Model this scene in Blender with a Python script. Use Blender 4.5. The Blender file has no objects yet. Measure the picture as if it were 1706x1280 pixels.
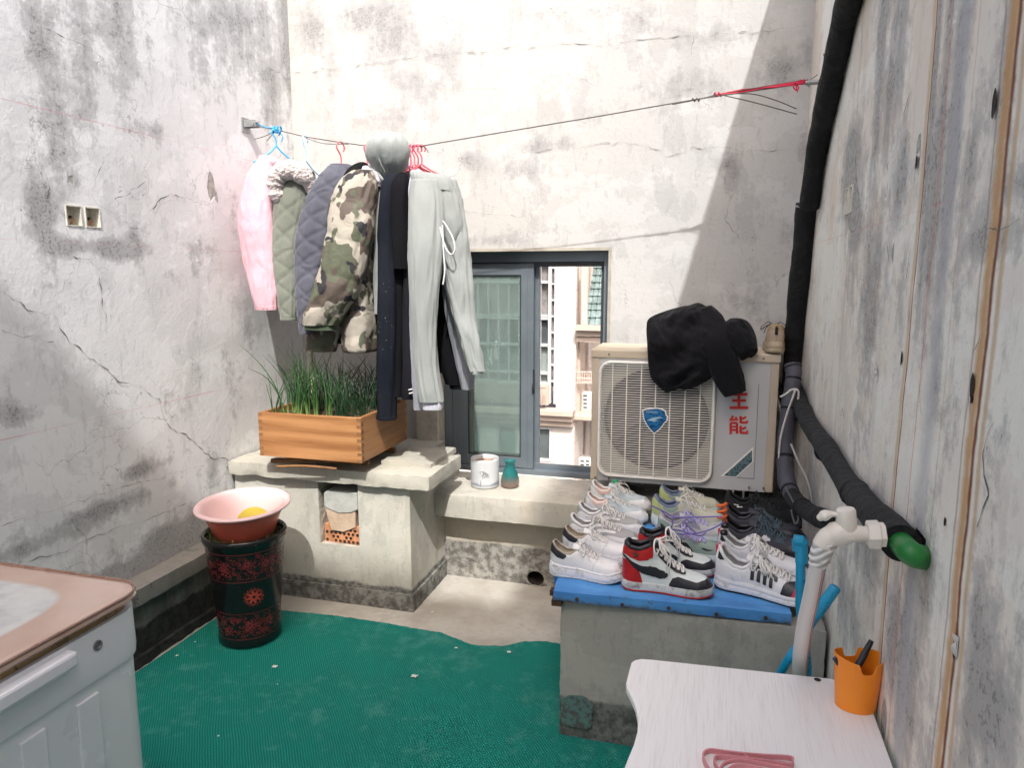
import bpy, bmesh, math, random
import numpy as np
from mathutils import Vector, Matrix, noise as mnoise
R = math.radians
random.seed(7)
scene = bpy.context.scene
C = scene.collection

# ------------------------------------------------------------------ camera
FPX = 1180.0
PITCH = math.atan(180 / FPX)
YAW = math.atan(334 * math.cos(PITCH) / FPX)
EYE = Vector((0, 0, 1.55))
FWD = Vector((-math.sin(YAW) * math.cos(PITCH), math.cos(YAW) * math.cos(PITCH), -math.sin(PITCH)))
RGT = Vector((math.cos(YAW), math.sin(YAW), 0))
UPV = RGT.cross(FWD)
cam_d = bpy.data.cameras.new('camera')
cam = bpy.data.objects.new('camera', cam_d)
C.objects.link(cam)
cam_d.sensor_width = 36
cam_d.lens = FPX / 1706 * 36
cam_d.clip_start = 0.02
cam_d.clip_end = 400
cam.matrix_world = Matrix(((RGT.x, UPV.x, -FWD.x, EYE.x), (RGT.y, UPV.y, -FWD.y, EYE.y), (RGT.z, UPV.z, -FWD.z, EYE.z), (0, 0, 0, 1)))
scene.camera = cam

# ------------------------------------------------------------------ light
SUN_DIR = Vector((-0.26, 0.82, -1.0)).normalized()      # the way the light travels
w = bpy.data.worlds.new('World')
scene.world = w
w.use_nodes = True
wn = w.node_tree
bg = wn.nodes['Background']
sky = wn.nodes.new('ShaderNodeTexSky')
sky.sky_type = 'NISHITA'
sky.sun_disc = False
sky.sun_elevation = math.asin(-SUN_DIR.z)
sky.sun_rotation = math.atan2(-SUN_DIR.x, -SUN_DIR.y)
sky.air_density = 0.8
sky.dust_density = 7.0
sky.ozone_density = 0.2
wn.links.new(sky.outputs[0], bg.inputs[0])
bg.inputs[1].default_value = 0.15
sd = bpy.data.lights.new('sun', 'SUN')
sd.energy = 2.0
sd.angle = R(0.6)
sd.color = (1.0, 0.985, 0.955)
sun = bpy.data.objects.new('sun', sd)
C.objects.link(sun)
sun.rotation_euler = (-SUN_DIR).to_track_quat('Z', 'Y').to_euler()
sun.location = (1, -3, 6)
scene.view_settings.view_transform = 'Standard'
scene.view_settings.look = 'None'
scene.view_settings.exposure = 1.26
scene.view_settings.gamma = 1
scene.render.engine = 'CYCLES'
scene.cycles.max_bounces = 8
scene.cycles.diffuse_bounces = 6
scene.cycles.glossy_bounces = 3
scene.cycles.transparent_max_bounces = 12
scene.render.resolution_x = 1024
scene.render.resolution_y = 769


def on(x, y, ax, c):
    """the point of the plane ax = c that shows at photo pixel x, y"""
    d = FWD + RGT * ((x - 853) / FPX) + UPV * ((640 - y) / FPX)
    i = 'XYZ'.index(ax)
    t = (c - EYE[i]) / d[i]
    return EYE + d * t


# ------------------------------------------------------------------ helpers
def sm(a, b, x):
    t = min(1, max(0, (x - a) / (b - a)))
    return t * t * (3 - 2 * t)


def lerp_pts(pts, s):
    """piecewise smooth interpolation of (s, v...) rows"""
    if s <= pts[0][0]:
        return pts[0][1] if len(pts[0]) == 2 else pts[0][1:]
    for a, b in zip(pts, pts[1:]):
        if s <= b[0]:
            t = (s - a[0]) / (b[0] - a[0] + 1e-9)
            t = t * t * (3 - 2 * t) * .5 + t * .5
            if len(a) == 2:
                return a[1] + (b[1] - a[1]) * t
            return tuple(p + (q - p) * t for p, q in zip(a[1:], b[1:]))
    return pts[-1][1] if len(pts[-1]) == 2 else pts[-1][1:]


def crom(pts, n):
    """Catmull-Rom through pts, n samples per span"""
    P = [Vector(p) for p in pts]
    P = [P[0] * 2 - P[1]] + P + [P[-1] * 2 - P[-2]]
    out = []
    for i in range(1, len(P) - 2):
        for k in range(n):
            t = k / n
            a, b, c, d = P[i - 1], P[i], P[i + 1], P[i + 2]
            out.append(0.5 * ((2 * b) + (c - a) * t + (2 * a - 5 * b + 4 * c - d) * t * t + (3 * b - a - 3 * c + d) * t ** 3))
    out.append(P[-2].copy())
    return out


def nz(p, s=1.0, o=0.0):
    return mnoise.noise(Vector((p[0] * s + o, p[1] * s - o * .7, p[2] * s + o * 1.3)))


class MB:
    def __init__(self):
        self.v = []
        self.f = []
        self.m = []
        self.mats = []

    def mi(self, mat):
        if mat is None:
            return 0
        if mat not in self.mats:
            self.mats.append(mat)
        return self.mats.index(mat)

    def add(self, vs, fs, mat=None):
        o = len(self.v)
        self.v += [tuple(p) for p in vs]
        k = self.mi(mat)
        for f in fs:
            self.f.append(tuple(i + o for i in f))
            self.m.append(k)

    def box(self, x0, x1, y0, y1, z0, z1, mat=None, M=None):
        vs = [Vector((x, y, z)) for z in (z0, z1) for y in (y0, y1) for x in (x0, x1)]
        if M is not None:
            vs = [M @ p for p in vs]
        self.add(vs, [(0, 2, 3, 1), (4, 5, 7, 6), (0, 1, 5, 4), (2, 6, 7, 3), (0, 4, 6, 2), (1, 3, 7, 5)], mat)

    def grid(self, rows, mat=None, closed=False, flip=False):
        n, m = len(rows), len(rows[0])
        vs = [p for r in rows for p in r]
        fs = []
        for i in range(n - 1):
            for j in range(m if closed else m - 1):
                a, b = i * m + j, i * m + (j + 1) % m
                q = (a, b, b + m, a + m)
                fs.append(q[::-1] if flip else q)
        self.add(vs, fs, mat)

    def tube(self, path, r, n=10, mat=None, caps=True, aspect=1.0, up=None):
        path = [Vector(p) for p in path]
        k = len(path)
        rr = r if isinstance(r, (list, tuple)) else [r] * k
        rings = []
        t0 = (path[1] - path[0]).normalized()
        u = up or (Vector((0, 0, 1)) if abs(t0.z) < .9 else Vector((1, 0, 0)))
        for i in range(k):
            t = (path[min(i + 1, k - 1)] - path[max(i - 1, 0)])
            t = t.normalized() if t.length > 1e-9 else t0
            s = u.cross(t)
            if s.length < 1e-6:
                s = Vector((1, 0, 0)).cross(t)
            s.normalize()
            u = t.cross(s).normalized()
            rings.append([path[i] + (s * math.cos(a) + u * math.sin(a) * aspect) * rr[i] for a in [2 * math.pi * j / n for j in range(n)]])
        self.grid(rings, mat, closed=True)
        if caps:
            o = len(self.v)
            self.add(rings[0], [tuple(range(n))[::-1]], mat)
            self.add(rings[-1], [tuple(range(n))], mat)

    def lathe(self, prof, c=(0, 0, 0), n=48, mat=None, sy=1.0):
        rows = [[Vector((c[0] + r * math.cos(2 * math.pi * j / n), c[1] + sy * r * math.sin(2 * math.pi * j / n), c[2] + z)) for j in range(n)] for r, z in prof]
        self.grid(rows, mat, closed=True)

    def prism(self, poly, d, mat=None, both=True):
        """poly: list of Vectors (a planar outline), d: extrusion vector"""
        n = len(poly)
        a = [Vector(p) for p in poly]
        b = [p + d for p in a]
        fs = [tuple(range(n))[::-1], tuple(range(n, 2 * n))] + [(i, (i + 1) % n, n + (i + 1) % n, n + i) for i in range(n)]
        self.add(a + b, fs, mat)

    def build(self, name, mat=None, parent=None, smooth=False, bevel=0, weld=False, ang=None):
        me = bpy.data.meshes.new(name)
        me.from_pydata(self.v, [], self.f)
        if self.mats:
            for m_ in self.mats:
                me.materials.append(m_)
            me.polygons.foreach_set('material_index', self.m)
        elif mat:
            me.materials.append(mat)
        bm = bmesh.new()
        bm.from_mesh(me)
        if weld:
            bmesh.ops.remove_doubles(bm, verts=bm.verts, dist=1e-5)
        bmesh.ops.recalc_face_normals(bm, faces=bm.faces)
        if smooth or ang:
            for f in bm.faces:
                f.smooth = True
        bm.to_mesh(me)
        bm.free()
        if ang:
            me.set_sharp_from_angle(angle=R(ang))
        o = bpy.data.objects.new(name, me)
        C.objects.link(o)
        if parent is not None:
            o.parent = parent
            o.matrix_parent_inverse = Matrix.Translation(parent.location).inverted() if parent.type != 'EMPTY' else inv(parent)
        if bevel:
            b = o.modifiers.new('bevel', 'BEVEL')
            b.width = bevel
            b.segments = 2
            b.limit_method = 'ANGLE'
        return o


def inv(o):
    return Matrix.LocRotScale(o.location, o.rotation_euler, None).inverted()


def tag(o, label=None, cat=None, group=None, kind=None):
    if label:
        o['label'] = label
    if cat:
        o['category'] = cat
    if group:
        o['group'] = group
    if kind:
        o['kind'] = kind
    return o


def thing(name, label, cat, loc=(0, 0, 0), rz=0, group=None):
    o = bpy.data.objects.new(name, None)
    C.objects.link(o)
    o.location = loc
    o.rotation_euler = (0, 0, rz)
    o.empty_display_size = .05
    return tag(o, label, cat, group)


# ------------------------------------------------------------------ materials
class NT:
    def __init__(self, name):
        self.mat = bpy.data.materials.new(name)
        self.mat.use_nodes = True
        self.t = self.mat.node_tree
        self.b = self.t.nodes['Principled BSDF']
        tc = self.t.nodes.new('ShaderNodeTexCoord')
        self.P = tc.outputs['Object']

    def n(self, typ, **k):
        x = self.t.nodes.new(typ)
        for a, b in k.items():
            setattr(x, a, b)
        return x

    def put(self, node, i, v):
        s = node.inputs[i]
        if isinstance(v, bpy.types.NodeSocket):
            self.t.links.new(v, s)
        elif v is not None:
            if isinstance(v, (tuple, list)) and len(v) == 3 and s.type == 'RGBA':
                v = tuple(v) + (1,)
            s.default_value = v

    def mapping(self, scale=(1, 1, 1), rot=(0, 0, 0), vec=None, loc=(0, 0, 0)):
        m = self.n('ShaderNodeMapping')
        self.put(m, 0, vec or self.P)
        m.inputs['Scale'].default_value = scale
        m.inputs['Rotation'].default_value = rot
        m.inputs['Location'].default_value = loc
        return m.outputs[0]

    def noise(self, scale, detail=4, rough=.55, vec=None, dist=0, col=False):
        x = self.n('ShaderNodeTexNoise')
        self.put(x, 'Vector', vec or self.P)
        x.inputs['Scale'].default_value = scale
        x.inputs['Detail'].default_value = detail
        x.inputs['Roughness'].default_value = rough
        x.inputs['Distortion'].default_value = dist
        return x.outputs['Color' if col else 'Fac']

    def voro(self, scale, feature='F1', vec=None, out='Distance', rnd=1.0):
        x = self.n('ShaderNodeTexVoronoi', feature=feature)
        self.put(x, 'Vector', vec or self.P)
        x.inputs['Scale'].default_value = scale
        x.inputs['Randomness'].default_value = rnd
        return x.outputs[out]

    def wave(self, scale, vec=None, dist=0, detail=2, dscale=1, axis='X', prof='SIN'):
        x = self.n('ShaderNodeTexWave', bands_direction=axis, wave_profile=prof)
        self.put(x, 'Vector', vec or self.P)
        x.inputs['Scale'].default_value = scale
        x.inputs['Distortion'].default_value = dist
        x.inputs['Detail'].default_value = detail
        x.inputs['Detail Scale'].default_value = dscale
        return x.outputs['Fac']

    def math(self, op, a, b=None, c=None, clamp=False):
        x = self.n('ShaderNodeMath', operation=op, use_clamp=clamp)
        self.put(x, 0, a)
        self.put(x, 1, b)
        self.put(x, 2, c)
        return x.outputs[0]

    def step(self, v, a, b, lo=0.0, hi=1.0):
        x = self.n('ShaderNodeMapRange', interpolation_type='SMOOTHSTEP')
        self.put(x, 0, v)
        x.inputs[1].default_value = a
        x.inputs[2].default_value = b
        x.inputs[3].default_value = lo
        x.inputs[4].default_value = hi
        return x.outputs[0]

    def mix(self, f, a, b, mode='MIX'):
        x = self.n('ShaderNodeMix', data_type='RGBA', blend_type=mode)
        self.put(x, 0, f)
        self.put(x, 6, a)
        self.put(x, 7, b)
        return x.outputs[2]

    def xyz(self, vec=None):
        x = self.n('ShaderNodeSeparateXYZ')
        self.put(x, 0, vec or self.P)
        return x.outputs

    def vadd(self, a, b, s=1.0):
        m = self.n('ShaderNodeVectorMath', operation='MULTIPLY_ADD')
        self.put(m, 0, b)
        m.inputs[1].default_value = (s, s, s)
        self.put(m, 2, a)
        return m.outputs[0]

    def attr(self, name, out='Fac'):
        x = self.n('ShaderNodeAttribute', attribute_name=name)
        return x.outputs[out]

    def bump(self, h, strength=.5, dist=.01, prev=None):
        x = self.n('ShaderNodeBump')
        self.put(x, 'Height', h)
        x.inputs['Strength'].default_value = strength
        x.inputs['Distance'].default_value = dist
        if prev is not None:
            self.put(x, 'Normal', prev)
        return x.outputs[0]

    def out(self, color=None, rough=None, normal=None, **k):
        self.put(self.b, 'Base Color', color)
        self.put(self.b, 'Roughness', rough)
        if normal is not None:
            self.put(self.b, 'Normal', normal)
        for a, v in k.items():
            self.put(self.b, a.replace('_', ' '), v)
        return self.mat


_mc = {}


def plain(name, col, rough=.5, var=.06, scale=12, bump=.15, bdist=.002, bscale=60, **k):
    """a painted / plastic surface: colour that varies a little, slight relief"""
    if name in _mc:
        return _mc[name]
    t = NT(name)
    a = t.noise(scale, 5)
    c = t.mix(t.step(a, .3, .7), tuple(x * (1 - var) for x in col), tuple(min(1, x * (1 + var)) for x in col))
    r = t.step(t.noise(scale * 2, 3), .3, .7, max(0, rough - .08), min(1, rough + .08))
    nrm = t.bump(t.noise(bscale, 3), bump, bdist)
    _mc[name] = t.out(c, r, nrm, **k)
    return _mc[name]


def plaster(name, base=(.62, .61, .58), dark=(.17, .17, .165), warm=(.60, .54, .45), amt=.0, warmth=.25,
            bands=(), vlines=(), hlines=(), ycoord='Y', crack=1.0, mott=1.0):
    t = NT(name)
    P = t.P
    x, y, z = t.xyz()
    s = t.attr('stain')
    bare = t.attr('bare')
    big = t.noise(1.1, 2, .6)
    mid = t.noise(6, 6, .74)
    streak = t.noise(1.0, 4, .65, vec=t.mapping((14, 14, .9)))
    fine = t.noise(55, 3, .7)
    # broad mould and rain wash
    v = t.math('MULTIPLY_ADD', mid, .62, t.math('MULTIPLY', streak, .30))
    v = t.math('MULTIPLY_ADD', big, .34, v)
    v = t.math('MULTIPLY_ADD', s, .42, v)
    v = t.math('MULTIPLY_ADD', fine, .10, v)
    v = t.math('MULTIPLY_ADD', t.math('SUBTRACT', t.noise(24, 5, .78), .5), .20, v)
    m1 = t.step(v, .76 - amt, .90 - amt)
    m2 = t.step(v, .90 - amt, .99 - amt)
    warmf = t.step(t.math('ADD', t.noise(1.7, 5, .6, vec=t.mapping((1, 1, .5), loc=(5, 2, 3))), t.math('MULTIPLY', streak, .3)), .55, .95, 0, warmth)
    c = t.mix(warmf, base, warm)
    lite = tuple(min(.8, a * 1.18) for a in base)
    drk = tuple(a * .74 for a in base)
    c = t.mix(t.step(t.noise(2.6, 8, .66, vec=t.mapping((1, 1, 1.5), loc=(9, 9, 2))), .50, .53, 0, .55 * mott), c, lite)
    c = t.mix(t.step(t.noise(4.5, 8, .70, vec=t.mapping((1, 1, .55), loc=(2, 5, 8))), .55, .585, 0, .42 * mott), c, drk)
    c = t.mix(t.step(t.noise(26, 5, .75, vec=t.mapping((1, 1, .3), loc=(3, 1, 2))), .54, .66, 0, .34 * mott), c, tuple(a * .62 for a in base))
    c = t.mix(t.math('MULTIPLY', m1, .50), c, tuple(.5 * (a + b) for a, b in zip(dark, (.35, .35, .36))))
    spk = t.step(t.math('ADD', t.noise(85, 3, .75), t.math('MULTIPLY', mid, .25)), .66, .76)
    c = t.mix(t.math('MULTIPLY', m2, t.math('MULTIPLY_ADD', spk, .50, .32)), c, dark)
    # sparse pits
    pit = t.step(t.voro(30, vec=t.mapping((1, 1, .7))), .05, .12, 1, 0)
    pit = t.math('MULTIPLY', pit, t.step(t.noise(2.6, 4), .55, .66))
    c = t.mix(t.math('MULTIPLY', pit, .65), c, (.09, .09, .09))
    # hairline cracks
    dv = t.vadd(P, t.noise(4.5, 5, .6, col=True), .28)
    ck = t.step(t.voro(1.9, 'DISTANCE_TO_EDGE', vec=dv), .0, .0055, 1, 0)
    ck = t.math('MULTIPLY', ck, t.step(t.noise(1.6, 3, vec=t.mapping(loc=(4, 4, 4))), .50, .60))
    dv2 = t.vadd(P, t.noise(9, 4, .6, col=True), .16)
    ck2 = t.step(t.voro(5.5, 'DISTANCE_TO_EDGE', vec=dv2), .0, .010, 1, 0)
    ck2 = t.math('MULTIPLY', ck2, t.step(t.noise(2.1, 3, vec=t.mapping(loc=(1, 7, 4))), .60, .68))
    ck = t.math('MULTIPLY', t.math('MAXIMUM', ck, ck2), crack)
    c = t.mix(t.math('MULTIPLY', ck, .6), c, (.13, .12, .11))
    # bare render where the skim coat fell off
    bf = t.step(t.math('MULTIPLY_ADD', mid, .5, bare), .70, .76)
    c = t.mix(bf, c, t.mix(t.step(fine, .35, .65), (.27, .26, .24), (.42, .41, .38)))
    yy = {'X': x, 'Y': y}[ycoord]
    wob = t.noise(1.0, 5, .6, vec=t.mapping((0.01, .01, 3.2)))
    for (y0, wd, col, st) in vlines:
        d = t.math('ABSOLUTE', t.math('SUBTRACT', yy, t.math('MULTIPLY_ADD', wob, .03, y0 - .015)))
        f = t.step(t.math('ADD', d, t.math('MULTIPLY', t.noise(30, 4), wd * .8)), wd * .5, wd * 1.5, st, 0)
        f = t.math('MULTIPLY', f, t.step(t.noise(1.0, 4, .6, vec=t.mapping((1, 3, 1.6), loc=(y0 * 9, 0, y0))), .28, .42, .6, 1))
        c = t.mix(f, c, col)
    for (z0, col, st) in hlines:
        d = t.math('ABSOLUTE', t.math('SUBTRACT', z, z0))
        f = t.math('MULTIPLY', t.step(d, .0006, .0026, st, 0), t.step(t.noise(1.0, 5, .7, vec=t.mapping((1.5, 1.5, .1), loc=(z0, 3, z0))), .38, .62, .12, 1))
        c = t.mix(f, c, col)
    for (z0, wd, col, st) in bands:
        f = t.step(t.math('MULTIPLY_ADD', t.noise(9, 7, .7), wd, z), z0 + wd * .5, z0 + wd * .5 + .018, st, 0)
        cc = t.mix(t.step(t.noise(24, 6, .7), .38, .62), tuple(a * .45 for a in col), tuple(min(1, a * 1.8) for a in col))
        c = t.mix(f, c, cc)
    h = t.math('MULTIPLY_ADD', mid, .5, t.math('MULTIPLY', fine, .28))
    h = t.math('SUBTRACT', h, t.math('MULTIPLY', bf, .9))
    return t.out(c, .93, t.bump(h, .5, .010))


def wood(name, c1, c2, axis=0, scale=1.0, rough=.5, ring=1.0):
    t = NT(name)
    sc = [7, 7, 7]
    sc[axis] = .7
    P2 = t.mapping(tuple(a * scale for a in sc))
    w1 = t.wave(.8 * ring, vec=P2, dist=16, detail=4, dscale=.55, axis='XYZ'[(axis + 2) % 3])
    n1 = t.noise(6, 6, .7, vec=P2)
    sc2 = [60, 60, 60]
    sc2[axis] = 2
    n2 = t.noise(2, 3, .6, vec=t.mapping(tuple(a * scale for a in sc2)))
    f = t.math('MULTIPLY_ADD', n1, .5, t.math('MULTIPLY_ADD', w1, .28, t.math('MULTIPLY', n2, .35)))
    c = t.mix(t.step(f, .3, .8), c1, c2)
    return t.out(c, rough, t.bump(n2, .2, .002))


def sheet(name, ax, c, us, vs, holes=(), step=.02, mat=None, parent=None, amp=.0025, blobs=(), bare=(), sign=1, top=None):
    """a wall face on the plane ax=c with openings; stain / bare values live on its vertices"""
    def lines(a, b, hs):
        L = list(np.linspace(a, b, max(2, int(round((b - a) / step)) + 1)))
        for h in hs:
            L = [q for q in L if abs(q - h) > step * .35 or q in (a, b)]
            if a < h < b:
                L.append(h)
        return np.array(sorted(L))
    U = lines(us[0], us[1], [h[0] for h in holes] + [h[1] for h in holes])
    V = lines(vs[0], vs[1], [h[2] for h in holes] + [h[3] for h in holes])
    nu, nv = len(U), len(V)
    UU, VV = np.meshgrid(U, V, indexing='ij')
    uu, vv = UU.ravel(), VV.ravel()
    edge = np.minimum.reduce([uu - us[0], us[1] - uu, vv - vs[0], vs[1] - vv])
    for h in holes:
        dx = np.maximum.reduce([h[0] - uu, uu - h[1], np.zeros_like(uu)])
        dz = np.maximum.reduce([h[2] - vv, vv - h[3], np.zeros_like(uu)])
        edge = np.minimum(edge, np.hypot(dx, dz))
    fade = np.clip(edge / .06, 0, 1)
    d = np.array([nz((a, b, c), 1.3) + .5 * nz((a, b, c), 4.0, 3) + .22 * nz((a, b, c), 11., 5) for a, b in zip(uu, vv)]) * amp * fade * sign
    co = np.zeros((nu * nv, 3))
    i = 'XYZ'.index(ax)
    oth = [k for k in range(3) if k != i]
    co[:, i] = c + d
    co[:, oth[0]] = uu
    co[:, oth[1]] = vv
    faces = []
    for a in range(nu - 1):
        um = (U[a] + U[a + 1]) / 2
        for b in range(nv - 1):
            vm = (V[b] + V[b + 1]) / 2
            if any(h[0] < um < h[1] and h[2] < vm < h[3] for h in holes):
                continue
            k = a * nv + b
            faces.append((k, k + nv, k + nv + 1, k + 1))
    me = bpy.data.meshes.new(name)
    me.from_pydata(co.tolist(), [], faces)
    for nm, bl in (('stain', blobs), ('bare', bare)):
        val = np.zeros(nu * nv)
        for (bu, bv, ru, rv, st) in bl:
            val = np.maximum(val, st * np.exp(-((uu - bu) / ru) ** 2 - ((vv - bv) / rv) ** 2))
        at = me.attributes.new(nm, 'FLOAT', 'POINT')
        at.data.foreach_set('value', val.astype(np.float32))
    me.materials.append(mat)
    for p in me.polygons:
        p.use_smooth = True
    o = bpy.data.objects.new(name, me)
    C.objects.link(o)
    if parent:
        o.parent = parent
    return o


def rough_box(mb, x0, x1, y0, y1, z0, z1, step=.02, amp=.004, edge=.006, seed=0, mat=None, M=None):
    """a slab of masonry: six gridded faces that share one displacement, worn along the arrises"""
    lo, hi = Vector((x0, y0, z0)), Vector((x1, y1, z1))

    def dp(p):
        q = Vector(p)
        ins = [min(q[i] - lo[i], hi[i] - q[i]) for i in range(3)]
        srt = sorted(ins)
        k = max(0, 1 - srt[1] / (edge * 2.5 + 1e-6))
        c = (lo + hi) / 2
        ch = edge * (.10 + .9 * max(0, nz(q, 11, seed) - .15) + .5 * max(0, nz(q, 40, seed) - .1)) * k
        for i in range(3):
            if ins[i] < 1e-5:
                q[i] -= math.copysign(ch, q[i] - c[i])
            q[i] += amp * (.5 * nz(p, 5, seed + i * 7) + .35 * nz(p, 17, seed + i * 3) + .25 * nz(p, 50, seed))
        return (M @ q) if M is not None else q
    for i in range(3):
        a, b = [k for k in range(3) if k != i]
        na = max(1, int((hi[a] - lo[a]) / step))
        nb = max(1, int((hi[b] - lo[b]) / step))
        for side in (lo[i], hi[i]):
            rows = []
            for u in range(na + 1):
                row = []
                for v in range(nb + 1):
                    p = [0, 0, 0]
                    p[i] = side
                    p[a] = lo[a] + (hi[a] - lo[a]) * u / na
                    p[b] = lo[b] + (hi[b] - lo[b]) * v / nb
                    row.append(dp(p))
                rows.append(row)
            mb.grid(rows, mat)


def ribbons(name, lines, ax, c, width, mat, parent, sign, jit=.004, off=.0035):
    """cracks: narrow dark strips that wander along the wall, built a hair proud of it"""
    mb = MB()
    for L in lines:
        pts = [on(px, py, ax, c) for px, py in L]
        fine = []
        for p, q in zip(pts, pts[1:]):
            m_ = max(2, int((q - p).length / .009))
            fine += [p.lerp(q, k / m_) for k in range(m_)]
        fine.append(pts[-1])
        for k, p in enumerate(fine):
            j = Vector((nz(p, 90, 1), nz(p, 90, 5), nz(p, 90, 9))) * jit + Vector((nz(p, 22, 2), nz(p, 22, 6), nz(p, 22, 3))) * jit * 3.2
            fine[k] = p + j
            fine[k]['XYZ'.index(ax)] = c + sign * off
        nrm = Vector((0, 0, 0))
        nrm['XYZ'.index(ax)] = 1
        rows = []
        for k, p in enumerate(fine):
            t = fine[min(k + 1, len(fine) - 1)] - fine[max(k - 1, 0)]
            s = t.cross(nrm).normalized()
            wv = width * max(.12, .15 + 1.3 * nz(p, 31, 8) + .9 * nz(p, 7, 4)) * (1 if 0 < k < len(fine) - 1 else .1)
            rows.append([p - s * wv, p + s * wv])
        mb.grid(rows)
    return mb.build(name, mat, parent)

# ================================================================== the setting
XL, XR, YB, YF = -2.225, 0.385, 3.54, -1.0
m_left = plaster('plaster_left', (.66, .665, .67), warmth=.06, amt=.02, crack=.9, ycoord='Y',
                 hlines=[(2.115, (.62, .18, .2), .75), (1.669, (.6, .25, .25), .45), (1.017, (.66, .12, .16), .8)])
m_back = plaster('plaster_back', (.425, .425, .42), warmth=.2, amt=-.02, crack=.9)
m_right = plaster('plaster_right', (.74, .70, .625), warm=(.64, .50, .37), warmth=.68, amt=.05, crack=.35,
                  vlines=[(1.185, .026, (.50, .27, .09), .85), (1.138, .012, (.50, .33, .16), .7), (1.165, .0095, (.20, .06, .018), 1.0),
                          (1.59, .018, (.52, .35, .17), .65), (1.575, .0055, (.24, .085, .04), 1.0), (1.475, .0032, (.62, .16, .12), .85), (1.215, .006, (.25, .2, .17), .6), (1.40, .05, (.40, .40, .43), .55),
                          (1.33, .004, (.45, .28, .16), .4), (2.02, .003, (.6, .25, .2), .3), (1.83, .03, (.45, .44, .43), .35), (2.35, .02, (.42, .38, .30), .3)],
                  hlines=[(1.677, (.65, .25, .25), .35)])
m_front = plaster('plaster_front', (.75, .75, .74), warmth=.2)
m_block = plaster('plaster_block', (.44, .43, .385), warm=(.62, .53, .38), warmth=.35, amt=-.10, crack=.25, bands=[(.10, .06, (.13, .13, .12), .92)])
m_recess = plaster('plaster_recess', (.44, .395, .325), warm=(.62, .48, .30), warmth=.5, amt=-.12, crack=.2, bands=[(.185, .06, (.17, .165, .15), .9)])
m_slab = plaster('concrete_slab', (.40, .385, .335), dark=(.14, .14, .12), warm=(.5, .43, .28), warmth=.3, amt=.02, crack=.0)
m_sill = plaster('concrete_sill', (.44, .42, .37), dark=(.2, .19, .16), warm=(.58, .42, .24), warmth=.5, amt=-.02, crack=.0)
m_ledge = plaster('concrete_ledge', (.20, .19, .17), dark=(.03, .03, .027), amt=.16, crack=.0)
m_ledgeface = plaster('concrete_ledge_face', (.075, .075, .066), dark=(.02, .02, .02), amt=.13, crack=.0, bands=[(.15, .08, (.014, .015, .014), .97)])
m_stone = plaster('concrete_block', (.30, .30, .275), dark=(.07, .07, .065), warm=(.36, .33, .22), warmth=.4, amt=.07, crack=.3, bands=[(.14, .05, (.075, .08, .075), .9)])
m_crack = plain('crack_dark', (.10, .095, .09), .95)
m_mould = plain('joint_dark', (.2, .19, .18), .95)

# floor
t = NT('floor_concrete')
a = t.noise(3.1, 8, .65)
b = t.noise(28, 6, .7)
c = t.mix(t.step(a, .35, .65), (.32, .30, .26), (.45, .43, .39))
c = t.mix(t.step(t.math('MULTIPLY_ADD', b, .5, t.math('MULTIPLY', a, .5)), .52, .62, 0, .45), c, (.27, .25, .22))
m_floor = t.out(c, .9, t.bump(t.math('MULTIPLY_ADD', b, .4, a), .4, .006))
fl = sheet('floor', 'Z', 0, (XL - .2, XR + .2), (YF - .2, YB + .1), step=.05, mat=m_floor, amp=.002)
tag(fl, 'bare cement floor between the green mat and the window wall', None, None, 'structure')

# ground far below, outside
mb = MB()
mb.box(-60, 60, -60, 90, -9.2, -9.0)
tag(mb.build('street', plain('asphalt', (.06, .06, .06), .9)), None, None, None, 'structure')

# --- left wall, with two recessed socket boxes
SK = [(2.058, 2.126, 1.728, 1.802), (2.140, 2.208, 1.728, 1.802)]
for q_ in range(2):
    pass
lw = thing('plaster_wall', 'grey-white stained left wall with two open socket boxes and a long diagonal crack', 'wall', (XL, 1.2, 0))


def Lp(px, py, ru, rv, st=1):
    p = on(px, py, 'X', XL)
    return (p.y, p.z, ru, rv, st)


def Bp(px, py, ru, rv, st=1):
    p = on(px, py, 'Y', YB)
    return (p.x, p.z, ru, rv, st)


def Rp(px, py, ru, rv, st=1):
    p = on(px, py, 'X', XR)
    return (p.y, p.z, ru, rv, st)


def under(o, parent):
    o.parent = parent
    o.matrix_parent_inverse = inv(parent)
    return o


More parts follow.
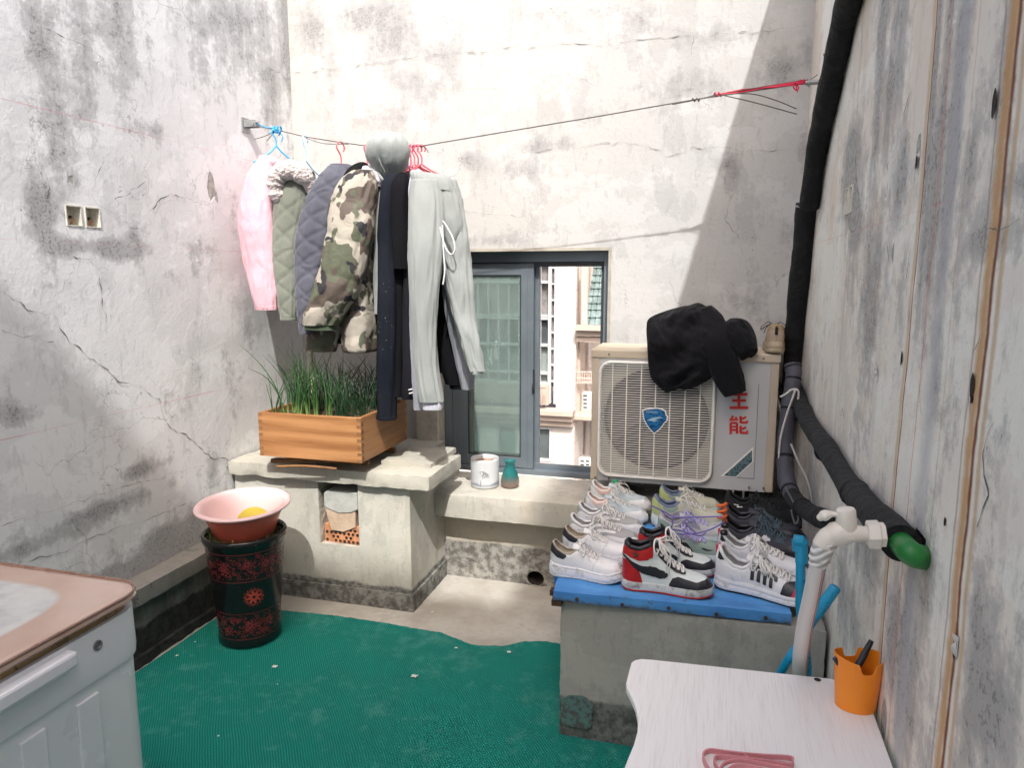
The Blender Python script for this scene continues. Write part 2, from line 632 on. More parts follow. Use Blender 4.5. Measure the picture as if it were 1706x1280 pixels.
holes = [h for h in SK]
fc = sheet('plaster_face', 'X', XL, (YF, YB), (0, 3.2), holes, .02, m_left, None, .004, sign=1,
           blobs=[Lp(65, 340, .07, .16, .9), Lp(110, 410, .12, .04, .95), Lp(200, 415, .16, .05, 1.), Lp(225, 410, .05, .09, .8), Lp(120, 300, .06, .05, .6),
                  Lp(400, 60, .35, .25, .6), Lp(330, 40, .2, .3, .5), Lp(200, 20, .12, .3, .5), Lp(90, 180, .07, .35, .6), Lp(110, 250, .05, .2, .5), Lp(60, 60, .05, .3, .5), Lp(300, 460, .15, .03, .45),
                  Lp(330, 450, .05, .05, .6), Lp(250, 215, .12, .04, .4), Lp(20, 690, .12, .05, .5), Lp(150, 860, .3, .04, .75), Lp(80, 900, .3, .04, .7), Lp(230, 785, .12, .03, .8),
                  (2.2, .37, 2.0, .055, 1.35), (2.5, .42, .35, .07, 1.2), (2.9, .42, .2, .12, .5), Lp(355, 780, .05, .1, .7), Lp(430, 470, .08, .2, .3), Lp(395, 650, .1, .2, .25), Lp(480, 60, .12, .35, .8), Lp(450, 140, .12, .2, .6), Lp(370, 50, .14, .25, .7), Lp(140, 100, .06, .3, .6), Lp(60, 330, .05, .14, .9), Lp(330, 420, .1, .05, .6), Lp(420, 560, .08, .12, .5), Lp(440, 400, .05, .3, .5)],
           bare=[Lp(352, 310, .035, .10, .75), Lp(362, 330, .02, .06, .6), Lp(118, 300, .05, .06, .52), Lp(160, 372, .05, .05, .6), Lp(140, 420, .09, .02, .5), Lp(95, 415, .02, .03, .5)])
under(fc, lw)
mb = MB()
mb.box(XL - .24, XL - .06, YF, YB + .2, -.02, 3.2, m_left)
mb.build('masonry', None, lw)
ribbons('crack', [[(0, 485), (30, 505), (48, 518), (85, 521), (95, 540), (118, 570), (150, 598), (175, 615), (195, 638), (230, 640), (262, 667), (275, 705), (320, 735), (350, 765), (375, 763), (398, 785)],
                  [(150, 328), (168, 345), (190, 358), (215, 378), (250, 390)], [(78, 290), (79, 330), (40, 328)], [(120, 425), (135, 432), (160, 428)],
                  [(248, 355), (262, 335), (280, 322), (300, 328), (345, 343)], [(75, 50), (150, 80), (170, 95), (160, 110)], [(150, 330), (158, 300), (175, 260)],
                  [(340, 281), (353, 300), (362, 322), (361, 340)], [(190, 335), (230, 310), (240, 300)], [(165, 460), (170, 500), (178, 560)]],
        'X', XL, .0023, m_crack, lw, 1)
ribbons('plaster_joint', [[(0, 876), (70, 855), (200, 812), (270, 795), (340, 774)], [(0, 948), (90, 925), (180, 885), (240, 868), (320, 836)], [(265, 10), (330, 40), (400, 80), (480, 132)], [(0, 550), (40, 562), (90, 570)]],
        'X', XL, .0016, m_mould, lw, 1)
m_box = plain('socket_plastic', (.62, .60, .52), .6, .15, 30)
m_blk = plain('black_rubber', (.02, .02, .02), .6)
m_or = plain('orange_dirt', (.55, .22, .09), .8)


def socket_box(parent, ax, X, h, sgn):
    o = MB()
    y0, y1, z0, z1 = h
    d = .045
    xa, xb = (X - sgn * d, X + sgn * .003)
    tt = .004
    lo, hi = min(xa, xb), max(xa, xb)
    o.box(lo - .004, lo, y0, y1, z0, z1) if sgn > 0 else o.box(hi, hi + .004, y0, y1, z0, z1)
    o.box(lo, hi, y0, y0 + tt, z0, z1)
    o.box(lo, hi, y1 - tt, y1, z0, z1)
    o.box(lo, hi, y0 + tt, y1 - tt, z0, z0 + tt)
    o.box(lo, hi, y0 + tt, y1 - tt, z1 - tt, z1)
    b = o.build('socket_box', m_box, parent)
    o = MB()
    xx = xa + sgn * .003
    for (cy, cz, r) in ((y0 + .018, z0 + .05, .008), (y0 + .018, z0 + .015, .007), (y0 + .034, z0 + .026, .0045), (y1 - .012, z0 + .035, .006)):
        o.lathe([(0, 0), (r, 0), (r, .003), (0, .003)], (0, 0, 0), 12)
        for k in range(len(o.v) - 48, len(o.v)):
            vx, vy, vz = o.v[k]
            o.v[k] = (xx + sgn * vz, cy + vx, cz + vy)
    k = o.build('knockout_hole', m_blk, b)
    o = MB()
    o.tube([(xx + sgn * .01, y1 - .015, z0 + .03), (xx + sgn * .02, y1 - .02, z0 + .02), (xx + sgn * .004, y1 - .018, z0 + .008)], .003, 6)
    o.build('wire_end', m_or, b)


for h in SK:
    socket_box(lw, 'X', XL, h, 1)

# --- back wall, with the window opening
WX0, WX1, WZ0, WZ1 = -1.395, -0.497, .30, 1.675
bw = thing('plaster_wall', 'sunlit white back wall with the window opening and thin cracks', 'wall', (-1, YB, 0))
fc = sheet('plaster_face', 'Y', YB, (XL, XR), (0, 3.2), [(WX0, WX1, WZ0, WZ1)], .022, m_back, None, .0035, sign=-1,
           blobs=[Bp(650, 60, .22, .16, .75), Bp(740, 90, .14, .13, .7), Bp(700, 130, .2, .08, .5), Bp(560, 80, .1, .2, .4), Bp(900, 245, .14, .06, .55), Bp(790, 265, .12, .06, .6), Bp(870, 280, .2, .08, .5), Bp(1170, 140, .14, .08, .6),
                  Bp(900, 385, .22, .04, .5), Bp(940, 240, .05, .05, .75), Bp(720, 150, .15, .1, .45), Bp(1060, 40, .2, .1, .4), Bp(1340, 250, .04, .15, .7), Bp(1345, 90, .05, .1, .7),
                  Bp(1220, 280, .05, .1, .6), Bp(500, 400, .1, .6, .25), Bp(1250, 480, .1, .2, .35), Bp(640, 200, .2, .1, .45), Bp(620, 30, .3, .12, .8), Bp(520, 40, .1, .15, .7), Bp(1000, 200, .2, .1, .4), Bp(1300, 120, .1, .1, .7), Bp(850, 400, .3, .03, .5), Bp(1320, 380, .08, .25, .5), Bp(960, 20, .3, .06, .5), Bp(1180, 60, .2, .08, .6)],
           bare=[Bp(790, 266, .03, .03, .42)])
under(fc, bw)
mb = MB()
Yw = YB + .24
ya = YB + .02
mb.box(XL - .2, WX0 - .006, ya, Yw, 0, 3.2, m_back)
mb.box(WX1 + .006, XR + .2, ya, Yw, 0, 3.2, m_back)
mb.box(WX0 - .006, WX1 + .006, ya, Yw, WZ1 + .006, 3.2, m_back)
mb.box(WX0 - .006, WX1 + .006, ya, Yw, 0, WZ0 - .006, m_back)
mb.build('masonry', None, bw)
mb = MB()
jt = .0155
mb.box(WX0 - jt, WX0, YB - .002, Yw - .01, WZ0, WZ1)
mb.box(WX1, WX1 + jt, YB - .002, Yw - .01, WZ0, WZ1)
mb.box(WX0 - jt, WX1 + jt, YB - .003, Yw - .01, WZ1, WZ1 + jt)
mb.build('window_reveal', plain('reveal_plaster', (.36, .34, .29), .9, .2, 9, .4, .006, 30), bw)
ribbons('crack', [[(490, 121), (560, 114), (640, 103), (700, 94), (790, 88), (850, 80), (950, 74), (1000, 76), (1060, 66), (1150, 60), (1260, 54), (1345, 45)],
                  [(850, 255), (905, 250), (960, 245), (1010, 240), (1045, 238), (1090, 246), (1108, 258), (1125, 258), (1150, 248), (1210, 245), (1260, 253), (1340, 250)],
                  [(1215, 262), (1208, 295), (1215, 330), (1208, 365), (1225, 385), (1240, 420)], [(700, 350), (760, 352), (830, 358), (880, 360)], [(780, 148), (850, 147)], [(960, 258), (960, 288)],
                  [(1060, 590), (1120, 560), (1200, 520), (1240, 505), (1290, 508)], [(684, 240), (690, 300), (690, 330)], [(1155, 55), (1152, 90)]],
        'Y', YB, .0018, m_mould, bw, -1)

# --- right wall, pipe hole and a broken double socket
h2 = [(2.315, 2.365, 1.735, 1.815), (2.385, 2.435, 1.735, 1.815)]
rw = thing('plaster_wall', 'shaded right wall with rust streaks and a hole for the green pipe', 'wall', (XR, 1.2, 0))
gz = on(1533, 926, 'X', XR)
fc = sheet('plaster_face', 'X', XR, (YF, YB), (0, 3.5), h2 + [(gz.y - .026, gz.y + .040, gz.z - .018, gz.z + .040)], .015, m_right, None, .0045, sign=-1,
           blobs=[Rp(1415, 290, .14, .14, 1.3), Rp(1425, 380, .08, .08, 1.1), Rp(1500, 60, .08, .25, .7), Rp(1480, 180, .04, .2, .6), Rp(1560, 280, .05, .15, .85), Rp(1570, 200, .03, .3, .6), Rp(1610, 340, .05, .12, .55), Rp(1540, 400, .02, .25, .7),
                  Rp(1500, 300, .05, .15, .5), Rp(1600, 100, .05, .3, .4), Rp(1700, 300, .08, .04, .5), Rp(1490, 1060, .05, .12, .8), Rp(1540, 1000, .05, .15, .6), Rp(1520, 1150, .03, .2, .7), Rp(1410, 1000, .2, .1, .6), Rp(1350, 820, .3, .2, .5),
                  Rp(1450, 700, .03, .2, .35), Rp(1650, 1200, .06, .1, .7), (2.0, .15, 2, .2, 1), Rp(1560, 620, .03, .1, .5), Rp(1470, 60, .06, .3, .9), Rp(1560, 100, .02, .35, .9), Rp(1585, 260, .04, .2, .95), Rp(1560, 330, .03, .2, .9), Rp(1500, 500, .04, .12, .5), Rp(1640, 400, .12, .03, .7), Rp(1450, 520, .1, .2, .45), Rp(1440, 900, .2, .12, .6), Rp(1510, 1090, .03, .2, .9), Rp(1630, 1150, .05, .15, .7), Rp(1680, 90, .04, .2, .5)],
           bare=[Rp(1418, 265, .09, .09, 1.1), Rp(1422, 350, .10, .07, 1.1), Rp(1418, 310, .12, .07, .9), Rp(1530, 250, .022, .045, .8), Rp(1495, 310, .045, .06, .5), Rp(1487, 420, .015, .045, .75), Rp(1660, 165, .008, .03, .7), Rp(1625, 640, .008, .025, .7), Rp(1595, 1080, .012, .03, .8), Rp(1505, 595, .006, .015, .7),
                 Rp(1475, 1200, .03, .06, .8)])
under(fc, rw)
mb = MB()
mb.box(XR + .03, XR + .2, YF, YB, -.02, 3.5, m_right)
mb.build('masonry', None, rw)
ribbons('crack', [[(1522, 150), (1508, 190), (1500, 235), (1490, 262), (1481, 272), (1480, 310), (1477, 350)], [(1487, 385), (1481, 410), (1484, 450)], [(1619, 389), (1650, 384), (1706, 374)], [(1440, 420), (1430, 460), (1440, 500)],
                  [(1370, 495), (1367, 515)], [(1462, 600), (1466, 625), (1463, 640)], [(1404, 680), (1408, 700)], [(1562, 80), (1568, 100), (1560, 120)], [(1545, 570), (1550, 590), (1535, 640), (1540, 700)], [(1600, 430), (1588, 470), (1592, 520), (1580, 560)], [(1660, 700), (1640, 760), (1648, 820), (1630, 880)], [(1560, 800), (1550, 850), (1556, 900)], [(1430, 200), (1426, 260), (1432, 330)], [(1520, 420), (1512, 470), (1516, 540)],
                  [(1640, 560), (1622, 600), (1618, 650), (1622, 700)], [(1500, 20), (1492, 60), (1495, 110)], [(1440, 20), (1436, 100)]],
        'X', XR, .0016, m_crack, rw, -1)
for h in h2:
    socket_box(rw, 'X', XR, h, -1)
mb = MB()
for (px, py, r, l) in ((1661, 172, .008, .022), (1624, 643, .008, .02), (1505, 597, .004, .016), (1595, 1080, .007, .02), (1623, 665, .004, .008), (1530, 270, .006, .014), (1578, 870, .004, .008)):
    p = on(px, py, 'X', XR)
    rows = []
    for k in range(3):
        rows.append([Vector((XR - .004 + k * .001, p.y + r * (1 - k * .2) * math.cos(a) * (1 + .4 * nz((a, px, 0), 2)), p.z + l * (1 - k * .2) * math.sin(a))) for a in [j * math.pi / 7 for j in range(14)]])
    mb.grid(rows, closed=True)
    mb.add(rows[2], [tuple(range(14))])
mb.build('bolt_hole', plain('hole_dark', (.035, .03, .025), .9), rw)
# flakes of paint curling off
mb = MB()
for (px, py, a, b_) in ((1597, 1078, .012, .035), (1405, 690, .006, .012), (1463, 620, .006, .02), (1440, 470, .004, .02), (1480, 330, .01, .04), (1535, 255, .005, .015)):
    p = on(px, py, 'X', XR)
    rows = [[Vector((XR - .003 - .006 * (v / 4) ** 2 * abs(math.sin(u)), p.y + a * (v / 4 - .5) + .003 * nz((u, v, px), 1.3), p.z + b_ * (u / 5 - .5))) for v in range(5)] for u in range(6)]
    mb.grid(rows)
mb.build('paint_flake', plain('flake', (.55, .53, .5), .9), rw)

# --- unseen block behind the camera, placed and stepped to cast the yard's shade
YT_ = -5.0
fw = thing('shade_block', 'tall plain block standing behind the viewer that shades the near half of the yard', 'building', (1, YT_, -9))
mb = MB()
K1, K2 = 3.705, 5.15
mb.box(-1.7, 2.035, YT_ - 3, YT_, -9, K1 - 1.22 * YT_, m_front)
mb.box(2.035, 3.6, YT_ - 3, YT_, -9, K2 - 1.22 * YT_, m_front)
mb.build('masonry', None, fw)

# --- long low ledge at the foot of the left wall
lg = thing('concrete_ledge', 'low mouldy concrete ledge running along the foot of the left wall', 'ledge', (XL, 1.2, 0))
mb = MB()
rough_box(mb, XL - .01, -2.115, YF + .02, 2.868, .265, .335, .025, .004, .010, 3)
mb.build('ledge_top', m_ledge, lg, ang=28)
mb = MB()
rough_box(mb, XL - .01, -2.150, YF + .02, 2.868, 0, .262, .03, .004, .008, 5)
mb.build('ledge_face', m_ledgeface, lg, smooth=True)
mb = MB()
rough_box(mb, XL - .005, -2.13, YF + .02, 2.868, 0, .05, .03, .01, .018, 8)
mb.build('mortar_fillet', m_ledgeface, lg, smooth=True)

# --- masonry pier with niche and slab
BX1, BY0 = -1.287, 2.87
NX0, NX1, NZ0, NZ1 = -1.755, -1.548, .285, .592
pr_ = thing('masonry_pier', 'cream plastered corner pier carrying a slab, with a square niche in its front', 'pier', (-1.7, 3.1, 0))
fc = sheet('front_face', 'Y', BY0, (XL + .012, BX1), (0, .6), [(NX0, NX1, NZ0, NZ1)], .02, m_block, None, .004, sign=-1, blobs=[(-2.1, .5, .15, .3, .3)])
under(fc, pr_)
fc = sheet('side_face', 'X', BX1, (BY0, YB - .005), (0, .6), [], .02, m_block, None, .004, sign=1, blobs=[(3.0, .45, .1, .1, .4), (3.25, .3, .05, .3, .35)])
under(fc, pr_)
mb = MB()
mb.box(NX0 - .012, NX0, BY0 + .001, BY0 + .26, NZ0, NZ1)
mb.box(NX1, NX1 + .012, BY0 + .001, BY0 + .26, NZ0, NZ1)
mb.box(NX0 - .012, NX1 + .012, BY0 + .001, BY0 + .26, NZ0 - .012, NZ0)
mb.box(NX0 - .012, NX1 + .012, BY0 + .26, BY0 + .27, NZ0, NZ1)
mb.build('niche', plain('niche_plaster', (.46, .42, .36), .95, .3, 14, .8, .01, 30), pr_)
mb = MB()
rough_box(mb, XL + .012, BX1 + .012, BY0 - .010, BY0 + .004, -.01, .082, .012, .006, .006, 21)
rough_box(mb, BX1 - .004, BX1 + .012, BY0 - .01, YB - .4 + .16, -.01, .085, .012, .006, .006, 23)
mb.build('base_render', m_block, pr_, ang=28)
mb = MB()
rough_box(mb, XL + .01, -1.172, 2.83, 3.245, .600, .668, .014, .0045, .012, 31)
rough_box(mb, XL + .01, -1.37, 3.24, 3.535, .600, .664, .02, .003, .005, 33)
mb.build('slab', m_slab, pr_, ang=28)
mb = MB()
rough_box(mb, -1.47, -1.215, 2.96, 3.30, .662, .690, .014, .004, .010, 35)
mb.build('mortar_layer', m_slab, pr_, ang=28)
mb = MB()
rough_box(mb, -1.52, WX0 - .004, 3.50, 3.537, .66, 1.70, .03, .003, .005, 37)
mb.build('plaster_patch', plaster('patch', (.50, .47, .40), amt=.05, warm=(.4, .3, .2), warmth=.5, crack=0), bw, smooth=True)

# --- recess wall under the window and the sill
rc = thing('masonry_plinth', 'cream wall under the window sill with a drain hole and a mouldy base', 'plinth', (-.5, 3.3, 0))
fc = sheet('front_face', 'Y', 3.30, (BX1, XR), (0, .36), [(-.845, -.755, .0, .075)], .015, m_recess, None, .005, sign=-1, blobs=[(-1.2, .05, .1, .1, .6), (-.8, .1, .15, .08, .6)], bare=[(-1.17, .09, .09, .03, .62)])
under(fc, rc)
mb = MB()
n = 22
rows = []
for d, s in ((-.002, 1.0), (.02, .95), (.12, .9), (.12, .0)):
    rows.append([Vector((-.8 + s * .043 * math.cos(a) * (1 + .1 * nz((a, 0, 0), 2)), 3.302 + d, .036 + s * .037 * math.sin(a))) for a in [2 * math.pi * j / n for j in range(n)]])
mb.grid(rows, closed=True)
mb.build('drain_hole', plain('drain_dark', (.03, .022, .018), .9), rc, smooth=True)
mb = MB()
mb.box(BX1, XR, 3.44, 3.535, 0, .355)
mb.build('core', m_recess, rc)
# collar of mortar round the drain
mb = MB()
rows = []
for k, (s, d) in enumerate(((1.0, .0), (1.05, -.004), (1.25, -.005), (1.6, .004))):
    rows.append([Vector((-.8 + s * .044 * math.cos(a) * (1 + .25 * k / 3 * nz((a, 1, 0), 2)), 3.3 + d, max(.001, .036 + s * .038 * math.sin(a)))) for a in [2 * math.pi * j / n for j in range(n)]])
mb.grid(rows, closed=True)
mb.build('drain_collar', m_recess, rc, smooth=True)

sl = thing('window_sill', 'thick rough cream sill below the sliding window', 'sill', (-.5, 3.3, .36))
mb = MB()
rough_box(mb, -1.31, XR - .01, 3.17, YB + .045, .362, .484, .014, .0045, .011, 41)
mb.build('sill_slab', m_sill, sl, ang=28)

sh = thing('concrete_shelf', 'flaking grey concrete strip lying on the sill under the air conditioner', 'shelf', (-.1, 3.2, .48))
mb = MB()
rough_box(mb, -.525, XR - .012, 3.085, 3.44, .486, .548, .016, .004, .010, 45)
t = NT('flaking_paint')
f = t.step(t.noise(19, 5, .6, vec=t.mapping((1, 1, 2))), .60, .63)
c = t.mix(f, t.mix(t.noise(30, 5), (.20, .195, .17), (.29, .28, .25)), (.42, .41, .38))
mb.build('strip', t.out(c, .9, t.bump(f, .4, .004)), sh, smooth=True)

# --- green mat
mb = MB()
edge_px = [(195, 1130), (260, 1085), (340, 1035), (400, 1016), (462, 1018), (520, 1024), (600, 1034), (660, 1043), (700, 1050), (735, 1056), (760, 1066), (785, 1076), (800, 1078), (840, 1079), (870, 1072), (900, 1071), (935, 1076), (980, 1077)]
ep = [on(a, b, 'Z', .006) for a, b in edge_px]
xs = np.linspace(-2.118, XR - .01, 190)
ex = [p.x for p in ep] + [XR]
ey = [p.y for p in ep] + [2.75]
ex[0] = -2.3
rows = []
for x in xs:
    yt = float(np.interp(x, ex, ey)) + .006 * nz((x, 0, 0), 30) + .004 * nz((x, 0, 0), 90)
    rows.append([Vector((x, YF + .02 + (yt - YF - .02) * (k / 150), .007 + .0035 * (nz((x, yt * k / 150, 0), 2.2) + .6 * nz((x, yt * k / 150, 2), 6)) + (.004 if k == 150 else 0))) for k in range(151)])
nr = len(rows)
mb.grid(rows)
low = [[p.copy() for p in r] for r in rows]
skirt = [[r[-1], Vector((r[-1].x, r[-1].y + .003, .0))] for r in rows]
mb.grid(skirt)
t = NT('green_mesh_mat')
P2 = t.vadd(t.P, t.noise(3.0, 3, .5, col=True), .035)
w1 = t.wave(38, vec=t.mapping((1, 1, 1), (0, 0, R(38)), vec=P2), axis='X')
w2 = t.wave(38, vec=t.mapping((1, 1, 1), (0, 0, R(-38)), vec=P2), axis='X')
cell = t.math('MULTIPLY', w1, w2)
hole = t.step(cell, .25, .6)
big = t.noise(2.4, 5, .6)
dust = t.step(t.math('MULTIPLY_ADD', t.noise(13, 6, .75), .5, t.math('MULTIPLY', big, .5)), .50, .62, 0, .32)
c = t.mix(hole, (.003, .16, .13), (.010, .38, .30))
c = t.mix(t.step(big, .35, .65, 0, .5), c, t.mix(hole, (.003, .12, .10), (.008, .28, .23)))
c = t.mix(dust, c, (.14, .42, .35))
mat_o = mb.build('floor_mat', t.out(c, .75, t.bump(cell, 1.0, .004), Specular_IOR_Level=.25), None, smooth=True)
tag(mat_o, 'large green woven plastic mat covering the floor, its far edge ragged', 'mat')
mb = MB()
for (px, py, s) in ((458, 1111, .012), (848, 1087, .010), (295, 1093, .007), (690, 1127, .014), (325, 1070, .004), (462, 1141, .004), (364, 1227, .005), (760, 1080, .008), (720, 1020, .006), (452, 985, .005), (423, 980, .006)):
    p = on(px, py, 'Z', .014 if py > 1040 else .003)
    rows = [[Vector((p.x + s * (u - 1.5) * .5 * (1 + .6 * nz((u, v, px), .9)), p.y + s * (v - 1.5) * .45 + .3 * s * nz((v, u, py), .9), p.z + .003 * abs(nz((u, v, px), .7)))) for v in range(4)] for u in range(4)]
    mb.grid(rows)
tag(mb.build('plaster_crumbs', plain('crumb', (.6, .6, .57), .9)), 'tiny white flakes of plaster scattered over the mat and floor', 'debris', None, 'stuff')

# ================================================================== window
m_alu = plain('window_aluminium', (.17, .205, .235), .42, .07, 6, .1, .001, 90, Metallic=.35)
m_aludark = plain('window_aluminium_dark', (.035, .04, .045), .5, .1, 6, .1)
t = NT('window_glass')
g = t.n('ShaderNodeBsdfGlossy'); g.inputs['Roughness'].default_value = .03
tr = t.n('ShaderNodeBsdfTransparent'); tr.inputs[0].default_value = (.74, .83, .81, 1)
df = t.n('ShaderNodeBsdfDiffuse'); df.inputs[0].default_value = (.42, .52, .50, 1)
mx = t.n('ShaderNodeMixShader'); fr = t.n('ShaderNodeFresnel'); fr.inputs[0].default_value = 1.4
t.t.links.new(fr.outputs[0], mx.inputs[0]); t.t.links.new(tr.outputs[0], mx.inputs[1]); t.t.links.new(g.outputs[0], mx.inputs[2])
mx2 = t.n('ShaderNodeMixShader')
dustf = t.math('ADD', t.step(t.noise(5, 6, .7, vec=t.mapping((1, 1, .3))), .3, .8, .20, .38), t.step(t.noise(140, 3, .7), .66, .72, 0, .35))
t.put(mx2, 0, dustf); t.t.links.new(mx.outputs[0], mx2.inputs[1]); t.t.links.new(df.outputs[0], mx2.inputs[2])
t.t.links.new(mx2.outputs[0], t.t.nodes['Material Output'].inputs[0])
m_glass = t.mat

wd = thing('sliding_window', 'grey aluminium sliding window, left half glazed and right half slid open', 'window', (-.95, 3.63, .484))
fy0, fy1 = 3.60, 3.70
z0, z1 = .486, 1.674
mb = MB()
mb.box(WX0 + .002, WX0 + .045, fy0, fy1, z0, z1)
mb.box(WX1 - .03, WX1 - .002, fy0, fy1, z0, z1)
mb.box(WX0 + .045, WX1 - .03, fy0, fy1, 1.622, z1)
mb.box(WX0 + .045, WX1 - .03, fy0, fy1, z0, .515)
mb.box(WX0 + .045, WX1 - .03, fy0 + .045, fy0 + .052, .515, .545)
mb.build('frame', m_alu, wd, bevel=.002)
mb = MB()
mb.box(WX0 + .045, WX1 - .03, fy0 + .012, fy0 + .018, 1.598, 1.622)
mb.box(WX1 - .045, WX1 - .03, fy0 + .02, fy0 + .09, .515, 1.60)
mb.build('brush_seal', m_aludark, wd)


def sash(x0, x1, y0, y1, rails, glassmat):
    mb = MB()
    l, r = rails
    mb.box(x0, x0 + l, y0, y1, .518, 1.615)
    mb.box(x1 - r, x1, y0, y1, .518, 1.615)
    mb.box(x0 + l, x1 - r, y0 + .002, y1 - .002, 1.555, 1.613)
    mb.box(x0 + l, x1 - r, y0 + .002, y1 - .002, .520, .575)
    mb.box(x0 + l * .5, x0 + l * .5 + .004, y0 - .003, y0, .52, 1.61)
    mb.box(x1 - r * .5, x1 - r * .5 + .004, y0 - .003, y0, .52, 1.61)
    s = mb.build('sash', m_alu, wd, bevel=.002)
    g = MB()
    ym = (y0 + y1) / 2
    g.box(x0 + l, x1 - r, ym - .003, ym + .003, .575, 1.555)
    g.build('pane', glassmat, s)
    k = MB()
    e = .008
    for (a, b, c, d) in ((x0 + l, x0 + l + e, .575, 1.555), (x1 - r - e, x1 - r, .575, 1.555), (x0 + l + e, x1 - r - e, .575, .575 + e), (x0 + l + e, x1 - r - e, 1.555 - e, 1.555)):
        k.box(a, b, ym - .01, ym - .0032, c, d)
    k.build('gasket', m_aludark, s)
    return s


s1 = sash(-1.348, -.893, 3.608, 3.642, (.085, .068), m_glass)
s2 = sash(-1.335, -.872, 3.652, 3.686, (.085, .045), m_glass)
mb = MB()
mb.box(-.894, -.884, 3.603, 3.611, .93, 1.06)
mb.box(-.8925, -.8855, 3.594, 3.603, .955, 1.0)
mb.tube([(-.889, 3.594, .985), (-.889, 3.586, .98), (-.889, 3.584, .96)], .005, 8)
mb.build('latch', plain('latch_black', (.03, .03, .035), .35), s1)

# ================================================================== the building across the gap
m_fac = None
t = NT('facade_tile')
x, y, z = t.xyz()
gz_ = t.math('ABSOLUTE', t.math('SUBTRACT', t.math('FRACT', t.math('DIVIDE', z, .42)), .5))
j = t.step(gz_, .465, .485)
gx_ = t.math('ABSOLUTE', t.math('SUBTRACT', t.math('FRACT', t.math('DIVIDE', x, .045)), .5))
gz2 = t.math('ABSOLUTE', t.math('SUBTRACT', t.math('FRACT', t.math('DIVIDE', z, .09)), .5))
fine = t.math('MAXIMUM', t.step(gx_, .40, .48), t.step(gz2, .44, .49))
c = t.mix(t.step(t.noise(.9, 4), .35, .7), (.56, .51, .47), (.48, .435, .40))
c = t.mix(t.math('MULTIPLY', fine, .14), c, (.3, .25, .22))
c = t.mix(t.math('MULTIPLY', j, .45), c, (.28, .22, .19))
m_fac = t.out(c, .8)
m_cor = plain('cornice', (.40, .32, .27), .8, .1, 2)
m_wfr = plain('white_frame', (.42, .42, .42), .5)
m_dkg = plain('dark_glass', (.075, .09, .095), .12, .3, 1)
m_grg = plain('green_glass', (.17, .21, .20), .15, .3, .7)
m_pip = plain('drain_pipe', (.45, .38, .34), .6)
YN = 15.0


def fbox(mb, x0, x1, y0, y1, Y, d0=0.0, d1=.1, mat=None):
    a = on(x0, y0, 'Y', Y)
    b = on(x1, y1, 'Y', Y)
    mb.box(min(a.x, b.x), max(a.x, b.x), Y + d0, Y + d1, min(a.z, b.z), max(a.z, b.z), mat)


bd = thing('apartment_building', 'beige tiled apartment block seen through the open window', 'building', (on(930, 700, 'Y', YN).x, YN, -9))
A = on(928, 445, 'Y', YN)
Bc = on(957, 700, 'Y', YN)
mb = MB()
mb.box(-16, -5.8, YN, YN + 3, -9, 1.0)            # lower storeys wall, left
xa = on(918, 600, 'Y', YN).x
xb = Bc.x
zc = on(900, 685, 'Y', YN).z
wz = [on(900, q, 'Y', YN).z for q in (711, 768)]
wx = [on(q, 740, 'Y', YN).x for q in (870, 893, 919, 780, 803, 828, 862)]
mb = MB()
# lower storey: piers between windows
zb, zt2 = -9, zc
xs_ = [-16, wx[3], wx[4], wx[5], wx[6], wx[1], wx[2], xb]
for i in (0, 2, 4, 6):
    mb.box(xs_[i], xs_[i + 1], YN, YN + 2.5, zb, zt2)
for (a, b_) in ((wx[3], wx[4]), (wx[5], wx[6]), (wx[1], wx[2])):
    mb.box(a, b_, YN, YN + 2.5, wz[0], zt2)
    mb.box(a, b_, YN, YN + 2.5, zb, wz[1])
# upper pier column and far wall above
mb.box(A.x, xb, YN + .02, YN + 2.5, zc, 12)
mb.box(-16, on(776, 500, 'Y', YN).x, YN + .02, YN + 2.5, zc, 12)
# recessed return wall on the right
mb.box(xb + .003, 3, YN + 2.2, YN + 2.6, -9, 12)
mb.build('wall', m_fac, bd)
mb = MB()
fbox(mb, 600, 959, 672, 681, YN, -.35, .0)
fbox(mb, 600, 957, 681, 690, YN, -.25, .0)
fbox(mb, 600, 956, 690, 699, YN, -.15, .0)
fbox(mb, 953, 1030, 690, 703, YN, -.1, 2.1)
mb.build('cornice', m_cor, bd, bevel=.02)
for (a, b_) in ((wx[3], wx[4]), (wx[5], wx[6]), (wx[1], wx[2])):
    f = MB()
    e = .05
    f.box(a, a + e, YN - .02, YN + .1, wz[1], wz[0]); f.box(b_ - e, b_, YN - .02, YN + .1, wz[1], wz[0])
    f.box(a + e, b_ - e, YN - .02, YN + .1, wz[0] - e, wz[0]); f.box(a + e, b_ - e, YN - .02, YN + .1, wz[1], wz[1] + e)
    o = f.build('window', m_wfr, bd)
    f = MB()
    f.box(a + e, b_ - e, YN + .06, YN + .08, wz[1] + e, wz[0] - e)
    f.build('pane', m_dkg if a > wx[0] else m_grg, o)
# upper glazed bay, storey by storey
xl, xr2 = on(776, 500, 'Y', YN).x, A.x
xm = on(916, 500, 'Y', YN).x


def zz(py):
    return on(900, py, 'Y', YN).z


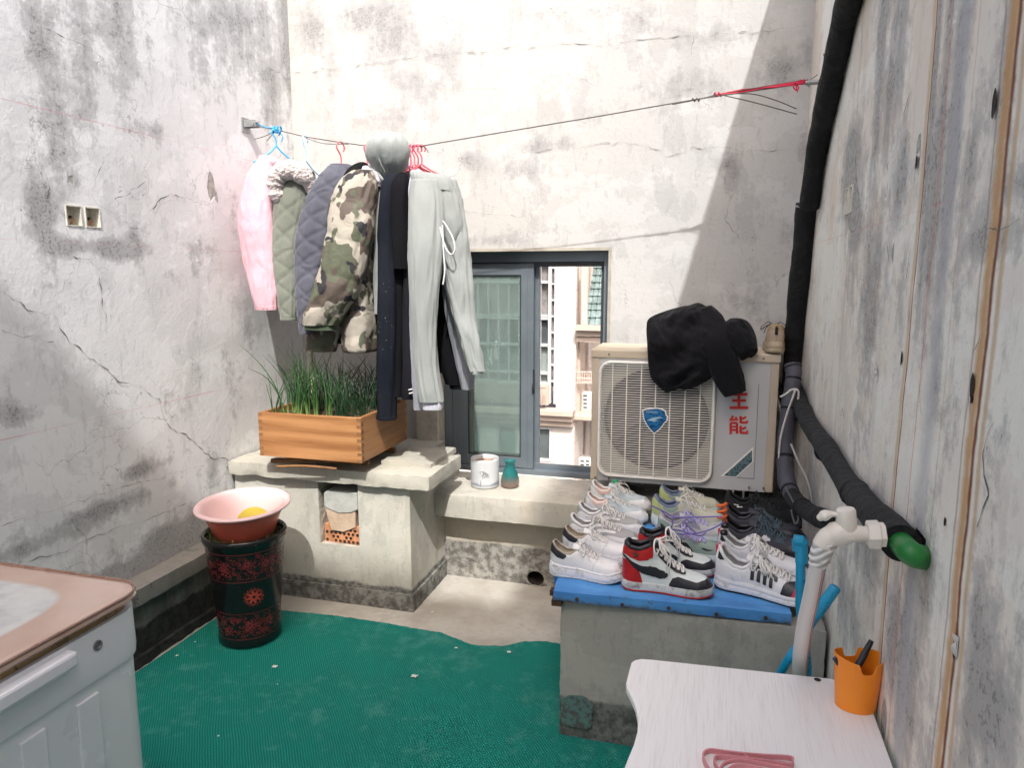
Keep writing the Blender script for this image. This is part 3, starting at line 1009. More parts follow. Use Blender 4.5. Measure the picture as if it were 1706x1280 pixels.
o = MB()
ys = [446, 466, 487, 506, 527, 532, 577, 600, 623, 640]
for py in (440, 470, 527, 531, 576, 623, 640):
    o.box(xl, xm, YN + .10, YN + .22, zz(py) - .03, zz(py) + .03)
for k in range(9):
    xx = xl + (xm - xl) * k / 8
    o.box(xx - .02, xx + .02, YN + .12, YN + .2, zz(672), zz(300))
for k in range(12):
    py = 392 + 27 * k
    if py < 645:
        o.box(xm, xr2, YN + .02, YN + .1, zz(py) - .02, zz(py) + .02)
o.box(xm - .035, xm + .035, YN, YN + .12, zz(672), zz(300))
o.box(xr2 - .05, xr2, YN - .01, YN + .1, zz(672), zz(300))
gl = o.build('glazed_bay', m_wfr, bd)
o = MB()
for (p0, p1, mt) in ((300, 527, plain('blind_glass', (.19, .18, .18), .3, .4, 3)), (531, 576, m_dkg), (576, 640, m_grg)):
    o.box(xl, xm, YN + .23, YN + .25, zz(p1), zz(p0), mt)
o.box(xm, xr2, YN + .11, YN + .13, zz(645), zz(300), plain('blind_glass2', (.17, .15, .16), .3, .4, 3))
o.build('pane', None, gl)
o = MB()
for k in range(10):
    py = 643 + 2.9 * k
    o.box(xl, xm, YN - .3, YN - .28, zz(py) - .006, zz(py) + .006)
for k in range(22):
    xx = xl + (xm - xl) * k / 21
    o.box(xx - .008, xx + .008, YN - .3, YN - .285, zz(672), zz(640))
o.box(xl, xm, YN - .32, YN - .26, zz(640) - .03, zz(640) + .02)
o.box(xl, xm, YN - .05, YN + .2, zz(674), zz(641), m_cor)
o.build('balcony_railing', m_wfr, bd)
# roof on the lower wing
o = MB()
ra, rb_, rc_, rd = on(991, 436, 'Y', YN + 1), on(1040, 436, 'Y', YN + 1), on(1040, 541, 'Y', YN), on(975, 541, 'Y', YN)
nU, nV = 40, 60
rows = []
up_ = Vector((0, 1.4, 2.4))
for i in range(nU + 1):
    row = []
    for k in range(nV + 1):
        s = k / nV
        p0 = rd.lerp(rc_, i / nU)
        p1 = ra.lerp(rb_, i / nU)
        p = p0.lerp(p1, s)
        ph = i / nU * 2 * math.pi * 7
        st = (s * 9) % 1
        row.append(p + Vector((0, -.035 * math.cos(ph) - .06 * (1 - st), .0)))
    rows.append(row)
o.grid(rows)
o.build('roof', plain('roof_tile', (.15, .20, .20), .45, .3, 5), bd, smooth=False)
o = MB()
fbox(o, 961, 1040, 541, 551, YN, -.25, .1)
fbox(o, 961, 1040, 551, 561, YN, -.12, .1, m_cor)
fbox(o, 961, 1040, 561, 571, YN, -.05, .1, m_cor)
fbox(o, 953, 961, 445, 690, YN, .3, .9)
fbox(o, 961, 976, 445, 541, YN, .25, .5)
o.build('eave', plain('eave_paint', (.42, .37, .33), .8), bd)
o = MB()
for (px, y0, y1, r) in ((971, 440, 541, .05), (975, 440, 541, .05), (967, 571, 700, .04), (973, 571, 700, .05), (979, 571, 700, .03), (972, 703, 800, .03), (977, 703, 800, .04)):
    a, b_ = on(px, y0, 'Y', YN + 1.2 if y0 > 541 else YN - .06), on(px - (3 if y0 > 700 else 0), y1, 'Y', YN + 1.2 if y0 > 541 else YN - .06)
    o = MB()
    o.tube([a, b_], r, 8)
    o.build('drain_pipe', m_pip, bd)
m_acw = plain('outdoor_unit_white', (.62, .63, .62), .5)
for (x0, x1, y0, y1, lab) in ((960, 984, 655, 684, 'small white outdoor unit with dark louvres on the balcony shelf across'), (964, 984, 764, 790, 'lower white outdoor unit beside the drain pipes across')):
    u = thing('outdoor_unit', lab, 'air conditioner', on((x0 + x1) / 2, y1, 'Y', YN + .6))
    o = MB()
    fbox(o, x0, x1, y0, y1, YN + .6, 0, .35)
    o.build('cabinet', m_acw, u, bevel=.02)
    for i in range(4):
        for k in range(2):
            o = MB()
            fbox(o, x0 + 3 + 9 * k, x0 + 9 + 9 * k, y0 + 3 + i * (y1 - y0) / 4.4, y0 + 6 + i * (y1 - y0) / 4.4, YN + .6, -.01, .0)
            o.build('louvre', m_dkg, u)
o = MB()
for py in (620, 630, 638):
    a, b_ = on(955, py, 'Y', YN + .1), on(986, py, 'Y', YN + .1)
    o.tube([a, b_], .012, 5)
    o.tube([a + Vector((0, .6, 0)), b_ + Vector((0, .6, 0))], .012, 5)
    o.tube([a, a + Vector((0, .6, 0))], .012, 5)
for k in range(9):
    a, b_ = on(955 + k * 3.8, 620, 'Y', YN + .1), on(955 + k * 3.8, 640, 'Y', YN + .1)
    o.tube([a, b_], .008, 5)
    o.tube([b_, b_ + Vector((0, .6, 0))], .008, 5)
rk = o.build('balcony_rack', m_pip)
tag(rk, 'thin metal rack hung on the beige building above its small outdoor unit', 'rack')
# washing on the far balcony
for (px, py, w_, h_, lab) in ((826, 578, 4, 34, 'white towel hanging narrow on the far balcony'), (818, 590, 3, 26, 'smaller pale cloth hanging left of the white towel across')):
    o = MB()
    rows = []
    for v in range(9):
        rows.append([on(px + w_ * (u / 5 - .5) * (.5 + .8 * v / 8), py + (v / 8 - .3) * h_, 'Y', YN - .45) + Vector((0, .05 * math.sin(u * 2 + v), 0)) for u in range(6)])
    o.grid(rows)
    q = o.build('hanging_towel', plain('towel_white', (.7, .7, .7), .9), None, smooth=True)
    so = q.modifiers.new('s', 'SOLIDIFY'); so.thickness = .02
    tag(q, lab, 'towel')

# ================================================================== air conditioner
YA = 3.10
m_acg = plain('ac_silver', (.50, .505, .51), .42, .05, 3, .05)
m_acb = plain('ac_beige', (.52, .44, .34), .5, .06, 4, .05)
m_grl = plain('grille_cream', (.80, .79, .74), .45, .05, 8)
m_dark = plain('ac_inside', (.01, .01, .01), .6, .3, 5)
ax0, ax1 = on(985, 700, 'Y', YA).x, .283
az0, az1 = on(1100, 808, 'Y', YA).z, on(1100, 594, 'Y', YA).z
az0 = .595; az1 = 1.205
ac = thing('air_conditioner', 'silver and beige outdoor unit with round-cornered wire grille and red characters', 'air conditioner', ((ax0 + ax1) / 2, 3.25, .55))


def acz(py, px=1100):
    return on(px, py, 'Y', YA).z


zlo = (on(985, 800, 'Y', YA).z + on(1285, 820, 'Y', YA).z) / 2
zhi = (on(985, 590, 'Y', YA).z + on(1290, 597, 'Y', YA).z) / 2
pw = .034
gx0, gx1 = on(997, 700, 'Y', YA).x, on(1190, 700, 'Y', YA).x
gz1, gz0 = on(1090, 603, 'Y', YA).z, on(1090, 798, 'Y', YA).z
cx, cz = (gx0 + gx1) / 2, (gz0 + gz1) / 2
hw, hh = (gx1 - gx0) / 2, (gz1 - gz0) / 2


def rrect(hw, hh, r, y, n=10, cx=cx, cz=cz):
    out = []
    for (sx, sz, a0) in ((1, 1, 0), (-1, 1, 90), (-1, -1, 180), (1, -1, 270)):
        for k in range(n + 1):
            a = R(a0 + 90 * k / n)
            out.append(Vector((cx + sx * (hw - r) + r * math.cos(a), y, cz + sz * (hh - r) + r * math.sin(a))))
    return out


# front panel with a round-cornered opening
mb = MB()
inner_ = rrect(hw - .012, hh - .012, .045, YA)
inner = []
for i, p in enumerate(inner_):
    q = inner_[(i + 1) % len(inner_)]
    m_ = max(1, int((q - p).length / .02))
    inner += [p.lerp(q, k / m_) for k in range(m_)]
X0, X1 = ax0 + pw, ax1 - pw
outer = []
typ = []
for p in inner:
    d = Vector((p.x - cx, 0, p.z - cz))
    ex_, ez_ = (X1 if d.x > 0 else X0), (zhi if d.z > 0 else zlo)
    sx = (ex_ - cx) / d.x if abs(d.x) > 1e-6 else 1e9
    sz = (ez_ - cz) / d.z if abs(d.z) > 1e-6 else 1e9
    k = min(sx, sz)
    typ.append((sx < sz, ex_, ez_))
    outer.append(Vector((cx + d.x * k, YA, cz + d.z * k)))
mb.grid([inner, outer], closed=True)
mb.grid([inner, [p + Vector((0, .03, 0)) for p in inner]], closed=True)
for i in range(len(outer)):
    j = (i + 1) % len(outer)
    if typ[i][0] != typ[j][0]:
        v_, h_ = (i, j) if typ[i][0] else (j, i)
        mb.add([outer[i], outer[j], Vector((typ[v_][1], YA, typ[h_][2]))], [(0, 1, 2)])
mb.build('front_panel', m_acg, ac)
for xq in (ax0, ax1 - pw):
    mb = MB()
    mb.box(xq, xq + pw, YA - .002, YA + .30, zlo, zhi)
    mb.build('corner_post', m_acb, ac, bevel=.004)
mb = MB()
mb.box(ax0 - .004, ax1 + .004, YA - .008, YA + .315, zhi - .018, zhi + .020)
mb.build('lid', m_acb, ac, bevel=.006)
mb = MB()
mb.box(ax0 + pw, ax1 - pw, YA + .285, YA + .295, zlo, zhi - .02, m_acg)
mb.box(ax0 + pw, ax1 - pw, YA + .01, YA + .29, zlo + .001, zlo + .012, m_acg)
mb.box(ax0 + pw + .001, ax1 - pw - .001, YA + .05, YA + .28, zlo + .015, zhi - .03, m_dark)
mb.build('cabinet', None, ac)
# fan ring, blades, hub behind the grille
mb = MB()
RF = hh * .88
rows = [[Vector((cx + r * math.cos(a), y, cz + r * math.sin(a))) for a in [2 * math.pi * j / 48 for j in range(48)]] for r, y in ((RF * 1.02, YA + .008), (RF, YA + .02), (RF, YA + .045))]
mb.grid(rows, closed=True)
sq = [p + Vector((0, .012, 0)) for p in inner]
ring = [Vector((cx + RF * 1.02 * math.cos(R(a)), YA + .008, cz + RF * 1.02 * math.sin(R(a)))) for a in [0] * 1]
ring = []
for p in sq:
    a = math.atan2(p.z - cz, p.x - cx)
    ring.append(Vector((cx + RF * 1.02 * math.cos(a), YA + .009, cz + RF * 1.02 * math.sin(a))))
mb.grid([sq, ring], closed=True)
mb.build('fan_shroud', plain('shroud', (.34, .33, .28), .6, .2, 6), ac, smooth=False)
mb = MB()
for k in range(3):
    rows = []
    for i in range(9):
        s = i / 8
        r = .05 + (RF * .93 - .05) * s
        row = []
        for q in range(7):
            a = R(120 * k + 28 + 78 * (q / 6 - .5) * (1.05 - .15 * s) + 32 * s)
            row.append(Vector((cx + r * math.cos(a), YA + .048 - .022 * (q / 6) - .005 * s, cz + r * math.sin(a))))
        rows.append(row)
    mb.grid(rows)
rows = [[Vector((cx + r * math.cos(a), y, cz + r * math.sin(a))) for a in [2 * math.pi * j / 24 for j in range(24)]] for r, y in ((0.001, YA + .012), (.045, YA + .014), (.055, YA + .02), (.055, YA + .05))]
mb.grid(rows, closed=True)
mb.build('fan', plain('fan_blade', (.05, .047, .042), .55, .3, 6), ac, smooth=True)
# grille
mb = MB()
outerf = [rrect(hw, hh, .055, YA - .001, 10), rrect(hw + .001, hh + .001, .056, YA - .016, 10), rrect(hw - .003, hh - .003, .052, YA - .022, 10), rrect(hw - .010, hh - .010, .045, YA - .022, 10), rrect(hw - .013, hh - .013, .043, YA - .010, 10)]
mb.grid(outerf, closed=True)
fo = mb.build('grille_frame', m_grl, ac, smooth=True)
mb = MB()
nb = 47
for k in range(nb):
    z_ = cz - hh + .018 + (2 * hh - .036) * k / (nb - 1)
    dz = abs(z_ - cz) - (hh - .055)
    cut = .055 - math.sqrt(max(0, .055 ** 2 - max(0, dz) ** 2)) if dz > 0 else 0
    yb = lambda xx: YA - .021 - .006 * (1 - ((xx - cx) / hw) ** 2) * (1 - ((z_ - cz) / hh) ** 2)
    xs2 = np.linspace(cx - hw + .01 + cut, cx + hw - .01 - cut, 9)
    mb.tube([(xx, yb(xx), z_) for xx in xs2], .0018, 5)
for k in range(9):
    xx = cx - hw + .0 + 2 * hw * (k + .0) / 8
    if k in (0, 8):
        continue
    zs2 = np.linspace(cz - hh + .01, cz + hh - .01, 9)
    mb.tube([(xx, YA - .0195 - .006 * (1 - ((xx - cx) / hw) ** 2) * (1 - ((q - cz) / hh) ** 2), q) for q in zs2], .0024, 5)
mb.build('grille_wire', m_grl, fo, smooth=True)


def poly_flat(pxs, Y, th, name, mat, parent, off=0):
    P_ = [on(a, b, 'Y', YA) for a, b in pxs]
    P_ = [Vector((p.x, Y, p.z)) for p in P_]
    m = MB()
    m.prism(P_, Vector((0, -th, 0)))
    return m.build(name, mat, parent)


shield = [(1071, 681), (1076, 679), (1085, 678), (1096, 677), (1104, 679), (1110, 682), (1112, 690), (1114, 691), (1113, 699), (1109, 702), (1105, 708), (1100, 714), (1091, 721), (1084, 714), (1078, 706), (1073, 696)]
cxs, cys = 1091, 696
bdg = poly_flat(shield, YA - .028, .006, 'badge', m_grl, ac)
poly_flat([(cxs + (a - cxs) * .90, cys + (b - cys) * .90) for a, b in shield], YA - .034, .0015, 'badge_face', plain('badge_blue', (.006, .10, .26), .3, .3, 40), bdg)
m_pb = plain('badge_print', (.35, .5, .58), .4)
poly_flat([(1079, 698), (1088, 694), (1099, 692), (1106, 694), (1098, 695), (1092, 697), (1098, 699), (1090, 700), (1086, 699)], YA - .0356, .0006, 'badge_emblem', m_pb, bdg)


def text_mesh(s, size, origin, xdir, zdir, mat, parent, name, depth=.0006):
    cu = bpy.data.curves.new('t', 'FONT')
    cu.body = s
    cu.size = size
    cu.align_x = 'CENTER'
    cu.align_y = 'CENTER'
    cu.extrude = depth
    ob = bpy.data.objects.new('t', cu)
    C.objects.link(ob)
    dg = bpy.context.evaluated_depsgraph_get()
    me = bpy.data.meshes.new_from_object(ob.evaluated_get(dg))
    bpy.data.objects.remove(ob)
    nd = xdir.cross(zdir)
    Mx = Matrix(((xdir.x, zdir.x, nd.x, origin.x), (xdir.y, zdir.y, nd.y, origin.y), (xdir.z, zdir.z, nd.z, origin.z), (0, 0, 0, 1)))
    me.transform(Mx)
    me.materials.clear()
    me.materials.append(mat)
    o = bpy.data.objects.new(name, me)
    C.objects.link(o)
    if parent:
        o.parent = parent
        o.matrix_parent_inverse = inv(parent)
    return o


def chars(strokes, pcx, pcy, s, name):
    """a character from its strokes, each (x0,y0,x1,y1,half width) on a -1..1 square"""
    m = MB()
    for k, (x0, y0, x1, y1, h) in enumerate(strokes):
        a = on(pcx + x0 * s, pcy + y0 * s, 'Y', YA)
        b = on(pcx + x1 * s, pcy + y1 * s, 'Y', YA)
        d = (b - a)
        d.y = 0
        nn = Vector((-d.z, 0, d.x)).normalized() * h * s / FPX * (a - EYE).length
        yy = YA - .0012 - k * .00004
        m.prism([Vector((q.x, yy, q.z)) for q in (a - nn, b - nn, b + nn, a + nn)], Vector((0, -.0008, 0)))
    return m.build(name, m_red, ac)


m_red = plain('red_print', (.55, .02, .015), .4)
chars([(-.55, -1.0, -.95, -.35, .13), (-.75, -.5, .9, -.5, .14), (-.7, .15, .75, .15, .14), (0, -1.05, 0, .95, .15), (-.98, .9, .98, .9, .14)], 1231, 665, 16, 'red_character')
chars([(-.55, -.98, -.85, -.5, .10), (-.95, -.5, -.12, -.58, .11), (-.3, -.85, -.08, -.45, .10), (-.82, -.2, -.82, 1.0, .12), (-.82, -.2, -.12, -.2, .11), (-.14, -.2, -.14, .95, .12), (-.75, .2, -.2, .2, .09), (-.75, .55, -.2, .55, .09),
       (.25, -.95, .25, -.2, .12), (.25, -.25, .95, -.25, .11), (.95, -.45, .95, -.2, .1), (.85, -.85, .25, -.6, .10), (.25, .1, .25, .9, .12), (.25, .85, .95, .85, .11), (.95, .6, .95, .9, .1), (.85, .25, .25, .5, .10)], 1230, 708, 15.5, 'red_character')
mb = MB()
p = on(1236, 634, 'Y', YA)
mb.tube([Vector((p.x + .0065 * math.cos(a), YA - .001, p.z + .0065 * math.sin(a))) for a in [2 * math.pi * j / 20 for j in range(21)]], .0007, 4)
mb.build('registered_mark', m_red, ac)
text_mesh('R', .010, Vector((p.x, YA - .0012, p.z)), Vector((1, 0, 0)), Vector((0, 0, 1)), m_red, ac, 'registered_mark')
p = on(1087, 684.5, 'Y', YA)
text_mesh('NORGIN', .0125, Vector((p.x, YA - .0362, p.z)), Vector((1, 0, 0)), Vector((0, 0, 1)), m_pb, bdg, 'badge_lettering')
tri = poly_flat([(1200, 794), (1255, 745), (1255, 770), (1227, 796)], YA - .0005, .0012, 'energy_label', m_grl, ac)
t = NT('label_print')
c = t.mix(t.step(t.noise(120, 4, .7), .4, .6), (.03, .06, .10), (.16, .24, .24))
poly_flat([(1206, 792.5), (1253, 750), (1253, 769), (1226, 794)], YA - .0018, .0005, 'label_print', t.out(c, .3), tri)
mb = MB()
for a, b in (((1256, 640), (1256, 798)), ((1200, 797), (1256, 798))):
    p, q = on(*a, 'Y', YA), on(*b, 'Y', YA)
    mb.box(q.x - .001 if a[0] == b[0] else p.x, q.x + .001, YA - .0012, YA + .001, q.z - .001, (p.z if a[0] == b[0] else q.z) + .001)
mb.build('panel_seam', plain('seam', (.13, .13, .13), .6), ac)
for (a, b) in ((1015, 590), (1272, 597), (992, 795), (1014, 797), (1248, 812), (1272, 813), (1205, 595)):
    mb = MB()
    p = on(a, b, 'Y', YA)
    rows = [[Vector((p.x + r * math.cos(q), YA - y_, p.z + r * math.sin(q))) for q in [2 * math.pi * j / 10 for j in range(10)]] for r, y_ in ((.0045, .0), (.0045, .011), (.003, .0125), (.0001, .0115))]
    mb.grid(rows, closed=True)
    mb.build('screw', plain('screw', (.25, .23, .2), .4, Metallic=.7), ac, smooth=False)
for px in (1028, 1230):
    mb = MB()
    x_ = on(px, 815, 'Y', YA).x
    mb.box(x_ - .024, x_ - .018, YA - .03, YA + .28, .550, zlo + .003)
    mb.box(x_ + .018, x_ + .024, YA - .03, YA + .28, .550, zlo + .003)
    mb.box(x_ - .018, x_ + .018, YA - .03, YA + .28, .549, .555)
    mb.build('foot_bracket', plain('bracket', (.24, .22, .20), .6, .2, 20), ac, bevel=.001)

# ================================================================== pipes
def foam(path, r, seed=0, n=14, k=12, wob=.10):
    pts = crom(path, k)
    rr = [r * (1 + wob * nz(p, 9, seed) + wob * .5 * nz(p, 30, seed)) for p in pts]
    return pts, rr


m_foam = plain('foam_black', (.004, .004, .005), .85, .5, 9, 1.0, .012, 28)
m_foam2 = plain('foam_slate', (.055, .055, .07), .65, .3, 14, .5, .006, 40)
m_foam3 = plain('foam_grey_black', (.006, .007, .009), .85, .4, 14, .9, .010, 34)


def X3(px, py, X=.325):
    return on(px, py, 'X', X)


pv = thing('riser_pipe', 'thick black foam-wrapped pipe climbing the right wall beside the corner', 'pipe', X3(1325, 560))
XP = .348
up1 = [X3(1456, -120, XP), X3(1430, -50, XP), X3(1409, 20, XP), X3(1394, 90, XP), X3(1379, 160, XP), X3(1361, 250, XP), X3(1348, 345, XP)]
pts, rr = foam(up1, .037, 1)
mb = MB(); mb.tube(pts, rr, 20)
mb.build('upper_sleeve', m_foam, pv, smooth=True)
low = [X3(1344, 338, XP), X3(1337, 420, XP), X3(1329, 500, XP), X3(1322, 580, XP), X3(1318, 640, XP), X3(1315, 700, XP)]
low = [Vector((p.x, max(p.y, 3.10) if i else p.y, p.z)) for i, p in enumerate(low)]
pts, rr = foam(low, .041, 4)
mb = MB(); mb.tube(pts, rr, 20)
mb.build('lower_sleeve', m_foam, pv, smooth=True)
mb = MB()
p = X3(1346, 343, XP)
mb.tube([p + Vector((.043 * math.cos(a), .043 * math.sin(a), .01 * math.sin(a))) for a in [2 * math.pi * j / 24 for j in range(25)]], .0018, 5)
mb.tube([X3(1394, 88, XP) + Vector((.039 * math.cos(a), .039 * math.sin(a), 0)) for a in [2 * math.pi * j / 24 for j in range(25)]], .0016, 5)
mb.build('tie_wire', plain('wire_light', (.45, .43, .42), .5), pv)

dp = thing('water_pipe', 'black foam-wrapped pipe slanting down the right wall to a green elbow', 'pipe', X3(1480, 880))
d1 = [X3(1322, 640, .35), X3(1345, 700, .35), X3(1375, 745, .35), X3(1408, 800, .35), X3(1428, 828, .35)]
pts, rr = foam(d1, .030, 7)
mb = MB(); mb.tube(pts, rr, 18)
mb.build('foam_sleeve', m_foam3, dp, smooth=True)
d2 = [X3(1420, 815, .350), X3(1440, 840, .350), X3(1465, 868, .350), X3(1492, 896, .350)]
pts, rr = foam(d2, .031, 9, wob=.03)
rr[0] *= .9
mb = MB(); mb.tube(pts, rr, 20)
mb.build('foam_sleeve', m_foam3, dp, smooth=True)
mb = MB()
c0 = X3(1462, 864, .350); c1 = X3(1502, 906, .350)
mb.tube([c0, c0.lerp(c1, .5), c1], [.033, .0355, .034], 22)
mb.build('tape_collar', m_foam, dp, smooth=True)
mb = MB()
e0 = X3(1498, 902, .35); e1 = X3(1517, 922, .352); hc = Vector((XR + .03, gz.y - .004, gz.z - .004))
mb.tube(crom([e0, e1, e1.lerp(hc, .35) + Vector((-.004, -.006, 0)), hc], 6), .0215, 20)
mb.build('elbow', plain('green_plastic', (.012, .17, .03), .42, .08, 20, .05), dp, smooth=True)
for (a, b, r) in ((1376, 752, .034), (1424, 822, .035)):
    mb = MB()
    p = X3(a, b, .350); q = X3(a + 10, b + 14, .350); d = (q - p).normalized() * .008
    mb.tube([p - d, p, p + d], [r * .96, r, r * .97], 18)
    mb.build('tape_band', m_foam, dp, smooth=True)

lp = thing('refrigerant_line', 'slate grey wrapped hose drooping behind the air conditioner to the wall', 'pipe', X3(1310, 800))
l1 = [on(1320, 608, 'Y', 3.0), on(1322, 625, 'Y', 2.98), on(1317, 660, 'Y', 2.95), on(1312, 700, 'Y', 2.92), on(1308, 750, 'Y', 2.88), on(1310, 800, 'Y', 2.8), on(1324, 832, 'Y', 2.65), on(1350, 855, 'Y', 2.45), on(1385, 870, 'Y', 2.2)]
pts, rr = foam(l1, .030, 12, wob=.12)
mb = MB(); mb.tube(pts[:73], rr[:73], 16)
mb.build('wrapped_hose', m_foam2, lp, smooth=True)
mb = MB(); mb.tube(pts[70:], [a * 1.05 for a in rr[70:]], 16)
mb.build('wrapped_hose', m_foam3, lp, smooth=True)
for k in (3, 14, 30, 50, 66, 78):
    mb = MB()
    mb.tube([pts[k], pts[k] + (pts[k + 1] - pts[k]) * .7, pts[k + 1]], rr[k] * 1.1, 14)
    mb.build('tape_band', m_foam, lp, smooth=True)
m_wht = plain('cable_white', (.55, .53, .5), .5)
for (L, Y, lab) in (([(1325, 650), (1308, 700), (1299, 740), (1298, 790), (1303, 820), (1312, 835)], 2.85, 'white cable looping down beside the slate grey wrapped hose'),
                    ([(1318, 740), (1330, 770), (1345, 800), (1352, 830), (1358, 850)], 2.7, 'second white cable hanging right of the slate grey wrapped hose'),
                    ([(1291, 655), (1302, 690), (1298, 720)], 3.15, 'short white cable at the back edge of the air conditioner'),
                    ([(1300, 662), (1312, 655), (1318, 650), (1330, 652), (1328, 680)], 2.88, 'white cable bent over the top of the slate grey hose')):
    mb = MB()
    mb.tube(crom([on(a, b, 'Y', Y - .0 * i) for i, (a, b) in enumerate(L)], 6), .0042 if Y < 3 else .006, 6)
    tag(mb.build('cable', m_wht, None, smooth=True), lab, 'cable')
mb = MB()
mb.tube(crom([on(a, b, 'Y', 2.55) for a, b in ((1308, 812), (1318, 830), (1327, 850), (1330, 866), (1324, 872), (1318, 850))], 6), .0035, 6)
tag(mb.build('cable', plain('cable_grey', (.16, .16, .17), .5), None, smooth=True), 'dark grey wire looping over the back black shoes', 'cable')
mb = MB()
mb.box(on(1293, 600, 'Y', 3.42).x, on(1306, 600, 'Y', 3.42).x, 3.41, 3.50, .55, on(1300, 588, 'Y', 3.42).z)
tag(mb.build('service_duct', plain('duct', (.5, .5, .47), .7), None, bevel=.006), 'narrow off-white duct standing behind the right edge of the air conditioner', 'duct')
mb = MB()
for k in range(5):
    mb.tube(crom([on(1290 + 3 * k, 600 + 20 * k, 'Y', 3.2), on(1303 + 2 * k, 680, 'Y', 3.15 + .02 * k), on(1296 + 3 * k, 780, 'Y', 3.2), on(1300 + 2 * k, 818, 'Y', 3.25)], 8), .007, 7)
tag(mb.build('cable_bundle', m_foam, None, smooth=True), 'bundle of black cables hanging in the gap right of the air conditioner', 'cables')

# ------------------------------------------------------------------ tap and hose
m_tap = plain('tap_plastic', (.70, .66, .59), .38, .05, 20, .08)
YT = 1.33
tp = thing('water_tap', 'cream plastic tap with a lever, its spout wound with tape, fixed to the slanting pipe', 'tap', on(1400, 890, 'Y', YT))


def T(px, py, dy=0):
    return on(px, py, 'Y', YT + dy)


mb = MB()
mb.tube([T(1380, 895), T(1390, 891), T(1400, 889.5), T(1420, 889), T(1438, 890), T(1452, 890.5)], [.017, .022, .023, .0165, .0135, .0135], 20)
mb.tube([T(1408, 893), T(1408, 884)], [.020, .0185], 20)
mb.tube(crom([T(1392, 891), T(1382, 895), T(1375, 903), T(1371, 912)], 5), [.019] * 15 + [.0165], 18)
bod = mb.build('body', m_tap, tp, smooth=True)
mb = MB()
mb.tube([T(1409.5, 884.5), T(1410, 880), T(1409.5, 852), T(1409, 848), T(1409, 847)], [.0165, .0178, .0165, .0145, .004], 24)
cap = mb.build('handle_cap', m_tap, tp, ang=40)
mb = MB()
mb.tube(crom([T(1402, 860), T(1390, 857), T(1378, 858), T(1368, 862), T(1363, 866)], 5), [.0075, .0075, .0072, .007, .007, .007, .007, .008, .0095, .011, .0125, .013, .0135, .013, .012, .010, .009, .009, .008, .007, .005], 16, aspect=.7)
mb.build('lever', m_tap, cap, smooth=True)
mb = MB()
hexp = []
for k, (px, r) in enumerate(((1444, .022), (1446, .0255), (1463, .026), (1465, .0255), (1466, .022), (1474, .022))):
    hexp.append((T(px, 891), r))
mb.tube([a for a, b in hexp], [b for a, b in hexp], 6)
mb.build('hex_nut', m_tap, tp, bevel=.001)
t = NT('tape_white')
wv = t.wave(26, vec=t.mapping((1, 1, 1), (0, R(24), 0)), dist=3, detail=2, axis='Z')
m_tape = t.out(t.mix(t.step(wv, .1, .5), (.42, .42, .40), (.66, .66, .64)), .45, t.bump(wv, .8, .004))
mb = MB()
pp = crom([T(1379, 901), T(1372, 912), T(1367, 925), T(1362, 942)], 7)
mb.tube(pp, [.0185 * (1 + .07 * nz(p, 160, 3)) for p in pp[:-4]] + [.0165] * 4, 20)
mb.build('wound_tape', m_tape, tp, smooth=True)

hs = thing('hose', 'translucent white ribbed hose hanging from the cream tap behind the table', 'hose', T(1335, 1120))
t = NT('hose_plastic')
xx, yy, zz_ = t.xyz()
m_hose = t.out((.74, .73, .71), .35, t.bump(t.noise(30, 3), .2, .002), Subsurface_Weight=.2)
hp = [T(1364, 936), T(1358, 960, .04), T(1350, 1000, .13), T(1341, 1040, .24), T(1335, 1080, .35), T(1332, 1115, .41), T(1331, 1160, .44), T(1332, 1230, .46), T(1345, 1300, .47)]
hp = crom(hp, 6)
rr = [.0140 + .0035 * sm(0, 1, i / 26) for i in range(len(hp))]
mb = MB(); mb.tube(hp, rr, 20)
mb.build('hose_wall', m_hose, hs, smooth=True)
for (a0, col, rad, nm) in ((2.2, (.03, .03, .03), .0011, 'black_stripe'), (1.5, (.5, .06, .05), .0009, 'red_stripe'), (1.8, (.4, .4, .4), .001, 'grey_stripe')):
    mb = MB()
    q = []
    for i, p in enumerate(hp):
        a = a0 + .25 + .012 * i
        tg = (hp[min(i + 1, len(hp) - 1)] - hp[max(i - 1, 0)]).normalized()
        dv = -RGT * math.cos(a) - Vector((RGT.y * -1, RGT.x, 0)) * math.sin(a) + Vector((0, 0, .0))
        dv = (dv - tg * dv.dot(tg)).normalized()
        q.append(p + dv * rr[i])
    mb.tube(q[1:], rad, 5)
    mb.build(nm, plain(nm, col, .5), hs, smooth=True)

m_blue = plain('blue_pvc', (.008, .26, .46), .33, .08, 20, .08)
b1 = thing('blue_pipe', 'upright blue plastic pipe with a squared elbow on top behind the hose', 'pipe', on(1333, 1110, 'Y', 1.80))
mb = MB()
Y1 = 1.80
mb.tube([on(1334, 935, 'Y', Y1), on(1333, 1010, 'Y', Y1), on(1340, 1060, 'Y', Y1 + .03), on(1345, 1110, 'Y', Y1 + .06), on(1347, 1250, 'Y', Y1 + .1)], .0115, 16)
mb.build('tube', m_blue, b1, smooth=True)
mb = MB()
mb.tube([on(1335.5, 938, 'Y', Y1), on(1335.5, 908, 'Y', Y1)], .0155, 8)
mb.tube([on(1340, 908, 'Y', Y1), on(1335, 902, 'Y', Y1), on(1322, 900, 'Y', Y1)], [.013, .0155, .0145], 8)
mb.tube([on(1327, 900, 'Y', Y1), on(1327, 918, 'Y', Y1)], [.012, .010], 8)
mb.build('elbow', m_blue, b1, bevel=.002)
b2 = thing('blue_pipe', 'slanting blue pipe end leaning by the wall, its socket cap pointing up', 'pipe', on(1300, 1120, 'Y', 1.7))
mb = MB()
Y2 = 1.74
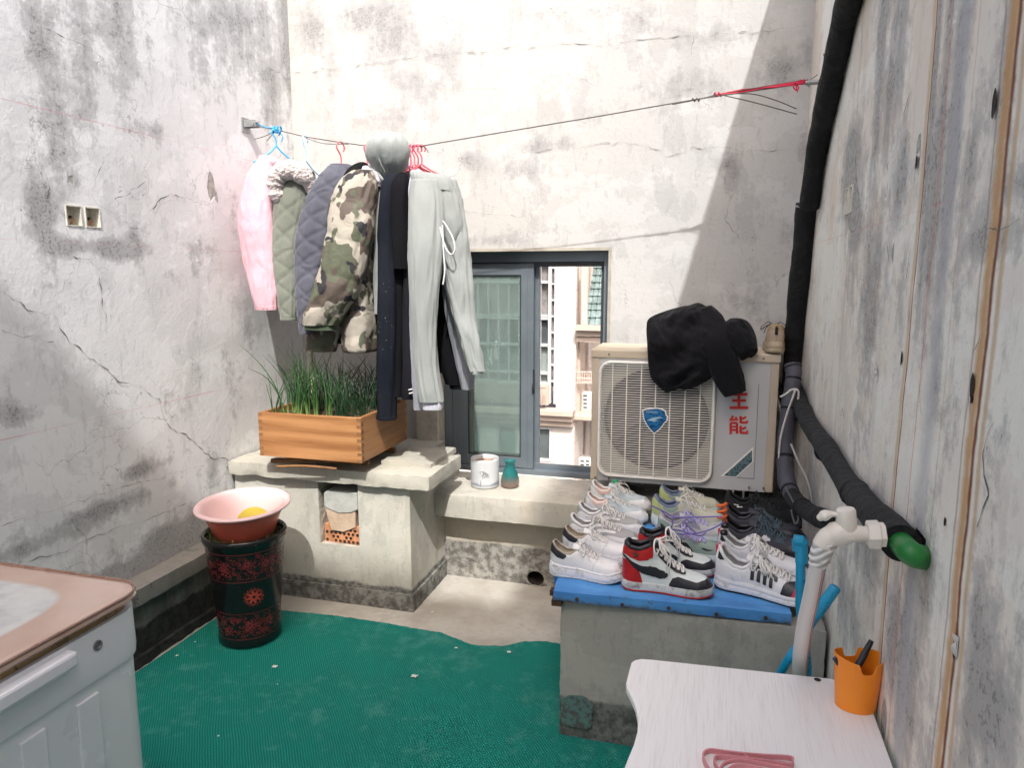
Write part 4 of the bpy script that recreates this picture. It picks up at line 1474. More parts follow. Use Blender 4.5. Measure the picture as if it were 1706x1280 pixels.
mb.tube(crom([on(1388, 985, 'Y', Y2), on(1362, 1020, 'Y', Y2), on(1338, 1065, 'Y', Y2), on(1310, 1105, 'Y', Y2), on(1290, 1150, 'Y', Y2 + .05), on(1280, 1230, 'Y', Y2 + .1)], 5), .0105, 16)
mb.build('tube', m_blue, b2, smooth=True)
mb = MB()
mb.tube([on(1358, 1028, 'Y', Y2), on(1360, 1025, 'Y', Y2), on(1391, 981, 'Y', Y2), on(1393, 978, 'Y', Y2), on(1393.5, 977.5, 'Y', Y2)], [.0115, .0135, .0135, .0115, .002], 18)
mb.build('socket', m_blue, b2, ang=40)

# ================================================================== clothes line
def zl(px):
    """height in photo pixels of the line at px"""
    return lerp_pts([(420, 209), (460, 216), (510, 228), (567, 238), (612, 243), (700, 243), (1160, 165), (1340, 138)], px)


YLn = 3.12
m_wire = plain('line_wire', (.10, .085, .075), .6, .2, 30)
ln = thing('clothesline', 'thin steel washing line sagging across the yard in front of the back wall', 'washing line', on(900, 208, 'Y', YLn))
mb = MB()
P_ = [on(a, b, 'Y', YLn) for a, b in ((428, 210), (460, 216), (510, 228), (567, 237), (612, 243), (655, 245), (702, 243), (850, 218), (1000, 193), (1160, 165), (1250, 152), (1340, 138))]
fine = []
for p, q in zip(P_, P_[1:]):
    fine += [p.lerp(q, k / 6) for k in range(6)]
fine.append(P_[-1])
mb.tube(fine, .0026, 6)
mb.build('wire', m_wire, ln, smooth=True)
mb = MB()
mb.tube([on(a, b, 'Y', YLn) for a, b in ((1120, 174), (1160, 166), (1200, 156), (1340, 133))], .0022, 6)
mb.build('loose_end', m_wire, ln, smooth=True)
mb = MB()
mb.tube(crom([on(a, b, 'Y', YLn) for a, b in ((1196, 157), (1250, 156), (1290, 166), (1327, 181))], 5), .0022, 6)
mb.build('loose_end', m_wire, ln, smooth=True)
mb = MB()
mb.tube(crom([on(a, b, 'Y', YLn) for a, b in ((1198, 157), (1255, 170), (1328, 190))], 5), .0022, 6)
mb.build('loose_end', m_wire, ln, smooth=True)
mb = MB()
mb.tube(crom([on(a, b, 'Y', YLn) for a, b in ((510, 230), (540, 239), (580, 240))], 5), .0018, 6)
mb.build('loose_end', m_wire, ln, smooth=True)
mb = MB()
mb.tube(crom([on(a, b, 'Y', YLn) for a, b in ((459, 216), (445, 225), (424, 232))], 5), .0018, 6)
mb.build('loose_end', m_wire, ln, smooth=True)
mb = MB()
mb.tube(crom([on(a, b, 'Y', YLn) for a, b in ((461, 216), (452, 226), (444, 235))], 5), .0018, 6)
mb.build('loose_end', m_wire, ln, smooth=True)
mb = MB()
mb.tube(crom([on(a, b, 'Y', YLn) for a, b in ((700, 243), (709, 246), (714, 254))], 5), .0018, 6)
mb.build('loose_end', m_wire, ln, smooth=True)
mb = MB()
mb.tube(crom([on(a, b, 'Y', YLn) for a, b in ((1338, 134), (1352, 131), (1362, 124))], 5), .0016, 6)
mb.build('loose_end', m_wire, ln, smooth=True)
for px, py in ((1159, 166), (1196, 157)):
    p = on(px, py, 'Y', YLn)
    mb = MB()
    mb.tube([p + Vector((.004 * k, .006 * math.cos(k * 1.6), .007 * math.sin(k * 1.6))) for k in range(-4, 5)], .0024, 6)
    mb.build('knot', m_wire, ln, smooth=True)
m_red = plain('red_cord', (.62, .015, .06), .6)
mb = MB()
for k in range(4):
    mb.tube(crom([on(1195 + 5 * k, 157 - k, 'Y', YLn), on(1240, 151 - 1.5 * k + 2, 'Y', YLn + .004 * k), on(1290, 142 + k, 'Y', YLn - .003 * k), on(1341, 134 + 1.7 * k, 'Y', YLn)], 6), .0026, 6)
mb.tube(crom([on(a, b, 'Y', YLn - .01) for a, b in ((1338, 137), (1332, 140), (1324, 138), (1322, 145), (1327, 150), (1331, 146), (1326, 141), (1329, 153))], 5), .0028, 6)
for px, py in ((1196, 157), (1338, 136)):
    p = on(px, py, 'Y', YLn)
    mb.tube([p + Vector((.003 * k, .008 * math.cos(k * 1.3), .009 * math.sin(k * 1.3))) for k in range(-5, 6)], .0026, 6)
tag(mb.build('red_cord', m_red, ln, smooth=True), 'red cord lashing the right end of the line to its bolt')
m_cy = plain('blue_cord', (.02, .30, .62), .6)
mb = MB()
mb.tube(crom([on(a, b, 'Y', YLn) for a, b in ((427, 205), (434, 208), (442, 212), (452, 213), (460, 215))], 5), .003, 6)
p = on(461, 216, 'Y', YLn)
mb.tube([p + Vector((.0032 * k, .011 * math.cos(k * 1.1), .016 * math.sin(k * 1.1))) for k in range(-8, 9)], .003, 6)
mb.tube([p + Vector((.004 * k + .002, .013 * math.cos(k * 1.9), .019 * math.sin(k * 1.9 + 1))) for k in range(-6, 7)], .0026, 6)
mb.tube(crom([on(a, b, 'Y', YLn) for a, b in ((466, 220), (471, 228), (469, 236))], 5), .0026, 6)
tag(mb.build('blue_cord', m_cy, ln, smooth=True), 'bright blue cord knotted round the left end of the line')
m_zinc = plain('zinc', (.33, .34, .34), .4, .1, 20, Metallic=.6)
br = thing('line_bracket', 'galvanised clamp bolted to the left wall holding the washing line', 'bracket', on(412, 208, 'X', XL))
mb = MB()
b0 = on(420, 208, 'Y', 3.12)
mb.box(XL - .002, XL + .006, b0.y - .03, b0.y + .03, b0.z - .035, b0.z + .035)
mb.box(XL + .006, b0.x + .03, b0.y - .02, b0.y - .012, b0.z - .012, b0.z + .02)
mb.box(XL + .006, b0.x + .03, b0.y + .012, b0.y + .02, b0.z - .012, b0.z + .02)
mb.build('plate', m_zinc, br, bevel=.002)
mb = MB()
mb.tube([(b0.x + .02, b0.y - .028, b0.z), (b0.x + .02, b0.y + .028, b0.z)], .008, 8)
mb.tube([(XL, b0.y, b0.z + .01), (b0.x + .035, b0.y, b0.z + .01)], .006, 8)
mb.build('bolt', m_zinc, br)
br = thing('line_bracket', 'steel bolt in the right wall holding the red end of the washing line', 'bracket', on(1350, 138, 'Y', 3.12))
mb = MB()
b0 = on(1341, 138, 'Y', 3.12)
mb.tube([(b0.x, 3.12, b0.z), (XR + .02, 3.12, b0.z)], .009, 10)
mb.build('bolt', m_zinc, br, smooth=True)
mb = MB()
mb.tube([(b0.x + .012, 3.12, b0.z), (b0.x + .018, 3.12, b0.z)], .017, 16)
mb.build('washer', m_zinc, br)

# ------------------------------------------------------------------ hangers
hang_g = 'hangers hooked on the washing line'


def hanger(px, col, label, neck, span=.19, drop=.10, yaw=0.0, r=.0035, hook=.018, ymid=YLn, bar=True):
    p = on(px, zl(px), 'Y', YLn)
    h = thing('clothes_hanger', label, 'hanger', p, 0, hang_g)
    m = plain('hanger_%d' % int(px), col, .35, .05)
    mb = MB()
    d = Vector((math.sin(yaw), math.cos(yaw), 0))
    z0 = -neck
    hk = [Vector((0, 0, z0))] + [Vector((0, 0, z0 + neck * .4))]
    hk += [d * (hook * math.sin(a)) + Vector((0, 0, -hook + .004 + hook * math.cos(a) * 1.0)) for a in [math.pi * (-.62) + k * math.pi * 1.35 / 10 for k in range(11)]]
    mb.tube([p + q for q in crom(hk, 4)], r, 8)
    mb.build('hook', m, h, smooth=True)
    mb = MB()
    for s in (-1, 1):
        mb.tube([p + q for q in crom([Vector((0, 0, z0)), d * s * span * .25 + Vector((0, 0, z0 - drop * .35)), d * s * span * .7 + Vector((0, 0, z0 - drop * .8)), d * s * span + Vector((0, 0, z0 - drop))], 4)], r * 1.1, 8)
    if bar:
        mb.tube([p + d * span + Vector((0, 0, z0 - drop)), p - d * span + Vector((0, 0, z0 - drop))], r, 8)
    mb.build('arm', m, h, smooth=True)
    return h


RD = (.72, .10, .13)
hanger(459, (.02, .36, .66), 'bright blue hanger inside the pink jacket, leftmost on the line', .075, .11, .085, .75)
hanger(508, (.38, .62, .82), 'pale blue hanger holding the green quilted jacket', .11, .17, .1, .25)
hanger(567, RD, 'red hanger with a long bare hook over the slate blue jacket', .10, .17, .1, .3, hook=.024)
hanger(611, RD, 'red hanger whose hook stands left of the grey hood', .10, .17, .1, .3)
hanger(679, (.35, .16, .5), 'purple hanger just right of the grey hood', .09, .16, .08, .15)
hanger(684, (.70, .10, .16), 'red hanger next to the purple one, carrying the black shirt', .085, .16, .08, .2)
hanger(690, (.78, .16, .22), 'middle red hanger of the crowded three above the trousers', .08, .15, .07, .9)
hanger(696, (.66, .07, .12), 'crimson hanger holding the waistband of the light grey sweatpants', .085, .13, .06, 1.15, .004)
hanger(702, (.75, .12, .16), 'rightmost red hanger hooked at the bend of the line', .08, .12, .06, 1.3, .004)


# ------------------------------------------------------------------ cloth
def cloth_mat(name, col, rough=.9, weave=260, var=.12, fold=.35, sheen=.3, **k):
    t = NT(name)
    n = t.noise(5, 6, .65)
    c = t.mix(t.step(n, .3, .7), tuple(a * (1 - var) for a in col), tuple(min(1, a * (1 + var)) for a in col))
    h = t.math('MULTIPLY_ADD', t.noise(weave, 2), .12, t.noise(16, 6, .6, vec=t.mapping((1, 1, .45)), dist=.8))
    k.setdefault('Specular_IOR_Level', .15)
    return t.out(c, rough, t.bump(h, fold, .012), Sheen_Weight=sheen, **k)


def tube_cloth(name, rows, mat, parent, nu=40, nv=70, wr=.006, wf=(9, 9, 2.2), seed=0, se=2.4, quilt=None, puff=None, cap0=True, cap1=True, tilt=0, sub=0, hollow=True, skew=0):
    """rows: (px, py, half width px, Y, half depth m). A closed hanging form whose level sections are flattened ovals"""
    nr = len(rows)
    P = []
    for (px, py, hw_, Y, dp_) in rows:
        c = on(px, py, 'Y', Y)
        dist = (c - EYE).dot(FWD)
        P.append((c, hw_ * dist / FPX, dp_))
    V = [0]
    for a, b in zip(P, P[1:]):
        V.append(V[-1] + (b[0] - a[0]).length)
    L = V[-1]
    out = []
    S = Vector((RGT.x, RGT.y, 0))
    F = Vector((-RGT.y, RGT.x, 0))
    cc = crom([p[0] for p in P], 12)
    hh_ = crom([Vector((p[1], p[2], v)) for p, v in zip(P, V)], 12)
    vv = [h.z for h in hh_]
    for j in range(nv + 1):
        s = L * j / nv
        i = min(len(vv) - 2, max(0, int(np.searchsorted(vv, s)) - 1))
        f = (s - vv[i]) / max(1e-6, vv[i + 1] - vv[i])
        f = min(1, max(0, f))
        c = cc[i].lerp(cc[i + 1], f)
        w_ = hh_[i].x + (hh_[i + 1].x - hh_[i].x) * f
        d_ = hh_[i].y + (hh_[i + 1].y - hh_[i].y) * f
        per = math.pi * (w_ + d_)
        ring = []
        for k in range(nu):
            a = 2 * math.pi * k / nu
            ca, sa = math.cos(a), math.sin(a)
            e = 2 / se
            ux = math.copysign(abs(ca) ** e, ca)
            uy = math.copysign(abs(sa) ** e, sa)
            q = (ca * wf[0] * .12 + seed, sa * wf[1] * .12, s * wf[2] + seed * .37)
            r1 = mnoise.noise(Vector((ca * 1.5 + seed, sa * 1.5, s * wf[2])))
            r2 = 1 - abs(mnoise.noise(Vector((ca * 3.1 + seed * 2, sa * 3.1, s * wf[2] * 1.9 + ca * .8)))) * 2.4
            r3 = mnoise.noise(Vector((ca * 6 + seed, sa * 6, s * wf[2] * 5)))
            r4 = 1 - abs(mnoise.noise(Vector((ca * 7.5 + seed * 3, sa * 7.5, s * wf[2] * 3.2 - ca * 2)))) * 3
            dd = wr * (r1 * 1.3 + r2 * .7 + r3 * .35 + r4 * .28)
            if puff:
                ph, pa = puff
                x_ = (s / ph + .25 * math.sin(a + seed) + .15 * r1) % 1
                dd += pa * (abs(math.sin(math.pi * x_)) ** .6 - .6)
            if quilt:
                ph, pa = quilt
                al = a / (2 * math.pi) * max(1, round(per / ph))
                sl = s / ph
                u1, u2 = al + sl, al - sl
                dd += pa * (min(1, abs(math.sin(math.pi * u1)) * 1.6) ** .6 * min(1, abs(math.sin(math.pi * u2)) * 1.6) ** .6 - .5)
            ring.append(c + S * (ux * w_ + ca * dd + skew * uy * d_) + F * (uy * d_ + sa * dd) + Vector((0, 0, tilt * ca * w_)))
        out.append(ring)
    mb = MB()
    if cap0:
        c = sum(out[0], Vector()) / nu
        mb.grid([[c.lerp(p, .02) for p in out[0]], [c.lerp(p, .6) + Vector((0, 0, .002)) for p in out[0]]] + out, closed=True)
    else:
        mb.grid(out, closed=True)
    if cap1:
        c = sum(out[-1], Vector()) / nu
        mb.grid([out[-1], [c.lerp(p, .88) + Vector((0, 0, .001)) for p in out[-1]], [c.lerp(p, .80) + Vector((0, 0, .03)) for p in out[-1]], [c.lerp(p, .02) + Vector((0, 0, .03)) for p in out[-1]]], closed=True)
    return mb.build(name, mat, parent, smooth=True)


def cuff_ring(name, px, py, hw_, Y, dp_, mat, parent, h=.02, g=1.06, seed=0, lean=0):
    return tube_cloth(name, [(px, py - h * 300, hw_ * g * .97, Y, dp_ * g * .97), (px, py, hw_ * g, Y, dp_ * g), (px + lean, py + h * 120, hw_ * g * .96, Y, dp_ * g * .96)], mat, parent, 36, 10, .002, seed=seed)


# 1 pink padded jacket -------------------------------------------------
mp = cloth_mat('pink_nylon', (.62, .37, .43), .6, fold=.8, sheen=.1)
g1 = thing('jacket', 'pale pink padded jacket at the left end of the line', 'jacket', on(440, 260, 'Y', 3.05))
tube_cloth('sleeve', [(440, 268, 9, 2.98, .03), (434, 290, 20, 2.95, .05), (430, 330, 28, 2.93, .06), (431, 375, 31, 2.92, .07), (435, 420, 29, 2.91, .065), (440, 470, 24, 2.9, .06), (445, 505, 20, 2.9, .055), (446, 516, 19, 2.9, .05)], mp, g1, 72, 140, wr=.0045, wf=(9, 9, 4.5), seed=1.3)
tube_cloth('body', [(452, 272, 10, 3.14, .12), (455, 300, 22, 3.14, .20), (458, 360, 26, 3.14, .22), (458, 430, 25, 3.14, .23), (458, 482, 22, 3.14, .23)], mp, g1, wr=.006, wf=(9, 9, 4), seed=2.1)
tube_cloth('collar', [(446, 262, 12, 3.06, .06), (452, 272, 18, 3.08, .09), (456, 284, 20, 3.10, .10)], mp, g1, 30, 16, .004, seed=4)
cuff_ring('cuff', 446, 512, 18, 2.9, .05, mp, g1, seed=3)

# 2 green quilted jacket -----------------------------------------------
mg = cloth_mat('green_corduroy', (.165, .18, .15), .95, fold=.4, sheen=.25)
g2 = thing('jacket', 'sage green quilted jacket with a fluffy off-white collar', 'jacket', on(490, 285, 'Y', 3.05))
tube_cloth('sleeve', [(500, 276, 12, 2.99, .03), (494, 296, 24, 2.96, .05), (487, 330, 28, 2.94, .06), (480, 390, 24, 2.93, .06), (478, 440, 21, 2.92, .06), (481, 490, 18, 2.92, .055), (484, 527, 15, 2.92, .05)], mg, g2, 72, 150, wr=.004, seed=5.2, quilt=(.11, .0045))
tube_cloth('body', [(505, 282, 10, 3.13, .12), (508, 330, 24, 3.14, .20), (508, 400, 24, 3.14, .22), (505, 500, 22, 3.14, .22)], mg, g2, 72, 120, wr=.004, seed=6.2, quilt=(.11, .004))
cuff_ring('cuff', 483, 531, 14, 2.92, .05, mg, g2, seed=7)
t = NT('fleece')
v = t.voro(75)
m_fl = t.out(t.mix(t.step(v, .1, .7), (.62, .57, .55), (.50, .43, .42)), .95, t.bump(t.math('SUBTRACT', t.noise(60, 4, .7), v), .9, .012), Sheen_Weight=.8)
mb = MB()
pts = crom([on(463, 338, 'Y', 2.885), on(459, 308, 'Y', 2.88), on(465, 290, 'Y', 2.88), on(480, 283, 'Y', 2.885), on(497, 286, 'Y', 2.90), on(511, 300, 'Y', 2.92), on(520, 318, 'Y', 2.95)], 10)
rr = [.030 + .012 * sm(0, .3, i / len(pts)) * sm(1, .7, i / len(pts)) for i in range(len(pts))]
rr[0] = .012; rr[1] = .022; rr[-1] = .01
rr = [r * (1 + .22 * nz(p, 45, 2) + .15 * nz(p, 90, 4)) for r, p in zip(rr, pts)]
mb.tube(pts, rr, 28)
c_ = mb.build('fleece_collar', m_fl, g2, smooth=True)
mb = MB()
p = on(517, 290, 'Y', 3.07)
for k in range(60):
    a, b = random.uniform(-1, 1), random.uniform(-1, 1)
    q = p + Vector((.011 * a, .01 * b, random.uniform(-.02, .02)))
    mb.tube([q, q + Vector((.006 * a, .006 * b, -.012)), q + Vector((.01 * a, .01 * b, -.03))], [.003, .002, .0006], 5)
mb.build('fur_tuft', plain('fur_black', (.03, .028, .028), .9), c_)

# 3 slate blue quilted jacket -------------------------------------------
ms = cloth_mat('slate_corduroy', (.085, .09, .115), .95, fold=.4, sheen=.2)
g3 = thing('jacket', 'slate blue diamond-quilted jacket between the green and the camouflage jackets', 'jacket', on(550, 290, 'Y', 3.05))
tube_cloth('sleeve', [(562, 277, 14, 2.98, .03), (556, 296, 24, 2.95, .05), (545, 335, 35, 2.93, .06), (532, 390, 38, 2.92, .07), (523, 440, 31, 2.91, .06), (515, 500, 20, 2.9, .055), (511, 556, 10, 2.9, .04)], ms, g3, 84, 150, wr=.004, seed=8.2, quilt=(.10, .006))
tube_cloth('body', [(572, 282, 10, 3.13, .12), (574, 330, 26, 3.14, .20), (566, 400, 32, 3.14, .22), (556, 520, 28, 3.14, .22)], ms, g3, 84, 110, wr=.004, seed=9.2, quilt=(.10, .005))
tube_cloth('collar', [(570, 276, 18, 3.04, .07), (572, 286, 24, 3.05, .09), (572, 300, 22, 3.06, .09)], ms, g3, 30, 14, .005, seed=4.4)

# 4 camouflage jacket ---------------------------------------------------
t = NT('camouflage')
P2 = t.mapping((1, 1, .8))
P3 = t.vadd(P2, t.noise(9, 3, .5, col=True), .10)
n1 = t.noise(8.5, 2, .4, vec=t.vadd(P3, t.mapping(loc=(3, 1, 2)), .0))
n2 = t.noise(9.5, 2, .4, vec=t.mapping(loc=(7.3, 2.2, 5.1), vec=P3))
n3 = t.noise(11, 2, .4, vec=t.mapping(loc=(1.3, 9.2, 4.1), vec=P3))
n4 = t.noise(12, 2, .45, vec=t.mapping(loc=(5.3, 6.2, 8.1), vec=P3))
c = t.mix(t.step(n2, .50, .515), (.33, .305, .26), (.085, .066, .054))
c = t.mix(t.step(n3, .575, .59), c, (.085, .095, .062))
c = t.mix(t.step(n4, .60, .612), c, (.018, .018, .022))
h = t.noise(14, 6, .6, dist=.8)
m_camo = t.out(c, .75, t.bump(h, .55, .014))
m_kn = cloth_mat('dark_green_knit', (.05, .07, .045), .95)
m_bkf = cloth_mat('black_fleece', (.008, .008, .009), .98, weave=120, fold=.9, sheen=0)
g4 = thing('jacket', 'camouflage padded jacket with a black collar in the middle of the line', 'jacket', on(600, 300, 'Y', 3.05))
tube_cloth('sleeve', [(606, 284, 14, 2.94, .03), (598, 302, 28, 2.91, .05), (587, 340, 36, 2.89, .065), (583, 390, 37, 2.87, .075), (574, 440, 37, 2.86, .08), (560, 485, 37, 2.85, .08), (543, 522, 33, 2.85, .075), (536, 541, 28, 2.85, .065)], m_camo, g4, 56, 130, wr=.007, wf=(9, 9, 5), seed=11.1, puff=(.16, .006))
cuff_ring('cuff', 534, 547, 25, 2.85, .06, m_kn, g4, seed=11, lean=2)
tube_cloth('body', [(612, 290, 12, 3.06, .10), (608, 340, 26, 3.08, .17), (606, 420, 30, 3.09, .20), (606, 500, 30, 3.09, .20), (606, 570, 30, 3.08, .20), (606, 582, 28, 3.08, .19)], m_camo, g4, 56, 110, wr=.008, wf=(9, 9, 4), seed=12.4, puff=(.12, .006))
tube_cloth('front_panel', [(565, 470, 18, 2.99, .02), (552, 520, 22, 2.97, .025), (540, 560, 25, 2.96, .03), (534, 586, 24, 2.96, .03)], m_camo, g4, 40, 60, wr=.006, seed=13.4, puff=(.10, .006))
tube_cloth('lining', [(590, 480, 26, 3.02, .02), (578, 540, 32, 3.01, .03), (580, 572, 24, 3.0, .03)], m_bkf, g4, 30, 30, wr=.004, seed=14)
mb = MB()
pts = crom([on(573, 312, 'Y', 2.95), on(580, 297, 'Y', 2.95), on(592, 285, 'Y', 2.97), on(606, 278, 'Y', 3.0), on(616, 284, 'Y', 3.02)], 10)
mb.tube(pts, [.010 + .018 * math.sin(math.pi * min(1, (i + 2) / len(pts))) for i in range(len(pts))], 20)
mb.build('collar', m_bkf, g4, smooth=True)
mb = MB()
for k in range(7):
    p = on(587 - k * 5.0, 300 + k * 17, 'Y', 2.893 - k * .008)
    mb.lathe([(0, 0), (.006, 0), (.006, .004), (0, .005)], (0, 0, 0), 10)
    for i in range(len(mb.v) - 40, len(mb.v)):
        x_, y_, z_ = mb.v[i]
        mb.v[i] = (p.x - z_ * .5 + x_ * .5, p.y - .055 - z_, p.z + y_)
# 5 grey hoodie -----------------------------------------------------------
mh = cloth_mat('light_grey_jersey', (.27, .295, .29), .95, fold=.6, sheen=.15)
g5 = thing('hoodie', 'pale grey hooded sweatshirt, its hood standing above the line', 'sweatshirt', on(650, 260, 'Y', 3.08))
hood = [(640, 304, 14, 3.07, .05), (640, 290, 22, 3.07, .08), (642, 272, 30, 3.07, .10), (646, 254, 34, 3.07, .11), (647, 240, 31, 3.07, .10), (650, 230, 25, 3.07, .08), (652, 224, 12, 3.07, .04)]
tube_cloth('hood', [(652, 220, 4, 3.03, .02), (651, 223, 13, 3.03, .05), (649, 229, 24, 3.02, .08), (646, 238, 32, 3.01, .10), (645, 250, 36, 3.01, .11), (645, 264, 35, 3.01, .10), (647, 277, 30, 3.02, .09), (648, 289, 24, 3.03, .07), (649, 303, 17, 3.04, .05)], mh, g5, 110, 80, wr=.0055, wf=(9, 9, 3), seed=19.7, se=2.0)
mb = MB()
q_ = crom([on(a, b, 'Y', Y_) for a, b, Y_ in ((652, 220, 3.02), (643, 226, 2.965), (634, 240, 2.925), (630, 256, 2.915), (634, 272, 2.925), (641, 286, 2.95))], 8)
mb.tube(q_, .0032, 8)
mb.build('hood_seam', mh, g5, smooth=True)
mb = MB()
mb.tube(crom([on(613, 245, 'Y', 2.99), on(612, 258, 'Y', 2.97), on(619, 274, 'Y', 2.96), on(629, 288, 'Y', 2.96), on(638, 300, 'Y', 2.96)], 8), [.004, .006] + [.007] * 29 + [.006, .004], 12)
mb.build('hood_hem', mh, g5, smooth=True)
mlil = cloth_mat('lilac_fleece', (.48, .46, .52), .95, fold=.7)
tube_cloth('collar', [(616, 278, 9, 3.0, .04), (620, 288, 15, 2.99, .05), (625, 300, 14, 2.99, .05), (628, 312, 9, 2.99, .04)], mlil, g5, 30, 20, wr=.006, wf=(9, 9, 14), seed=16)
tube_cloth('body', [(655, 300, 12, 3.10, .12), (650, 360, 20, 3.12, .2), (648, 480, 20, 3.12, .2), (648, 520, 18, 3.12, .2)], mh, g5, 40, 60, wr=.006, seed=17)

# 6-9 dark things ------------------------------------------------------------
t = NT('navy_cotton_flecked')
n = t.noise(5, 5)
c = t.mix(t.step(n, .3, .7), (.007, .009, .015), (.013, .015, .022))
fl_ = t.math('MULTIPLY', t.step(t.voro(95), .12, .17, 1, 0), t.step(t.noise(5.5, 4, .7), .56, .62))
c = t.mix(t.math('MULTIPLY', fl_, .75), c, (.35, .34, .36))
m_nv = t.out(c, .92, t.bump(t.noise(12, 6, .6, vec=t.mapping((1, 1, .3))), .4, .01), Specular_IOR_Level=.1)
m_bk1 = cloth_mat('black_cotton', (.005, .005, .007), .95, fold=.5, sheen=0)
m_ch = cloth_mat('charcoal_knit', (.011, .011, .015), .95, fold=.5, sheen=0)
m_li = cloth_mat('lilac_cotton', (.48, .45, .56), .95, fold=.4)
g6 = thing('trousers', 'long navy black trousers with pale lint specks, hanging lowest', 'trousers', on(646, 300, 'Y', 2.95))
tube_cloth('leg', [(656, 290, 11, 2.96, .03), (651, 310, 15, 2.94, .05), (647, 360, 16, 2.93, .06), (646, 450, 16, 2.92, .06), (645, 540, 16, 2.91, .055), (644, 620, 16, 2.9, .05), (644, 680, 15, 2.9, .045), (644, 697, 15, 2.9, .04)], m_nv, g6, wr=.005, wf=(9, 9, 1.5), seed=21)
tube_cloth('leg', [(664, 292, 8, 3.16, .03), (660, 360, 12, 3.17, .08), (656, 450, 13, 3.17, .07), (654, 560, 13, 3.17, .06), (652, 660, 12, 3.17, .05)], m_nv, g6, wr=.005, wf=(9, 9, 1.5), seed=22)
cuff_ring('hem', 644, 696, 15, 2.9, .042, m_nv, g6, seed=23)
g7 = thing('shirt', 'black cotton shirt hanging right of the specked navy trousers', 'shirt', on(668, 300, 'Y', 2.98))
tube_cloth('sleeve', [(670, 291, 8, 2.94, .03), (667, 310, 14, 2.92, .04), (666, 350, 14, 2.91, .045), (668, 400, 14, 2.9, .05), (670, 448, 13, 2.9, .05)], m_bk1, g7, wr=.004, wf=(9, 9, 3), seed=24)
tube_cloth('body', [(674, 292, 8, 3.08, .1), (673, 340, 15, 3.08, .16), (673, 450, 16, 3.08, .18), (673, 560, 15, 3.08, .18), (672, 652, 14, 3.07, .18)], m_bk1, g7, wr=.006, wf=(9, 9, 2), seed=25)
g8 = thing('trousers', 'charcoal trousers with small white marks at the ankle, squeezed between the black shirt and pale grey sweatpants', 'trousers', on(685, 300, 'Y', 2.98))
g8['label'] = 'charcoal trousers with small white ankle marks beside the pale grey sweatpants'
tube_cloth('leg', [(690, 286, 8, 2.98, .03), (688, 320, 11, 2.97, .05), (686, 420, 12, 2.96, .06), (684, 520, 13, 2.95, .06), (686, 600, 14, 2.94, .055), (686, 650, 14, 2.94, .05), (685, 664, 13, 2.94, .04)], m_ch, g8, wr=.005, wf=(9, 9, 2), seed=26)
tube_cloth('leg', [(692, 300, 8, 3.16, .03), (690, 420, 10, 3.17, .06), (690, 600, 12, 3.17, .055)], m_ch, g8, wr=.005, wf=(9, 9, 2), seed=27)
mb = MB()
for k, (a, b_) in enumerate((((681, 650), (691, 647)), ((682, 656), (692, 653)))):
    p, q = on(*a, 'Y', 2.885), on(*b_, 'Y', 2.885)
    mb.tube([p, p.lerp(q, .5) + Vector((0, -.004, 0)), q], .0035, 6)
mb.build('logo_mark', plain('print_white', (.6, .6, .6), .7), g8)
g9 = thing('shirt', 'pale lilac shirt showing only as a narrow edge beside the light grey sweatpants', 'shirt', on(688, 300, 'Y', 3.02))
tube_cloth('body', [(692, 284, 6, 2.92, .02), (690, 320, 8, 2.905, .025), (689, 400, 8, 2.90, .03), (690, 470, 8, 2.9, .03), (692, 520, 7, 2.9, .03)], m_li, g9, 30, 50, wr=.003, seed=28)

# 10 light grey sweatpants --------------------------------------------------
m_sp = cloth_mat('pale_grey_fleece', (.27, .29, .285), .95, fold=.25, var=.04, sheen=.15)
g10 = thing('sweatpants', 'light grey sweatpants with gathered waist and hanging drawstring, nearest the window', 'sweatpants', on(715, 300, 'Y', 2.85))
tube_cloth('leg', [(708, 300, 22, 2.84, .035), (711, 340, 27, 2.83, .05), (712, 390, 27, 2.82, .06), (710, 440, 25, 2.81, .065), (708, 500, 21, 2.8, .06), (709, 560, 17, 2.8, .055), (712, 610, 17, 2.8, .05), (717, 650, 18, 2.8, .05), (720, 668, 18, 2.8, .045)], m_sp, g10, 60, 120, wr=.0075, wf=(9, 9, 1.8), seed=31, se=2.6)
tube_cloth('leg', [(742, 300, 18, 2.93, .035), (748, 340, 22, 2.93, .05), (754, 390, 24, 2.92, .06), (758, 430, 23, 2.92, .06), (764, 480, 21, 2.91, .055), (770, 520, 17, 2.91, .05), (779, 560, 15, 2.9, .045), (788, 600, 13, 2.9, .04), (793, 618, 11, 2.9, .035)], m_sp, g10, 60, 120, wr=.009, wf=(9, 9, 3), seed=32, se=2.4)
tube_cloth('waistband', [(716, 289, 31, 2.87, .03), (719, 296, 34, 2.87, .04), (722, 306, 34, 2.87, .045), (724, 316, 34, 2.87, .045)], m_sp, g10, 160, 26, wr=.0025, wf=(90, 90, 2), seed=33, se=2.2, tilt=-.12)
tube_cloth('seat_panel', [(724, 312, 33, 2.875, .04), (728, 345, 38, 2.875, .045), (733, 385, 38, 2.875, .04), (738, 420, 14, 2.875, .02)], m_sp, g10, 60, 60, wr=.006, wf=(9, 9, 3), seed=34)
cuff_ring('cuff', 721, 676, 17, 2.8, .038, cloth_mat('cuff_pale', (.5, .5, .56), .9), g10, h=.045, g=1.0, seed=35)
cuff_ring('cuff', 794, 620, 10, 2.9, .032, m_sp, g10, h=.025, g=1.0, seed=36)
mb = MB()
mb.tube(crom([on(a, b, 'Y', 2.80) for a, b in ((733, 378), (737, 395), (743, 414), (752, 424), (758, 416), (755, 398), (746, 380), (738, 368))], 7), .0055, 8, aspect=.5)
